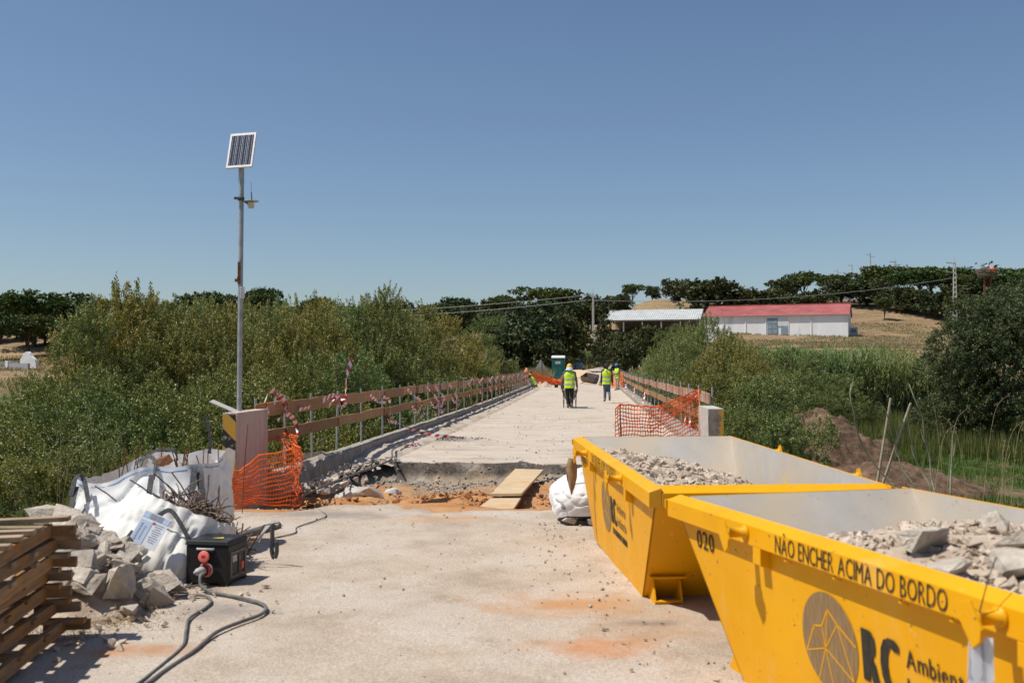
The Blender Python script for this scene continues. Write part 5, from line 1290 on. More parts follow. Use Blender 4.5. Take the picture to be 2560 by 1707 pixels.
def person(label, loc, rotz, J, skin, trousers, sleeve, boots, group='workers in lime vests', sleeve_to=1.0, glove=None):
    t = thing('person', label, 'person', loc, rotz, group)
    g = {k: Vector(v) for k, v in J.items()}
    sp = (g['neck'] - g['hip']).normalized(); rt = (g['shR'] - g['shL']).normalized(); fw = sp.cross(rt) * -1; fw = rt.cross(sp) * -1
    fw = sp.cross(rt); fw = -fw if fw.dot(g['face']) < 0 else fw
    bm_ = MB()
    hd = g['head']; up = g.get('headup', sp); F = g['face'].normalized()
    limb(bm_, [g['neck'] - sp * .04, hd - up * .06], [.058, .054]);
    sph(bm_, hd + up * .02, .098, .86, 1.0, 1.18, 16); limb(bm_, [hd - up * .05 + F * .02, hd - up * .085 + F * .05], [.066, .04])
    limb(bm_, [hd + F * .09 + up * .015, hd + F * .112 - up * .02], [.012, .017], 8)                   # nose
    sd = up.cross(F).normalized()
    for s in (-1, 1):
        sph(bm_, hd + sd * s * .088 - up * .005, .022, .5, 1, 1.4, 8)
    limb(bm_, [g['hip'] + sp * .05, g['hip'] + sp * .22, g['neck'] - sp * .16, g['neck'] - sp * .08], [.135, .13, .145, .10], 14)
    limb(bm_, [g['shL'], g['shR']], [.075, .075])
    for s in 'LR':
        limb(bm_, [g['sh' + s], g['sh' + s].lerp(g['el' + s], .5), g['el' + s]], [.062, .050, .040]); limb(bm_, [g['el' + s], g['el' + s].lerp(g['wr' + s], .3), g['wr' + s]], [.042, .041, .027])
        hand(bm_, g['wr' + s], g['el' + s], g.get('palm' + s, F), g.get('curl', V3(.5, 0, 0)).x)
        limb(bm_, [g['hp' + s], g['hp' + s].lerp(g['kn' + s], .5), g['kn' + s]], [.092, .078, .056]); limb(bm_, [g['kn' + s], g['kn' + s].lerp(g['an' + s], .3), g['an' + s]], [.056, .058, .036])
        limb(bm_, [g['an' + s], g['to' + s]], [.038, .028])
    o = bm_.build('body', skin, t); remesh(o, .009)
    fc = MB()
    for s in (-1, 1): sph(fc, hd + F * .088 + sd * s * .033 + up * .02, .011, n=8)
    fc.build('eyes', flat('eye', (.35, .33, .3), .2), o)
    MB().tube([hd + F * .088 - sd * .024 - up * .055, hd + F * .098 - up * .058, hd + F * .088 + sd * .024 - up * .055], .006, 6).build('mouth', flat('lips', (.12, .04, .035), .5), o)
    tr = MB(); limb(tr, [g['hip'] - sp * .04, g['hip'] + sp * .12], [.155, .15], 14)
    for s in 'LR':
        limb(tr, [g['hp' + s], g['hp' + s].lerp(g['kn' + s], .5), g['kn' + s]], [.106, .092, .074]); limb(tr, [g['kn' + s], g['kn' + s].lerp(g['an' + s], .4), g['an' + s].lerp(g['kn' + s], .12)], [.074, .072, .058])
    o = tr.build('trousers', trousers, t); remesh(o, .016)
    if sleeve:
        sl = MB()
        limb(sl, [g['shL'], g['shR']], [.088, .088])
        for s in 'LR':
            limb(sl, [g['sh' + s], g['sh' + s].lerp(g['el' + s], .5), g['el' + s]], [.080, .066, .056])
            if sleeve_to > .5: limb(sl, [g['el' + s], g['wr' + s].lerp(g['el' + s], 1 - sleeve_to + .08)], [.056, .043])
        o = sl.build('shirt', sleeve, t); remesh(o, .014)
    if glove:
        for s in 'LR':
            gl = MB(); hand(gl, g['wr' + s], g['el' + s], g.get('palm' + s, F), g.get('curl', V3(.5, 0, 0)).x)
            gl.v = [tuple((Vector(v) - g['wr' + s]) * 1.10 + g['wr' + s]) for v in gl.v]; o = gl.build('glove', glove, t); remesh(o, .008)
    for s in 'LR':
        bo = MB(); a, e = g['an' + s], g['to' + s]; limb(bo, [a + (a - e).normalized() * .045, a.lerp(e, .5), e], [.050, .052, .046]); limb(bo, [a, a.lerp(g['kn' + s], .28)], [.052, .054])
        o = bo.build('boot', boots, t); remesh(o, .014)
    # vest: rings from hem to shoulders in the torso's own frame
    T = Matrix((rt, fw if fw.dot(F) > 0 else fw, sp)).transposed().to_4x4(); T.translation = g['hip']
    Ln = (g['neck'] - g['hip']).length
    def ring(k, e=0.0):
        rx = np.interp(k, [-.25, 0, .3, .62, .86, .97, 1.04], [.215, .205, .205, .235, .235, .15, .085]) + e
        ry = np.interp(k, [-.25, 0, .3, .62, .86, .97, 1.04], [.165, .158, .15, .155, .13, .095, .075]) + e
        out = []
        for i in range(28):
            a = 2 * math.pi * i / 28; ca, sa = math.cos(a), math.sin(a); r_ = (abs(ca) ** 2.7 + abs(sa) ** 2.7) ** (-1 / 2.7)
            w_ = 1 + nz(ca * 2, sa * 2, k * 4 + g['hip'].x * 7 + loc[0], 3) * .06 * (1 - k * .5)
            out.append(T @ Vector((ca * r_ * rx * w_, sa * r_ * ry * w_, k * Ln)))
        return out
    def band(k0, k1, e, n=1):
        vv_ = []; fs = []
        for j in range(n + 1): vv_ += ring(k0 + (k1 - k0) * j / n, e)
        for j in range(n):
            for i in range(28): fs.append((j * 28 + i, j * 28 + (i + 1) % 28, (j + 1) * 28 + (i + 1) % 28, (j + 1) * 28 + i))
        return MB().add(vv_, fs, True)
    ve = band(-.25, 1.04, 0, 22).build('vest', M['vest'], t)
    band(-.02, .085, .006, 2).build('reflective_band', M['reflective'], ve); band(.33, .435, .006, 2).build('reflective_band', M['reflective'], ve)
    return t, g, ve, T, Ln
def helmet(t, c, up, F, m, brim=.03):
    q = up.to_track_quat('Z', 'Y').to_matrix().to_4x4(); q.translation = c
    prof = [(.128, -.01), (.124, .0), (.120, .035), (.108, .075), (.080, .112), (.04, .130), (.0001, .134)]
    mb = MB().lathe(prof, 20, q, True, .92, 1.06)
    pk = [c + F * (.11) + up.cross(F) * s * .09 for s in (-1, 1)] + [c + F * .175 + up.cross(F) * s * .055 - up * .012 for s in (1, -1)]
    mb.add(pk, [(0, 1, 2, 3)]); mb.tube([c - F * .12 + up * .05, c + up * .137, c + F * .12 + up * .05], .012, 6)
    return mb.build('helmet', m, t, solid=.006)
UP = V3(0, 0, 1); FY = V3(0, 1, 0)
def stand(**kw):
    J = dict(hip=(0, 0, .93), neck=(0, .02, 1.47), head=(0, .045, 1.60), face=(0, 1, 0), shL=(-.18, .0, 1.40), shR=(.18, .0, 1.40),
             elL=(-.25, -.02, 1.12), elR=(.25, -.02, 1.12), wrL=(-.27, .06, .88), wrR=(.27, .06, .88), hpL=(-.09, 0, .90), hpR=(.09, 0, .90),
             knL=(-.10, .03, .50), knR=(.10, .03, .50), anL=(-.10, 0, .085), anR=(.10, 0, .085), toL=(-.11, .15, .04), toR=(.11, .15, .04))
    J.update(kw); return J
cloth = lambda n, a, b, s=12: surf(n, a, b, s, .85, .4, .01, 14)
jeans = cloth('blue_jeans', (.06, .09, .13), (.13, .18, .25)); blackp = cloth('black_trousers', (.012, .012, .014), (.035, .035, .038)); khaki = cloth('khaki_trousers', (.36, .30, .21), (.50, .43, .32))
plaid = cloth('grey_plaid_shirt', (.05, .055, .065), (.20, .21, .23), 34); dark_shirt = cloth('dark_brown_shirt', (.05, .03, .03), (.09, .06, .055)); boot = cloth('dusty_boots', (.13, .10, .075), (.24, .19, .15))
# man pushing the wheelbarrow, seen from behind
J = stand(elL=(-.27, .02, 1.13), elR=(.27, .02, 1.13), wrL=(-.30, .17, .83), wrR=(.30, .17, .83), palmL=(1, .2, 0), palmR=(-1, .2, 0), curl=(.9, 0, 0), neck=(0, .05, 1.47), head=(0, .09, 1.60), shL=(-.185, .03, 1.40), shR=(.185, .03, 1.40),
          knL=(-.08, .16, .51), anL=(-.07, .10, .09), toL=(-.07, .25, .04), knR=(.09, .02, .49), anR=(.09, -.20, .13), toR=(.09, -.08, .05))
M1 = (2.31, 40.0, .01)
t, g, ve, T, Ln = person('worker in black trousers and yellow helmet pushing a wheelbarrow', M1, -BA, J, SKIN2, blackp, plaid, boot, glove=flat('olive_glove', (.32, .30, .16), .8))
helmet(t, g['head'] + V3(0, .0, .05), UP, FY, flat('yellow_helmet', (.85, .42, .02), .4))
fm = flat('pale_blue_cloth', (.45, .58, .68), .8); mb = MB()
mb.lathe([(.115, .05), (.125, 0), (.155, -.05), (.18, -.075)], 20, Matrix.Translation(g['head'] + V3(0, -.02, -.005)), True, 1.0, 1.05, False); mb.build('neck_cloth', fm, t, solid=.006)
pr = MB()
for k in range(5): pr.box(T @ V3(-.08 + k * .03, -.165, .72 * Ln), (.02, .006, .035))
pr.build('back_lettering', M['ink'], ve); MB().box(T @ V3(.09, -.165, .75 * Ln), (.025, .006, .05)).build('red_mark', M['red_plastic'], ve)
# man walking away in a dark hat
J = stand(head=(.01, .03, 1.62), elL=(-.24, -.02, 1.12), wrL=(-.26, .04, .86), elR=(.24, -.04, 1.12), wrR=(.255, -.02, .87), knL=(-.08, .08, .50), anL=(-.09, .06, .085), toL=(-.12, .21, .04), knR=(.09, .06, .49), anR=(.12, -.26, .24), toR=(.12, -.20, .10))
t, g, ve, T, Ln = person('worker in blue jeans and dark bucket hat walking away across the bridge', (4.34, 45.6, .07), -BA, J, SKIN, jeans, dark_shirt, boot, glove=flat('orange_glove', (.75, .18, .06), .8))
mb = MB().lathe([(.165, -.035), (.14, .01), (.115, .02), (.110, .08), (.09, .105), (.0001, .11)], 20, Matrix.Translation(g['head'] + V3(0, 0, .05)), True, .95, 1.05, False); mb.build('bucket_hat', flat('navy_hat', (.02, .022, .03), .9), t, solid=.006)
MB().box(T @ V3(0, -.165, .84 * Ln), (.07, .006, .06)).build('red_mark', flat('dark_red_print', (.35, .05, .05), .7), ve)
pr = MB(); [pr.box(T @ V3(-.03 + k * .02, -.166, .74 * Ln), (.012, .006, .025)) for k in range(4)]; pr.build('back_lettering', M['ink'], ve)
# man in the blue helmet by the railing
J = stand(elL=(-.23, .06, 1.12), wrL=(-.02, .24, 1.06), elR=(.23, .06, 1.12), wrR=(.04, .25, 1.02), palmL=(1, 0, 0), palmR=(-1, 0, 0), head=(0, .07, 1.60), knL=(-.11, .05, .49))
t, g, ve, T, Ln = person('worker in khaki trousers and blue helmet standing by the right railing', (7.0, 66, .12), R(118), J, SKIN, khaki, None, boot, sleeve_to=.4)
helmet(t, g['head'] + V3(0, .0, .05), UP, FY, flat('blue_helmet', (.03, .18, .60), .4))
# man kneeling at the far kerb
J = dict(hip=(0, 0, .36), neck=(0, .26, .80), head=(0, .36, .90), headup=(0, .35, .94), face=(0, .94, -.35), shL=(-.18, .22, .74), shR=(.18, .22, .74), elL=(-.22, .34, .50), elR=(.22, .30, .48), wrL=(-.12, .46, .30), wrR=(.12, .44, .28),
         hpL=(-.10, .02, .34), hpR=(.10, .02, .34), knL=(-.13, .38, .12), knR=(.13, .38, .12), anL=(-.12, -.04, .07), anR=(.12, -.04, .07), toL=(-.12, -.16, .04), toR=(.12, -.16, .04), palmL=(0, 0, -1), palmR=(0, 0, -1))
t, g, ve, T, Ln = person('worker in yellow helmet crouching at the far end of the left railing', (1.62, 71, .13), R(74), J, SKIN, cloth('grey_trousers', (.16, .15, .14), (.28, .26, .24)), cloth('pale_grey_shirt', (.32, .31, .30), (.45, .44, .42)), boot)
helmet(t, g['head'] + V3(0, .02, .05), V3(0, .35, .94), V3(0, .94, -.35), flat('yellow_helmet_far', (.88, .50, .02), .4))

# wheelbarrow
t = thing('wheelbarrow', 'grey wheelbarrow pushed by the worker in black trousers', 'wheelbarrow', M1, -BA)
tray = MB(); tr_b = [(-.22, .55, .40), (.22, .55, .40), (.20, 1.12, .36), (-.20, 1.12, .36)]; tr_t = [(-.33, .36, .70), (.33, .36, .70), (.31, 1.34, .74), (-.31, 1.34, .74)]
tray.add(tr_b + tr_t, [(0, 3, 2, 1), (0, 1, 5, 4), (1, 2, 6, 5), (2, 3, 7, 6), (3, 0, 4, 7)]); tray.build('tray', surf('cement_grey_tray', (.30, .27, .23), (.45, .41, .36), 9, .8, .3, .01), t, solid=.01)
MB().tube([Vector(p) for p in tr_t] + [Vector(tr_t[0])], .012, 6).build('tray_rim', M['steel'], t)
for s in (-1, 1):
    MB().tube(smooth_path([(s * .30, .05, .80), (s * .29, .3, .70), (s * .22, .6, .40), (s * .12, 1.2, .30), (s * .05, 1.38, .22)], 4), .016, 8).build('handle_bar', M['black_plastic'], t)
    MB().tube(smooth_path([(s * .27, .42, .62), (s * .26, .40, .30), (s * .25, .44, .03), (s * .24, .56, .03), (s * .23, .62, .34)], 5), .014, 8).build('leg', M['dark_steel'], t)
wl = MB().lathe([(.14, -.05), (.19, -.045), (.205, 0), (.19, .045), (.14, .05)], 22, Matrix.Translation((0, 1.38, .205)) @ Matrix.Rotation(R(90), 4, 'Y')).build('tyre', M['black_plastic'], t)
MB().lathe([(.02, -.06), (.14, -.03), (.14, .03), (.02, .06)], 18, Matrix.Translation((0, 1.38, .205)) @ Matrix.Rotation(R(90), 4, 'Y')).build('rim', M['steel'], wl)

# ------------------------------------------------------------------ beyond the bridge
def gz(x, y): return max(terr(x, y), interp(UV(x, y)[1], ZR) if abs(UV(x, y)[0] - interp(UV(x, y)[1], FAR_ROAD)) < 4.5 and UV(x, y)[1] > 70 else -9)
t = thing('portable_toilet', 'dark green portable toilet with a white roof beyond the bridge', 'toilet', (4.2, 90, .36), R(-6))
MB().box((0, 0, 1.08), (1.12, 1.12, 2.08)).build('cabin_wall', M['green_cabin'], t, bevel=.02)
MB().box((0, 0, .05), (1.2, 1.2, .12)).build('base_skid', M['black_plastic'], t)
rf = MB(); n = 9
for i in range(n): pass
prof = [(-.62, 2.10), (-.6, 2.2), (-.35, 2.31), (0, 2.34), (.35, 2.31), (.6, 2.2), (.62, 2.10)]
rf.prism([(-.6, y, z) for y, z in prof], (1.2, 0, 0)).build('roof', M['white_plastic'], t, bevel=.02)
MB().tube([(-.25, .1, 2.3), (-.25, .1, 2.46)], .05, 10).build('vent_pipe', M['black_plastic'], t)
dr = MB().box((0, -.575, 1.02), (.86, .03, 1.86)).build('door', M['green_cabin'], t, bevel=.01)
for x in (-.22, .22): MB().box((x, -.596, .78), (.36, .016, 1.15)).build('door_panel', M['green_cabin'], dr, bevel=.008)
MB().box((0, -.6, 1.44), (.74, .02, .035)).build('door_rail', M['green_cabin'], dr); MB().box((.36, -.605, 1.0), (.05, .03, .14)).build('handle', M['black_plastic'], dr)
sg = MB().box((-.02, -.596, 1.70), (.44, .012, .2)).build('name_plate', M['white_plastic'], dr); MB().box((-.02, -.604, 1.70), (.34, .004, .06)).build('plate_print', flat('red_brown_print', (.35, .12, .10), .7), sg)

def car():
    t = thing('parked_car', 'silver grey car facing the bridge behind the sand pile', 'car', (7.6, 121, interp(121, ZR) + .04), R(6))
    paint = surf('silver_car_paint', (.46, .50, .57), (.54, .58, .65), 4, .3, 0, spec=.5); glass = flat('dark_car_glass', (.012, .014, .018), .08, spec=.8); blk = M['black_plastic']
    # sections along the length, front at -y: (y, half width, z low, z belt, z hood edge)
    sec = [(-2.15, .62, .34, .58, .62), (-2.05, .80, .26, .70, .74), (-1.7, .88, .22, .80, .88), (-1.0, .90, .22, .92, .99), (-.8, .90, .22, .95, 1.02), (1.2, .91, .22, 1.0, 1.06), (1.9, .86, .26, .98, 1.05), (2.1, .78, .34, .86, .90)]
    vv_ = []; fs = []
    for y, w_, z0, z1, z2 in sec: vv_ += [(-w_ * .92, y, z0), (-w_, y, (z0 + z1) / 2), (-w_ * .97, y, z1), (-w_ * .78, y, z2), (0, y, z2 + .03), (w_ * .78, y, z2), (w_ * .97, y, z1), (w_, y, (z0 + z1) / 2), (w_ * .92, y, z0)]
    for j in range(len(sec) - 1):
        for i in range(8): a = j * 9 + i; fs.append((a, a + 9, a + 10, a + 1))
        fs.append((j * 9 + 8, j * 9 + 17, j * 9 + 9, j * 9))
    fs += [tuple(range(9)), tuple(reversed(range((len(sec) - 1) * 9, len(sec) * 9)))]
    MB().add(vv_, fs, True).build('body_shell', paint, t)
    cab = [(-.95, .76, 1.0), (-.15, .60, 1.47), (1.0, .60, 1.50), (1.75, .72, 1.04)]
    vv_ = [];
    for y, w_, z in cab: vv_ += [(-w_, y, z), (w_, y, z)]
    vv_ += [(-.80, -.75, .98), (.80, -.75, .98), (-.80, 1.7, 1.0), (.80, 1.7, 1.0)]
    MB().add(vv_, [(2, 3, 5, 4), (0, 1, 3, 2), (4, 5, 7, 6), (0, 2, 4, 6, 10, 8), (1, 9, 11, 7, 5, 3)]).build('cabin', paint, t, bevel=.04)
    MB().add([(-.69, -.93, 1.06), (.69, -.93, 1.06), (.56, -.22, 1.455), (-.56, -.22, 1.455)], [(0, 1, 2, 3)]).build('windscreen', glass, t).location = (0, -.03, .012)
    for s in (-1, 1): MB().add([(s * .755, -.55, 1.08), (s * .62, -.05, 1.42), (s * .62, .95, 1.44), (s * .745, 1.35, 1.10)], [(0, 1, 2, 3)]).build('side_window', glass, t).location = (s * .03, 0, 0)
    MB().box((0, -2.12, .52), (1.0, .06, .09)).box((0, -2.10, .36), (1.2, .06, .13)).build('grille', blk, t)
    for s in (-1, 1):
        MB().prism([(s * .50, -2.10, .66), (s * .80, -1.95, .76), (s * .80, -1.95, .66), (s * .52, -2.11, .58)], (0, -.03, 0)).build('headlight', flat('headlight_glass', (.55, .58, .62), .15), t)
        MB().prism([(s * .60, -2.08, .30), (s * .82, -1.98, .36), (s * .82, -1.98, .28)], (0, -.03, 0)).build('fog_lamp', blk, t)
        mr = MB().box((s * 1.0, -.62, 1.03), (.20, .10, .14)).build('mirror', blk, t, bevel=.02)
        for y in (-1.38, 1.35):
            wl = MB().lathe([(.2, -.11), (.31, -.1), (.33, 0), (.31, .1), (.2, .11)], 22, Matrix.Translation((s * .82, y, .33)) @ Matrix.Rotation(R(90), 4, 'Y')).build('tyre', blk, t)
            MB().lathe([(.0001, -.1), (.2, -.09), (.2, .09), (.0001, .1)], 16, Matrix.Translation((s * .83, y, .33)) @ Matrix.Rotation(R(90), 4, 'Y')).build('rim', M['steel'], wl)
    MB().box((0, -2.165, .44), (.5, .01, .11)).build('number_plate', M['white_plastic'], t)
car()
# sand pile, digger bucket and barrier block
def pile(name, cx, cy, rx, ry, H, m, label, cat, seed, z0, n=60, noise_=.12, pw=1.3):
    def f(a, b):
        r_ = math.hypot(a, b); k = max(0, 1 - r_ ** pw)
        ns = nz(a * 3 + seed, b * 3, seed, 5) * noise_ * H + nz(a * 11 + seed, b * 11, seed, 3) * noise_ * .35 * H
        return (cx + a * rx, cy + b * ry, z0 + H * k * (1 + .3 * nz(a * 1.5, b * 1.5, seed + 3, 2)) + ns * (1 if r_ < 1.05 else .2) - (.12 if r_ > 1 else 0))
    o = link(name, grid_mesh(name, list(np.linspace(-1.15, 1.15, n)), list(np.linspace(-1.15, 1.15, n)), f)); o.data.materials.append(m); tag(o, label, cat); return o
pile('sand_pile', 5.9, 85, 2.6, 2.4, 1.15, M['sand'], 'low pile of yellow sand across the road beyond the bridge', 'sand pile', 2, .28, noise_=.06)
t = thing('digger_bucket', 'rusty steel digger bucket lying on the sand pile', 'digger bucket', (6.2, 80.2, .40), R(24), rot=(R(4), R(-9), R(152)))
bk = MB(); pf = [(-.42, .78), (-.45, .30), (-.25, .04), (.12, .0), (.45, .18), (.50, .40)]; wd = .56
for (y0, z0), (y1, z1) in zip(pf, pf[1:]): bk.add([(-wd, y0, z0), (wd, y0, z0), (wd, y1, z1), (-wd, y1, z1)], [(0, 1, 2, 3)])
bk.build('bucket_shell', surf('worn_bucket_steel', (.10, .075, .06), (.22, .17, .14), 9, .7, .4, .01, 30), t, solid=.03)
for s in (-1, 1): MB().prism([(s * wd, y, z) for y, z in pf], (s * .03, 0, 0)).build('cheek_plate', M['pipe_rust'], t)
for k in range(5): MB().prism([(-.5 + k * .25 - .04, .48, .36), (-.5 + k * .25 + .04, .48, .36), (-.5 + k * .25 + .025, .68, .44), (-.5 + k * .25 - .025, .68, .44)], (0, 0, .04)).build('tooth', M['dark_steel'], t)
for s in (-.15, .15): MB().prism([(s, -.44, .3), (s, -.72, .42), (s, -.70, .62), (s, -.42, .72)], (.03, 0, 0)).build('mounting_ear', M['pipe_rust'], t)
o = MB().prism([(-.4, 0, 0), (.4, 0, 0), (.28, 0, .3), (.18, 0, .85), (-.05, 0, .85), (-.3, 0, .3)], (0, .9, 0)).build('concrete_barrier', M['pale_concrete'], None, bevel=.03); o.location = (7.05, 77.5, .2); tag(o, 'pale concrete barrier block beside the walking worker', 'barrier')
t = None
for k, (x, y, l) in enumerate(((3.2, 72, 'dark bucket of rubble standing near the orange net'), (3.45, 68, 'dark bucket beside the wheelbarrow worker'))):
    t = thing('bucket', l, 'bucket', (x, y, .12), 0, 'buckets on the bridge')
    MB().lathe([(.11, 0), (.15, .3), (.155, .31), (.145, .305), (.105, .02)], 18).build('bucket_shell', M['black_plastic'], t)
    MB().tube(smooth_path([(-.15, 0, .3), (-.12, .1, .22), (0, .15, .18), (.12, .1, .22), (.15, 0, .3)], 4), .006, 5).build('handle', M['steel'], t)
    MB().lathe([(.0001, .33), (.08, .31), (.14, .27)], 10).build('contents', M['rubble_dust'], t)
r_ = random.Random(14); mb = MB()
for k in range(26):
    x, y = 4.3 + r_.gauss(-.3, .8), 84 + r_.gauss(0, .8); a = r_.uniform(0, 3.1); L_ = r_.uniform(.4, 1.6); z = .45 + r_.random() * .4
    mb.bar((x, y, z), (x + L_ * math.cos(a), y + L_ * math.sin(a), z + r_.uniform(-.2, .3)), .1, .03)
o = mb.build('scrap_debris', M['dark_steel'], None, True); tag(o, 'dark heap of scrap pieces in front of the portable toilet', 'debris', kind='stuff')
pile('grey_rubble', 2.4, 73.4, .9, .6, .4, M['rubble_dust'], 'small grey rubble heap behind the crouching worker', 'rubble', 6, .12, 24, .5)
o = MB().lathe([(.22, 0), (.24, .1), (.18, .55), (.08, .75), (.0001, .8)], 12).build('orange_sack', surf('faded_orange_sheet', (.60, .22, .08), (.72, .32, .14), 9, .8, .6, .05, 8), None); o.location = tuple(B(-4.9, 77, .8)); tag(o, 'faded orange sheet bundled on the far end of the left railing', 'sheet')
t = thing('warning_sign', 'triangular road sign seen from behind on a yellow post', 'sign', (2.9, 100, -.2), R(-8))
MB().prism([(-.62, 0, 1.55), (.62, 0, 1.55), (0, 0, 2.65)], (0, .02, 0)).build('sign_plate', flat('dull_sign_back', (.34, .36, .39), .5, metal=.2), t, bevel=.02)
MB().tube([(0, -.04, 0), (0, -.04, 2.5)], .035, 8).build('sign_post', flat('yellow_post', (.70, .42, .03), .5), t)

# barn with red roof and open shed
def barn():
    x0, y0, x1, y1 = 39.6, 205.0, 65.9, 195.0; a = math.atan2(y1 - y0, x1 - x0); L_ = math.hypot(x1 - x0, y1 - y0)
    t = thing('barn', 'long white barn with a faded red corrugated roof on the hillside', 'building', (x0, y0, 8.3), a)
    wall = surf('whitewash', (.76, .76, .75), (.86, .86, .85), .5, .85, .15, .02, 3, (.66, .66, .65), .3, stretch=(1, 1, .3)); Wd, Ht, Rt = 15.0, 3.9, 6.3
    MB().prism([(0, 0, -1.5), (L_, 0, -1.5), (L_, 0, Ht), (0, 0, Ht)], (0, .3, 0)).build('front_wall', wall, t)
    MB().prism([(L_ - .3, .3, -1.5), (L_ - .3, Wd, -1.5), (L_ - .3, Wd, Ht), (L_ - .3, Wd / 2, Rt - .2), (L_ - .3, .3, Ht)], (.3, 0, 0)).build('gable_wall', wall, t)
    MB().prism([(0, .3, -1.5), (0, Wd, -1.5), (0, Wd, Ht), (0, Wd / 2, Rt - .2), (0, .3, Ht)], (.3, 0, 0)).build('gable_wall', wall, t)
    MB().prism([(0, Wd - .3, -1.5), (L_, Wd - .3, -1.5), (L_, Wd - .3, Ht), (0, Wd - .3, Ht)], (0, .3, 0)).build('back_wall', wall, t)
    red = surf('faded_red_roof', (.36, .105, .10), (.46, .155, .145), .4, .8, .1, .01, 3, (.30, .10, .095), .25)
    for s in (0, 1):
        n = 220; vv_ = []
        for i in range(n + 1):
            x = -.3 + (L_ + .6) * i / n; dz = .05 * (1 if i % 2 else -1)
            ya, yb = (-.5, Wd / 2) if s == 0 else (Wd + .5, Wd / 2)
            vv_ += [(x, ya, Ht - .15 + dz), (x, yb, Rt + dz)]
        MB().add(vv_, [(2 * i, 2 * i + 2, 2 * i + 3, 2 * i + 1) for i in range(n)]).build('roof_slope', red, t)
    MB().box((L_ / 2, Wd / 2, Rt + .05), (L_ + .6, .5, .1)).build('roof_ridge', red, t)
    for x in (4.0, 8.4, 12.4, 16.8, 21.2): MB().box((x, -.05, Ht / 2 - .3), (.14, .12, Ht - .3)).build('pilaster', wall, t)
    bl = surf('blue_grey_door', (.20, .26, .31), (.30, .36, .41), 2, .6, .1, .01)
    d = MB().box((13.7, -.06, 1.55), (2.0, .12, 3.3)).build('door_leaf', bl, t)
    for i in range(2):
        for j in range(3): MB().box((13.2 + i * .98, -.14, .5 + j * 1.05), (.86, .04, .95)).build('door_panel', bl, d)
    MB().box((15.75, -.06, 2.4), (2.0, .12, 1.6)).build('door_upper_panel', surf('white_door', (.60, .62, .64), (.70, .72, .74), 2, .6, .1, .01), t)
    MB().box((16.05, -.06, .75), (1.4, .14, 1.65)).build('small_door', bl, t)
    MB().box((L_ + .9, 4, .5), (1.5, 1.4, 1.6)).build('annex', flat('grey_annex', (.45, .46, .47), .8), t); MB().box((L_ + .9, 3.28, .6), (1.0, .06, .7)).build('annex_window', flat('blue_window', (.10, .18, .32), .3), t)
    # open shed to the left
    t = thing('open_shed', 'open shed with a pale grey metal roof beside the white barn', 'building', (19.6, 211, 8.0), math.atan2(205.5 - 211, 39.4 - 19.6)); L2 = math.hypot(19.8, 5.5) - .4
    gr = surf('grey_metal_roof', (.42, .43, .42), (.54, .55, .53), .6, .55, .1, .01, 3)
    for s in (0, 1):
        n = 90; vv_ = []
        for i in range(n + 1):
            x = L2 * i / n; dz = .05 * (1 if i % 2 else -1); ya, yb = (-.5, 7) if s == 0 else (14.5, 7)
            vv_ += [(x, ya, 3.55 + dz), (x, yb, 6.1 + dz)]
        MB().add(vv_, [(2 * i, 2 * i + 2, 2 * i + 3, 2 * i + 1) for i in range(n)]).build('roof_slope', gr, t)
    MB().box((L2 / 2, -.45, 3.4), (L2, .1, .3)).build('eaves_beam', M['dark_steel'], t)
    for k in range(6): MB().box((.2 + k * (L2 - .4) / 5, -.3, 1.0), (.25, .25, 4.8)).build('post', M['concrete'], t)
    MB().box((L2 / 2, 14, 1.4), (L2, .2, 5)).build('back_wall', flat('shed_grey_brown_wall', (.30, .27, .23), .9), t)  # plain grey-brown wall closing the back of the shed
barn()

# electricity poles and wires
def pole(px, y, zt, label, wide=.34, rungs=True, arms=3, base=None):
    x = (px - 1280) / 2489 * y; z0 = (base if base is not None else terr(x, y)) - .3; H = zt - z0
    t = thing('electricity_pole', label, 'pole', (x, y, z0), 0, 'electricity poles')
    cm = M['pole_concrete']; w0, w1 = wide, wide * .42
    for s in (-1, 1): MB().add([(s * w0 - .07, -.12, 0), (s * w0 + .07, -.12, 0), (s * w0 + .07, .12, 0), (s * w0 - .07, .12, 0), (s * w1 - .05, -.1, H), (s * w1 + .05, -.1, H), (s * w1 + .05, .1, H), (s * w1 - .05, .1, H)], [(0, 3, 2, 1), (4, 5, 6, 7), (0, 1, 5, 4), (1, 2, 6, 5), (2, 3, 7, 6), (3, 0, 4, 7)]).build('leg', cm, t)
    if rungs:
        n = int(H / .85); me = MB().box((0, 0, 0), (1, .2, .34)).mesh('rung'); me.materials.append(cm)
        for k in range(n): z = (k + .5) * H / n; link('rung', me, t, (0, 0, z), None, (2 * (w0 + (w1 - w0) * z / H), 1, 1))
    else: MB().box((0, 0, H / 2), (w0 + w1, .16, H)).build('web', cm, t)
    arm = MB().box((0, 0, 0), (1, .14, .14)).mesh('crossarm'); arm.materials.append(M['steel'])
    ins = MB().lathe([(.05, 0), (.09, .06), (.05, .1), (.09, .16), (.04, .24)], 8).mesh('insulator'); ins.materials.append(M['grey_plastic'])
    for k in range(arms):
        s = (-1, 1, -1)[k % 3]; q = link('crossarm', arm, t, (s * .75, 0, H - .35 - k * .85), None, (1.5, 1, 1)); link('insulator', ins, t, (s * 1.4, 0, H - .28 - k * .85))
    MB().tube([(0, 0, H), (0, 0, H + .7)], .03, 5).build('tip', M['steel'], t)
    return t, Vector((x, y, z0)), H
M['pole_concrete'] = surf('pole_concrete', (.52, .50, .46), (.66, .64, .60), 2, .9, .2, .01)
_, pA, HA = pole(1483, 160, 13.6, 'slim concrete power pole standing behind the parked car', .16, False, 2)
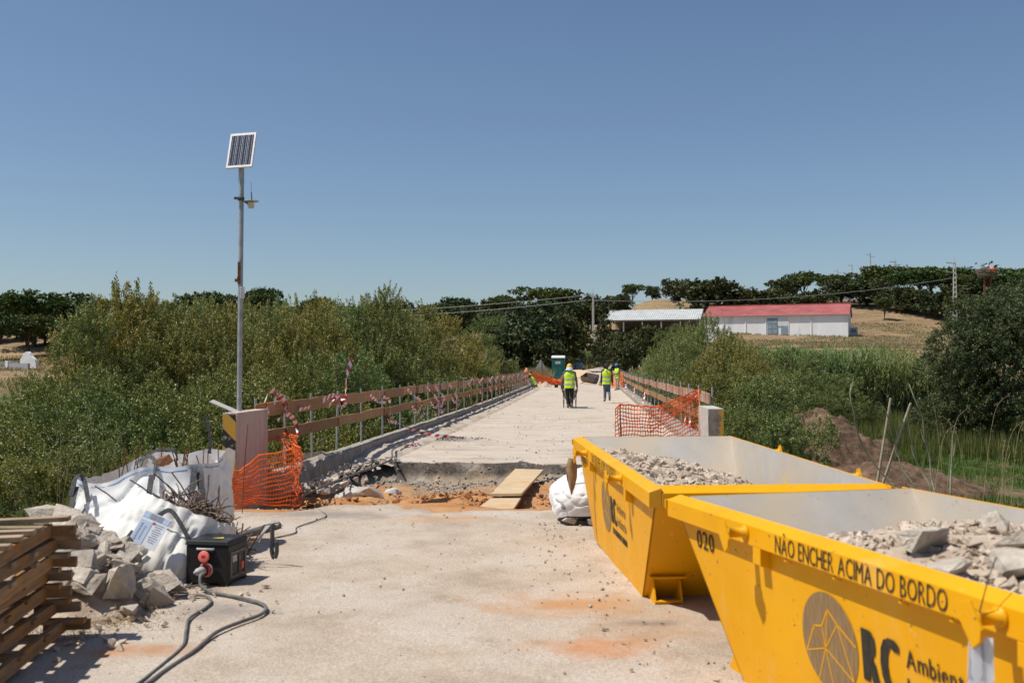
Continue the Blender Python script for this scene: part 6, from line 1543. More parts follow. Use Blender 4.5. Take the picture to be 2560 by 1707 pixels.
_, pB, HB = pole(2240, 268, 30.4, 'power pole on the dry hill among the pines, second from the picture edge', .40, True, 3)
_, pC, HC = pole(2389, 185, 21.4, 'tall concrete ladder pole at the end of the dry field', .42, True, 3)
_, pD, HD = pole(2178, 330, 39.4, 'power pole rising above the ridge pines, tallest on the skyline', .3, False, 2)
_, pE, HE = pole(2132, 360, 38.8, 'plain cross-shaped power pole on the ridge skyline', .25, False, 1)
_, pF, HF = pole(2096, 400, 40.8, 'small distant power pole just showing above the ridge trees', .25, False, 2)
def wire(a, b, sag, label):
    a, b = Vector(a), Vector(b); pts = [a.lerp(b, i / 20) - V3(0, 0, sag * 4 * (i / 20) * (1 - i / 20)) for i in range(21)]
    o = MB().tube(pts, .035, 4, False).build('power_line', M['steel'], None, True); tag(o, label, 'wire', 'power lines')
wire(pA + V3(0, 0, HA - 1.2), pC + V3(-.7, 0, HC - 3.2), 1.6, 'power line from the slim pole to the tall ladder pole')
wire(pA + V3(-.3, 0, HA - .3), (-60, 170, 10.8), 1.2, 'upper power line running behind the willows')
wire(pA + V3(-.3, 0, HA - 1.1), (-60, 168, 10.0), 1.4, 'lower power line running behind the willows')
# stork nest mast
t = thing('nest_mast', 'rusty mast carrying a stork nest with an orange ball above the big tree', 'mast', (71.8, 150, 5.2))
for s in (-1, 1): MB().bar((s * .55, 0, 0), (s * .45, 0, 10.4), .22, .22).build('leg', M['rust'], t)
for k in range(9): MB().bar((-.5, 0, .6 + k * 1.1), (.5, 0, 1.5 + k * 1.1), .1, .1).build('brace', M['rust'], t)
r_ = random.Random(3); mb = MB()
for k in range(420):
    a = r_.uniform(0, 6.28); q = V3(math.cos(a) * r_.uniform(.3, 1.3), math.sin(a) * r_.uniform(.3, 1.3), 10.2 + r_.random() * 1.1); d = V3(r_.gauss(0, 1), r_.gauss(0, 1), r_.gauss(0, .3)).normalized() * r_.uniform(.3, .8); mb.tube([q - d, q + d], .035, 4)
mb.build('nest_sticks', M['pale_bark'], t)
q = MB(); sph(q, (.25, -.9, 11.1), .42, n=18); q.build('orange_ball', flat('orange_marker', (.75, .16, .06), .5), t)
q = MB(); sph(q, (-.1, 0, 11.6), .32, n=12); q.build('pale_top', M['grey_plastic'], t)
# ruined whitewashed gable
t = thing('ruined_gable', 'ruined whitewashed gable wall in the dry field', 'ruin', (-68.2, 140, 1.5), R(-24))
ol = [(-1.35, 0), (-1.4, .9), (-1.3, 1.35), (-1.0, 1.55), (-.8, 2.0), (-.35, 2.3), (.1, 2.35), (.5, 2.15), (.75, 1.7), (1.1, 1.5), (1.5, 1.2), (1.75, .7), (1.75, 0)]
MB().prism([(x + nz(x * 3, z, 1, 2) * .1, 0, z) for x, z in ol], (0, .4, 0)).build('gable_wall', surf('old_whitewash', (.62, .60, .58), (.80, .78, .76), 1.5, .9, .4, .05, 6, (.34, .29, .24), .7), t)
MB().box((.3, -1.6, .25), (4.0, .35, .9)).build('low_wall', flat('grey_plaster', (.36, .36, .37), .9), t); MB().box((-1.8, -1.6, .4), (.5, .5, 1.3)).build('wall_end', M['white_plastic'], t)
MB().box((-4.5, .6, .55), (4.5, .3, .8)).build('side_wall', flat('grey_plaster_dark', (.24, .24, .25), .9), t)
# earth mound on the valley floor
pile('earth_mound', 13.0, 41.5, 3.3, 2.6, 2.3, M['soil_mound'], 'mound of dug brown earth on the valley floor', 'mound', 4, -2.45, 90, .16, 1.5)
pile('earth_mound', 12.6, 33.5, 3.4, 2.2, .9, M['soil_mound'], 'low spread of brown earth in front of the big mound', 'mound', 9, -2.5, 70, .3, 1.5)
pile('earth_mound', 14.6, 38.5, 2.2, 1.4, .5, M['soil_mound'], 'flat patch of brown earth beside the green grass', 'mound', 11, -2.5, 60, .4, 1.5)
# canes and dead stalks behind the skips
for p0, p1, l in (((4.30, 12.2, -.6), (4.56, 12.0, 1.28), 'straight dry cane stuck in the bank, the taller of two crossing canes'), ((4.25, 12.3, -.6), (4.80, 12.0, 1.22), 'straight dry cane stuck in the bank, the leaning one of two')):
    o = MB().tube([p0, Vector(p0).lerp(Vector(p1), .5) + V3(.01, 0, 0), p1], [.022, .018, .015], 8).build('garden_cane', M['cane'], None, True); tag(o, l, 'cane', 'canes behind the skips')
ST = [[(4.127, 10.5, .272), (3.989, 10.5, .442), (3.751, 10.5, .751), (3.633, 10.5, .991), (3.58, 10.5, 1.172), (3.536, 10.5, 1.352), (3.567, 10.5, 1.472)], [(4.236, 10, .357), (4.228, 10, .528), (4.212, 10, .766), (4.137, 10, .947), (4.092, 10, 1.156), (4.008, 10, 1.337), (3.976, 10, 1.481)],
      [(4.369, 10.8, .305), (4.248, 10.8, .541), (4.199, 10.8, .746), (4.108, 10.8, .952), (4.028, 10.8, 1.178), (3.946, 10.8, 1.282)], [(4.03, 9.6, .436), (3.977, 9.6, .618), (3.914, 9.6, .755), (3.852, 9.6, .938), (3.781, 9.6, 1.185)], [(4.037, 9.2, .46), (4.075, 9.2, .705), (4.096, 9.2, .985), (4.045, 9.2, 1.143)]]
sl = ['tall bent grey stalk arching left behind the canes', 'tallest grey stalk rising right of the two canes', 'crooked stalk with a broken tip between the canes', 'dark leaning stalk right of the canes', 'thin pale stalk rising before the green meadow']
for k, s_ in enumerate(ST):
    p = [Vector((s_[0][0] + .06 + i * .03, s_[0][1] + .1, z)) for i, z in ((1, -.9), (0, -.2))] + [Vector(q) + V3(0, .08 * math.sin(i), 0) for i, q in enumerate(s_)]
    P_ = smooth_path(p, 4); rr = list(np.linspace(.011, .0045, len(P_))); t = thing('dead_stalk', sl[k], 'stalk', P_[0], 0, 'dead stalks behind the skips')
    MB().tube([q - P_[0] for q in P_], rr, 6).build('stem', M['dead_stalk'], t)
    r_ = random.Random(k)
    for j in range(1):
        i = r_.randrange(len(P_) // 2, len(P_) - 2); q = P_[i] - P_[0]; e_ = r_.choice((-1, 1)); MB().tube([q, q + V3(e_ * .03, .02, .07), q + V3(e_ * .05, .03, .17)], [.004, .003, .002], 5).build('twig', M['cane'], t)
# ------------------------------------------------------------------ vegetation
def unit(a): return a / np.maximum(1e-9, np.linalg.norm(a, axis=-1, keepdims=True))
def leaf_quads(P, D, Nn, L, W):
    D = unit(D); S = unit(np.cross(D, Nn)); L = L[:, None]; W = W[:, None]
    return np.stack([P - D * L / 2, P + S * W / 2 - D * L * .08, P + D * L / 2, P - S * W / 2 - D * L * .08], 1)
def crown(seed, lobes, ns, per, slen, spread, L, W, upb, droop=0.0, rmin=.5, tip=.0, hug=0.0):
    g = np.random.default_rng(seed); lb = np.array(lobes, float)
    wgt = (lb[:, 3] * lb[:, 4] * lb[:, 5]) ** (2 / 3); wgt /= wgt.sum()
    k = g.choice(len(lb), ns, p=wgt); d = unit(g.normal(size=(ns, 3)))
    d[:, 2] = np.where(d[:, 2] < -.35, -d[:, 2] * .6, d[:, 2]); d = unit(d)
    r = rmin + (1 - rmin) * g.random(ns) ** .55
    base = lb[k, :3] + d * lb[k, 3:6] * r[:, None]
    out = unit(d / lb[k, 3:6])
    sd = unit(out * .7 + np.array([0, 0, upb]) + g.normal(size=(ns, 3)) * .38)
    sl = slen * g.uniform(.5, 1.3, ns)
    t = g.random((ns, per)) ** .8
    P = base[:, None, :] + sd[:, None, :] * (t * sl[:, None])[..., None]
    P[..., 2] -= droop * (t * sl[:, None]) ** 2
    P += g.normal(size=(ns, per, 3)) * (spread * (1 - .65 * t))[..., None]
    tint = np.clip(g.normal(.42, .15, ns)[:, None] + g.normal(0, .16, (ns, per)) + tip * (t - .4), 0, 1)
    P = P.reshape(-1, 3); n = len(P)
    D = np.repeat(sd, per, 0) * .8 + g.normal(size=(n, 3)) * .65; D[:, 2] -= droop * .5
    Nn = np.repeat(out, per, 0) * hug + g.normal(size=(n, 3)) + np.array([0, 0, .5])
    V = leaf_quads(P, D, Nn, L * g.uniform(.6, 1.35, n), W * g.uniform(.65, 1.3, n))
    V[..., 2] = np.maximum(V[..., 2], .0)
    return V, tint.reshape(-1)
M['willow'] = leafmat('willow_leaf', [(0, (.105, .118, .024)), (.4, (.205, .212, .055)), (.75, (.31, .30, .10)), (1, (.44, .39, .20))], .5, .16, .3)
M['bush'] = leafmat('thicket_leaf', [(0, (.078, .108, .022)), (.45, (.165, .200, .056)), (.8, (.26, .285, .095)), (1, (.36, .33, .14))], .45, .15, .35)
M['oak'] = leafmat('oak_leaf', [(0, (.034, .045, .016)), (.5, (.066, .082, .030)), (1, (.115, .128, .050))], .6, .1, .25)
M['pine'] = leafmat('pine_needles', [(0, (.030, .052, .012)), (.5, (.066, .100, .022)), (1, (.115, .150, .036))], .6, .1, .25)
M['dark_tree'] = leafmat('dark_glossy_leaf', [(0, (.045, .064, .028)), (.5, (.085, .112, .050)), (1, (.15, .18, .08))], .5, .25, .3)
M['reed'] = leafmat('reed_leaf', [(0, (.070, .115, .030)), (.5, (.145, .205, .060)), (.85, (.23, .28, .095)), (1, (.42, .37, .17))], .5, .3, .4)
M['grass_green'] = leafmat('green_grass', [(0, (.04, .085, .014)), (.5, (.09, .17, .03)), (1, (.17, .25, .06))], .6, .25, .3)
M['rush'] = leafmat('rush_green', [(0, (.050, .070, .018)), (.5, (.105, .135, .036)), (1, (.19, .20, .075))], .6, .25, .3)
M['grass_dry'] = leafmat('dry_grass', [(0, (.20, .135, .065)), (.5, (.33, .235, .125)), (1, (.46, .35, .20))], .8, .3, .2)
def lobes_bush(seed, R_, H, n, low=.25, tall=1.3):
    """separate clumps set over an egg-shaped crown, with dark gaps between them"""
    r_ = random.Random(seed); out = []; tries = 0
    while len(out) < n and tries < 4000:
        tries += 1
        a = r_.uniform(0, 6.283); f = r_.uniform(low, 1.0); w_ = math.sin(math.pi * min(.93, max(.12, f * .9 + .02))) ** .6
        q = R_ * w_ * r_.uniform(.62, 1.0) * (1 if f < .85 else .5); s = R_ * r_.uniform(.20, .34) * (1.15 - .3 * f); z = H * f - s
        c = (q * math.cos(a), q * math.sin(a), z)
        if all((c[0] - o_[0]) ** 2 + (c[1] - o_[1]) ** 2 + ((c[2] - o_[2]) / tall) ** 2 > ((s + o_[3]) * .62) ** 2 for o_ in out): out.append((*c, s, s, s * tall * r_.uniform(.85, 1.25)))
    out.sort(key=lambda l: -l[2]); out.append((0, 0, H * .38, R_ * .42, R_ * .42, H * .28)); return out
def trunk_mesh(seed, lobes, m, r0, multi=True, base_w=.3):
    r_ = random.Random(seed); mb = MB(); top_z = max(l[2] for l in lobes); fork = V3(0, 0, top_z * .28)
    if not multi: mb.tube([V3(0, 0, -.3), V3(.05, .03, top_z * .14), fork, V3(.1, 0, top_z * .8)], [r0 * 1.2, r0, r0 * .85, r0 * .25], 8)
    for i, l in enumerate(lobes[:8]):
        a = r_.uniform(0, 6.28); b = V3(base_w * math.cos(a), base_w * math.sin(a), -.3) if multi else fork + V3(0, 0, r_.uniform(-.1, .25) * top_z)
        top = Vector(l[:3]) + V3(0, 0, l[5] * .2); mid = b.lerp(top, .5) + V3(r_.uniform(-.2, .2), r_.uniform(-.2, .2), .25)
        P_ = smooth_path([b, b.lerp(mid, .5) + V3(0, 0, .1), mid, top], 4); mb.tube(P_, list(np.linspace(r0 * (1 if multi else .55), r0 * .15, len(P_))), 6)
    me = mb.mesh('trunk'); me.materials.append(m); return me
def tree_proto(kind, seed):
    if kind == 'willow':
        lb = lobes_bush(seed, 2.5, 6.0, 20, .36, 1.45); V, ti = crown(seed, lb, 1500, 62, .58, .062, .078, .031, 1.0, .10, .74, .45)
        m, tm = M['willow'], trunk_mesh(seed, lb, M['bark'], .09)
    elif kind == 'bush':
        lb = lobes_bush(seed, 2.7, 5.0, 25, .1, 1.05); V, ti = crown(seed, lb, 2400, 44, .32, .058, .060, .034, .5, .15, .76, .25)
        m, tm = M['bush'], trunk_mesh(seed, lb, M['bark'], .06)
    elif kind == 'oak':
        r_ = random.Random(seed); lb = [(r_.uniform(-2.4, 2.4), r_.uniform(-2.2, 2.2), r_.uniform(1.9, 6.0), r_.uniform(1.0, 1.7), r_.uniform(1.0, 1.7), r_.uniform(.8, 1.3)) for _ in range(20)] + [(0, 0, 4.0, 2.7, 2.5, 2.3)]
        lb = [l for l in lb if math.hypot(l[0], l[1]) < 3.4 - .35 * abs(l[2] - 3.6)]
        V, ti = crown(seed, lb, 620, 9, .4, .22, .42, .30, .3, 0, .66, .1, .6); m, tm = M['oak'], trunk_mesh(seed, lb, M['bark'], .22, False)
    elif kind == 'pine':
        r_ = random.Random(seed); lb = [(r_.uniform(-2.6, 2.6), r_.uniform(-2.5, 2.5), r_.uniform(4.2, 6.5), r_.uniform(1.2, 1.9), r_.uniform(1.2, 1.9), r_.uniform(.6, .95)) for _ in range(12)] + [(0, 0, 5.6, 2.9, 2.8, 1.6)]
        V, ti = crown(seed, lb, 560, 9, .4, .22, .38, .26, .8, 0, .65, .1, .6); m, tm = M['pine'], trunk_mesh(seed, lb, M['bark'], .2, False)
    elif kind == 'dark_tree':
        r_ = random.Random(seed); lb = [(r_.uniform(-3.4, 3.4), r_.uniform(-3.0, 3.0), r_.uniform(1.2, 6.8), r_.uniform(.9, 1.6), r_.uniform(.9, 1.6), r_.uniform(.8, 1.3)) for _ in range(26)]
        lb = [l for l in lb if math.hypot(l[0], l[1]) < 4.3 - .33 * max(0, l[2] - 2)] + [(0, 0, 3.4, 3.4, 3.0, 3.0), (0, 0, 6.4, 1.9, 1.8, 1.7)]
        V, ti = crown(seed, lb, 3600, 26, .36, .11, .125, .06, .25, .2, .68, .2, .3); m, tm = M['dark_tree'], trunk_mesh(seed, lb, M['bark'], .2, False)
    elif kind == 'cypress':
        lb = [(0, 0, .9 + k * .62, 1.25 * (1 - k / 8.2), 1.25 * (1 - k / 8.2), .6) for k in range(8)]
        V, ti = crown(seed, lb, 420, 10, .45, .14, .24, .12, .1, .3, .4, .1); m, tm = M['oak'], trunk_mesh(seed, [lb[-1]], M['bark'], .12, False)
    HGT[kind] = float(np.percentile(V[..., 2], 99.6)); RAD[kind] = float(np.percentile(np.hypot(V[..., 0], V[..., 1]), 96))
    me = quads_mesh(kind, V, ti); me.materials.append(m); return me, tm, HGT[kind], RAD[kind]
PROTO = {}; HGT = {}; RAD = {}
for kind, n in (('willow', 4), ('bush', 3), ('oak', 4), ('pine', 3), ('dark_tree', 1), ('cypress', 1)):
    PROTO[kind] = [tree_proto(kind, 70 + 10 * i + len(kind)) for i in range(n)]
rv_ = random.Random(77)
NM = dict(willow='willow_tree', bush='leafy_bush', oak='oak_tree', pine='pine_tree', dark_tree='broadleaf_tree', cypress='cypress_tree')
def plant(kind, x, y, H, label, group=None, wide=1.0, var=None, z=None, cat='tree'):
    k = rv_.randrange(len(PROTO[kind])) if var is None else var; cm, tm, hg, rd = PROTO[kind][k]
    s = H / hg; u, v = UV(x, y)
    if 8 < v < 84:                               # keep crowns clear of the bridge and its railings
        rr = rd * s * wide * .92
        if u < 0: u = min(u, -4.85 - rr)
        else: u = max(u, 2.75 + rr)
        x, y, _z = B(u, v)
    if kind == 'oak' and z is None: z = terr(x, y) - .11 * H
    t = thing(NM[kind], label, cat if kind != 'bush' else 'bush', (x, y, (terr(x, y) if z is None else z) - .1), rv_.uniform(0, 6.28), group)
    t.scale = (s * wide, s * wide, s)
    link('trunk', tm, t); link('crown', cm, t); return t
def by_px(kind, px, d, ytop, label, group=None, wide=1.0, var=None, z=None):
    x = (px - 1280) / 2489 * d; zt = 1.65 + (918 - ytop) / 2489 * d; zb = terr(x, d) if z is None else z
    return plant(kind, x, d, max(.8, zt - zb), label, group, wide, var, z)
# left thicket along the river
for a in ((215, 23, 760, 'willow', .72, 'large olive willow at the left edge of the thicket'), (330, 25, 715, 'willow', .75, 'tallest willow of the thicket left of the solar pole'),
          (455, 25, 755, 'willow', .72, 'rounded willow between the tallest willow and the solar pole'), (560, 27, 768, 'willow', .72, 'feathery willow right behind the solar pole'),
          (665, 30, 765, 'willow', .7, 'pale willow just right of the solar pole'), (780, 31, 742, 'willow', .7, 'tall plume-topped willow above the middle of the left railing'),
          (868, 37, 762, 'willow', .68, 'willow between the two plume-topped crowns of the thicket'), (945, 38, 722, 'willow', .68, 'highest pointed willow of the right half of the thicket'),
          (1040, 45, 765, 'willow', .7, 'willow right of the highest pointed crown'), (1110, 52, 790, 'willow', .85, 'slim willow leaning towards the far end of the railing'),
          (1175, 62, 835, 'willow', .8, 'low willow at the far end of the left railing'), (1235, 74, 868, 'willow', .75, 'last small willow before the crouching worker')):
    px, d, yt, kd, wd, lb_ = a; by_px(kd, px, d, yt, lb_, 'willows along the river left of the bridge', wd)
for i_, (px, d, yt) in enumerate(((400, 40, 745), (500, 36, 748), (610, 40, 752), (720, 42, 756), (830, 46, 752), (1000, 54, 775))):
    by_px('willow', px, d, yt, '%s half hidden willow crown in the second row of the thicket, counted from the left' % ORD[i_], 'second row of willows', .8)
for i_, (px, d, yt) in enumerate(sorted(((185, 19, 925), (35, 13, 1035), (160, 14, 1010), (290, 15.5, 985), (430, 16, 960), (560, 19, 935), (690, 21, 915), (780, 24, 890), (860, 28, 880), (940, 32, 878), (1010, 37, 872), (1080, 44, 868), (1140, 52, 872)))):
    by_px('bush', px, d, yt, '%s dense bush along the foot of the left thicket, counted from the left' % ORD[i_], 'bushes at the foot of the left thicket', .82)
for i_, (px, d, yt) in enumerate(sorted(((20, 10.5, 1130), (120, 11, 1105), (235, 11.6, 1095), (345, 11.8, 1095), (450, 12.6, 1070), (545, 14.2, 1040), (690, 17, 1015), (780, 20, 985), (60, 11.5, 1180), (180, 9.6, 1215), (-40, 9, 1150), (290, 9.6, 1190), (400, 10.4, 1180)))):
    by_px('bush', px, d, yt, '%s low leafy bush on the bank behind the white bags, counted from the left' % ORD[i_], 'low bushes on the near left bank', 1.0)
# right of the bridge
for a in ((1690, 56, 838, 'willow', .7, 'small willow at the far end of the right railing'), (1712, 48, 815, 'willow', .7, 'grey-green willow behind the middle of the right railing'),
          (1775, 42, 792, 'willow', .72, 'tallest willow right of the bridge, in front of the barn'), (1835, 37, 830, 'willow', .72, 'bushy willow just right of the tallest one by the bridge'),
          (1880, 35, 890, 'willow', .65, 'pale willow drooping towards the earth mound'), (1812, 27, 930, 'bush', .9, 'leafy bush directly behind the short right pillar'),
          (1915, 33, 960, 'willow', .6, 'low spreading willow beside the earth mound'), (1850, 26, 1015, 'bush', .75, 'leafy bush between the right pillar and the mound'), (1740, 34, 915, 'bush', .8, 'leafy bush seen through the right railing'), (1690, 40, 900, 'bush', .8, 'leafy bush at the middle of the right railing')):
    px, d, yt, kd, wd, lb_ = a; by_px(kd, px, d, yt, lb_, 'bushes right of the bridge', wd)
for i_, (px, d, yt, wd) in enumerate(((1885, 66, 868, 1.0), (1955, 64, 872, 1.1), (2030, 62, 885, 1.0), (1985, 57, 925, 1.2), (2085, 60, 985, 1.2), (2160, 62, 1000, 1.1))):
    by_px('bush', px, d, yt, '%s soft green bush on the valley floor before the reed bank, counted from the left' % ORD[i_], 'bushes before the reed bank', wd)
by_px('dark_tree', 2505, 47, 725, 'big dark leafy tree standing in the green meadow', 'dark trees in the meadow', .88, 0, -2.5)
by_px('dark_tree', 2600, 52, 690, 'second big dark tree cut by the picture edge', 'dark trees in the meadow', 1.0, 0, -2.5)
by_px('dark_tree', 2425, 50, 880, 'lower shoulder of dark foliage at the foot of the meadow tree', 'dark trees in the meadow', .9, 0, -2.5)
# trees about the far end of the bridge
for px, d, yt, kd, wd, lb_ in ((1345, 112, 772, 'oak', .95, 'big dark oak to the left of the portable toilet'), (1415, 118, 768, 'oak', .9, 'dark oak rising behind the portable toilet'), (1285, 108, 800, 'oak', .9, 'dark oak between the willows and the big oaks'), (1375, 106, 835, 'oak', 1.0, 'low dark oak behind the road sign'),
                               (1225, 112, 790, 'bush', 1.0, 'bright green tree behind the last willow'), (1512, 132, 782, 'cypress', 1.0, 'dark conical cypress beside the slim power pole'),
                               (1590, 112, 800, 'oak', .8, 'dark bushy tree in front of the open shed'), (1650, 104, 800, 'oak', .85, 'dark tree in front of the barn roof edge'), (1565, 98, 838, 'oak', .8, 'low dark bush by the road bend'), (1700, 100, 812, 'bush', .9, 'green bush under the barn wall')):
    by_px(kd, px, d, yt, lb_, 'trees about the far end of the bridge', wd)
# wooded ridge
FT = [(1790, 232, 688, 'oak', 1.05, 'large round oak standing alone above the barn roof'), (1870, 236, 712, 'oak', 1.0, 'oak right of the large round one above the barn'), (1935, 240, 728, 'oak', .9, 'low oak behind the barn ridge'), (1962, 262, 690, 'oak', .8, 'dark slender oak on the hill crest'), (2012, 262, 682, 'pine', .75, 'round topped pine on the hill crest above the barn'),
      (2022, 236, 718, 'oak', 1.0, 'broad oak over the right end of the barn'), (2105, 262, 692, 'oak', .8, 'oak on the crest below the cross-shaped pole'), (2150, 258, 688, 'oak', 1.0, 'grey-green oak on the crest left of the ladder pole'), (2215, 275, 668, 'pine', 1.0, 'umbrella pine behind the second power pole'),
      (2270, 262, 680, 'pine', .9, 'umbrella pine between the two power poles'), (2330, 262, 676, 'pine', 1.1, 'wide umbrella pine left of the tall ladder pole'), (2290, 246, 720, 'oak', .9, 'oak at the edge of the dry field'), (2345, 240, 722, 'oak', 1.0, 'broad oak at the field edge below the pines'), (2212, 236, 746, 'pine', .55, 'small round pine alone in the dry field'),
      (2420, 225, 700, 'oak', .9, 'dark tree behind the ladder pole'), (2455, 215, 668, 'cypress', 1.5, 'dark conifer behind the stork nest'), (2500, 235, 680, 'pine', 1.0, 'dark pine right of the stork nest'), (2550, 240, 688, 'pine', 1.1, 'pine at the right picture edge'), (2400, 262, 690, 'pine', 1.0, 'pine on the ridge behind the ladder pole')]
FT += [(2085, 285, 690, 'pine', 1.0, 'pine peeping over the crest oaks'), (2180, 290, 676, 'oak', 1.1, 'dark oak behind the crest, left of the second pole'), (2245, 250, 712, 'oak', 1.0, 'rounded oak below the second power pole'), (2300, 285, 672, 'pine', 1.1, 'umbrella pine at the back of the hill wood'), (2365, 285, 672, 'pine', 1.1, 'umbrella pine at the back, left of the ladder pole'), (2385, 238, 728, 'oak', 1.1, 'dark oak at the foot of the ladder pole wood'), (2440, 285, 678, 'pine', 1.2, 'pine at the back of the wood by the stork nest'), (2430, 205, 745, 'oak', .9, 'dark oak beside the dry field corner'), (2520, 285, 676, 'pine', 1.2, 'pine at the back near the picture edge'), (2480, 260, 690, 'oak', 1.2, 'dark oak filling the wood by the stork nest'), (1905, 290, 735, 'oak', 1.0, 'oak half hidden behind the hill crest'), (1690, 270, 745, 'oak', .9, 'oak behind the shed roof')]
for px, d, yt, kd, wd, lb_ in FT: by_px(kd, px, d, yt - 4, lb_, 'trees on the right hill', wd * 1.4)
rg_ = random.Random(31)
for row, (d0, sp) in enumerate(((188, 70), (212, 62), (238, 66), (268, 60), (300, 56))):
    px = -60 + row * 17
    while px < 1700:
        d = d0 + rg_.uniform(-8, 8); kd = 'pine' if rg_.random() < .26 else 'oak'; x = (px - 1280) / 2489 * d
        if not (1505 < px and d < 262) and not (row == 0 and px > 1150):
            plant(kd, x, d, rg_.uniform(6.3, 9.6) * (.8 if 1480 < px else 1), ['dark %s at the foot of the wooded slope', 'dark %s low on the wooded slope', 'dark %s halfway up the wooded slope', 'dark %s in the upper wood of the ridge', 'dark %s on the skyline of the wooded ridge'][row] % ('umbrella pine' if kd == 'pine' else 'oak'), 'wooded ridge behind the willows', rg_.uniform(.9, 1.25))
        px += sp * rg_.uniform(.65, 1.3)
for px, d, yt, kd, wd, lb_ in ((85, 205, 727, 'pine', 1.5, 'widest umbrella pine of the ridge at the left edge'), (205, 215, 735, 'oak', 1.2, 'rounded oak right of the widest pine'), (515, 225, 730, 'pine', 1.1, 'umbrella pine on the ridge left of the solar pole'), (648, 215, 720, 'pine', .8, 'tall pine just right of the solar pole'), (1372, 262, 719, 'pine', 1.35, 'broad umbrella pine on the skyline left of the slim pole'), (1140, 262, 733, 'oak', 1.0, 'oak on the skyline above the willows')):
    by_px(kd, px, d, yt, lb_, 'wooded ridge behind the willows', wd)

# reeds
def reed_proto(seed, n=150, H=4.2, Rr=1.5):
    g = np.random.default_rng(seed); Q = []; T = []; tubes = MB()
    for i in range(n):
        a, q = g.uniform(0, 6.28), Rr * math.sqrt(g.random()); bx, by = q * math.cos(a), q * math.sin(a); h = H * g.uniform(.6, 1.0)
        lean = g.normal(0, .10, 2); tb = g.uniform(.2, .7)
        top = (bx + lean[0] * h, by + lean[1] * h, h); tubes.tube([(bx, by, -.2), ((bx + top[0]) / 2, (by + top[1]) / 2, h * .5), top], [.014, .012, .006], 3, False)
        for k in range(13):
            z = h * (.2 + .8 * k / 12); f = z / h; p = np.array([bx + lean[0] * z, by + lean[1] * z, z]); an = g.uniform(0, 6.28); L = g.uniform(.4, .75); dr = np.array([math.cos(an), math.sin(an), 0]); s = np.array([-dr[1], dr[0], 0]) * .024
            p1 = p + dr * L * .45 + np.array([0, 0, L * .42]); p2 = p + dr * L * .95 + np.array([0, 0, L * g.uniform(-.1, .45)])
            Q.append(np.array([p - s, p + s, p1 + s, p1 - s])); Q.append(np.array([p1 - s, p1 + s, p2 + s * .1, p2 - s * .1])); T += [tb + g.normal(0, .12)] * 2
    me = quads_mesh('reed_leaves', np.array(Q), np.clip(np.array(T), 0, 1)); me.materials.append(M['reed']); tm = tubes.mesh('reed_stalks'); tm.materials.append(M['cane']); return me, tm
RP = [reed_proto(s) for s in (1, 2, 3)]
def reed(x, y, H, label, group, w_=1.0):
    t = thing('reed_clump', label, 'reeds', (x, y, gz(x, y) - .05), rv_.uniform(0, 6.28), group); t.scale = (w_, w_, H / 4.6)
    me, tm = RP[rv_.randrange(3)]; link('stalks', tm, t); link('leaves', me, t)
for px in range(1895, 2320, 30):
    for d in (70, 74):
        x = (px + rv_.uniform(-14, 14) - 1280) / 2489 * d; reed(x, d + rv_.uniform(-1.5, 1.5), 5.6 + rv_.uniform(-.5, .5) - (.5 if px > 2250 else 0), 'clump of tall green reeds in the bank across the meadow', 'reed bank across the meadow', 1.15)
for u, v in ((3.5, 70), (3.7, 73), (3.9, 67), (4.6, 70), (3.6, 77), (4.3, 74), (4.8, 78), (5.5, 82), (6.5, 80), (5.8, 88), (7.6, 86), (6.8, 94), (8.6, 92), (7.9, 100), (9.6, 100), (8.4, 76), (10.5, 84)):
    p = B(u, v); reed(p.x, p.y, 3.6 + rv_.uniform(-.4, .5), 'clump of fresh green reeds beyond the worker in the blue helmet', 'reeds beside the far road', .8)
for px, d in ((1405, 130), (1425, 134), (1440, 132), (1462, 138), (1480, 142), (1495, 140), (1415, 138), (1385, 128)):
    x = (px - 1280) / 2489 * d; reed(x, d, 4.2 if px < 1450 else 3.0, 'clump of reeds behind the toilet and car', 'reeds behind the parked car', .8)

# grasses: one mass each
def blades(name, label, n, area, hmin, hmax, w_, m, seed, lean=.25, zf=None, cat='grass'):
    g = np.random.default_rng(seed); P = np.array([area(g) for _ in range(n)]); Z = np.array([(zf or terr)(x, y) for x, y in P]) - .03
    h = g.uniform(hmin, hmax, n); a = g.uniform(0, 6.28, n); s = np.stack([np.cos(a), np.sin(a), 0 * a], 1) * w_ / 2; L = np.stack([g.normal(0, lean, n) * h, g.normal(0, lean, n) * h, h], 1)
    b = np.column_stack([P, Z]); V = np.stack([b - s, b + s, b + L * .6 + s * .8, b + L], 1)
    me = quads_mesh(name, V, np.clip(g.normal(.5, .22, n), 0, 1)); me.materials.append(m); o = link(name, me); tag(o, label, cat, kind='stuff'); return o
def patch(x0, x1, y0, y1, s=.5, th=.0):
    def f(g):
        for _ in range(20):
            x, y = g.uniform(x0, x1), g.uniform(y0, y1)
            if nz(x * s, y * s, 3, 3) > th: return (x, y)
        return (x, y)
    return f
blades('meadow_grass', 'short bright green grass of the meadow', 60000, patch(8, 28, 19, 46, .25, -.3), .08, .30, .026, M['grass_green'], 41)
blades('rushes', 'dark green rushes on the valley floor', 30000, patch(9, 34, 40, 72, .18, -.15), .5, 1.3, .035, M['rush'], 42, .15)
blades('bank_grass_left', 'green weeds on the bank behind the rubble', 14000, lambda g: tuple(B(-4.75 - abs(g.normal(0, 1.3)), g.uniform(3, 15)))[:2], .15, .6, .018, M['grass_green'], 43, .3)
blades('bank_grass_right', 'dry weeds on the bank behind the skips', 6000, lambda g: tuple(B(3.2 + abs(g.normal(0, 1.6)), g.uniform(3, 16)))[:2], .15, .55, .014, M['grass_dry'], 44, .35)
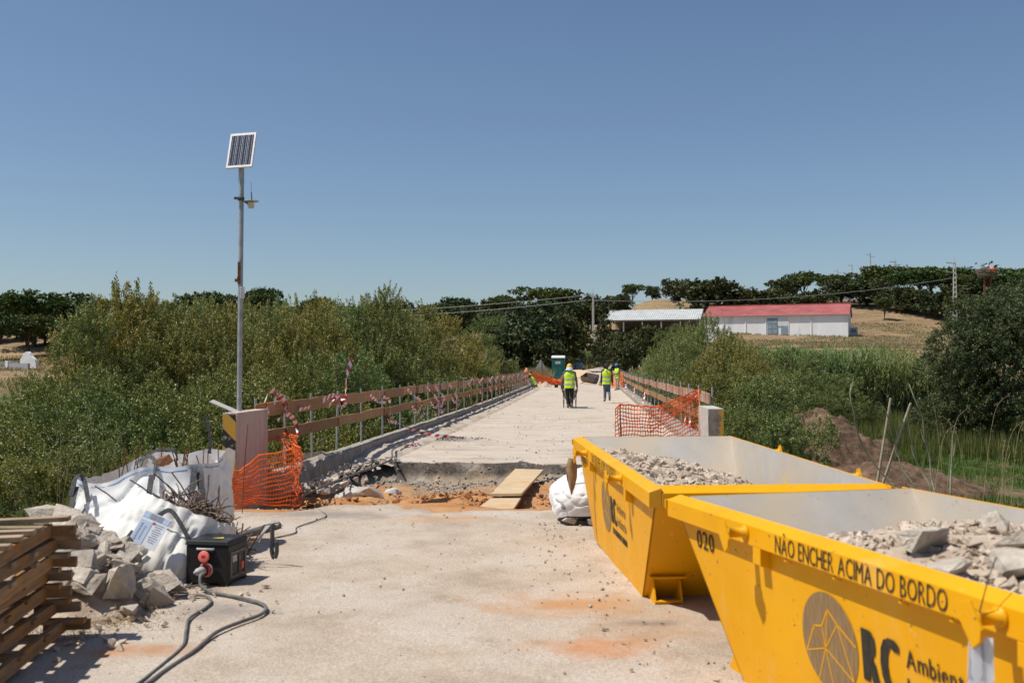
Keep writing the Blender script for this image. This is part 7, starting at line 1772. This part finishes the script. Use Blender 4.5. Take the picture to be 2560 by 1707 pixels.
blades('dry_field_grass', 'long dry grass on the hillside field', 52000, patch(30, 105, 112, 232, .06, -.2), .15, .5, .13, M['grass_dry'], 45, .35)
blades('left_field_grass', 'dry grass of the field beside the ruined gable', 14000, patch(-100, -38, 92, 190, .06, -.3), .25, .7, .13, M['grass_dry'], 51, .35)
blades('roadside_dry_grass', 'tall dry grass beside the portable toilet', 5200, lambda g: (min(3.3, g.normal(1.4, 1.2)), g.uniform(84, 104)), .6, 1.5, .05, M['grass_dry'], 46, .18)
blades('road_verge_grass', 'dry grass along the verge of the far road', 5000, lambda g: (lambda v: tuple(B(interp(v, FAR_ROAD) + (3.3 + abs(g.normal(0, 1.2))) * (1 if g.random() < .4 else -1), v))[:2])(g.uniform(95, 165)), .3, .9, .06, M['grass_dry'], 47, .2)
blades('straw', 'straw litter at the foot of the rubble heap', 700, lambda g: (g.normal(-2.75, .22), g.normal(6.55, .22)), .02, .06, .006, M['grass_dry'], 48, 1.6, lambda x, y: .03)
# wild oats with hanging spikelets on the near right bank
def oats(name, label, n, area, seed):
    r_ = random.Random(seed); mb = MB(); Q = []
    for i in range(n):
        x, y = area(r_); z0 = terr(x, y) - .1; h = r_.uniform(.9, 1.7); lx, ly = r_.uniform(-.18, .18), r_.uniform(-.1, .1)
        P_ = smooth_path([(x, y, z0), (x + lx * .4, y + ly * .4, z0 + h * .55), (x + lx, y + ly, z0 + h), (x + lx * 1.9, y + ly * 1.6, z0 + h * 1.12)], 4); mb.tube(P_, list(np.linspace(.0022, .0009, len(P_))), 4, False)
        for k in range(9):
            p = P_[len(P_) - 1 - k % 6] + V3(r_.uniform(-.06, .06), r_.uniform(-.05, .05), r_.uniform(-.05, .02)); q = p + V3(r_.uniform(-.012, .012), 0, -.028); s = V3(.0045, 0, 0); Q.append([p, p + (q - p) * .5 + s, q, p + (q - p) * .5 - s])
    for q in Q: mb.add(q, [(0, 1, 2, 3)])
    o = mb.build(name, M['oat'], None, True); tag(o, label, 'grass', kind='stuff')
M['oat'] = surf('ripe_oat', (.36, .27, .14), (.52, .41, .24), 20, .8, 0)
oats('wild_oats', 'ripe wild oat stalks on the bank right of the skips', 30, lambda r: (r.uniform(3.7, 5.4), r.uniform(6.8, 9.6)), 5)
oats('dry_stalks', 'thin dry grass stalks behind the timber stack', 26, lambda r: tuple(B(-5.1 - r.random() * .9, r.uniform(7.5, 10.5)))[:2], 6)
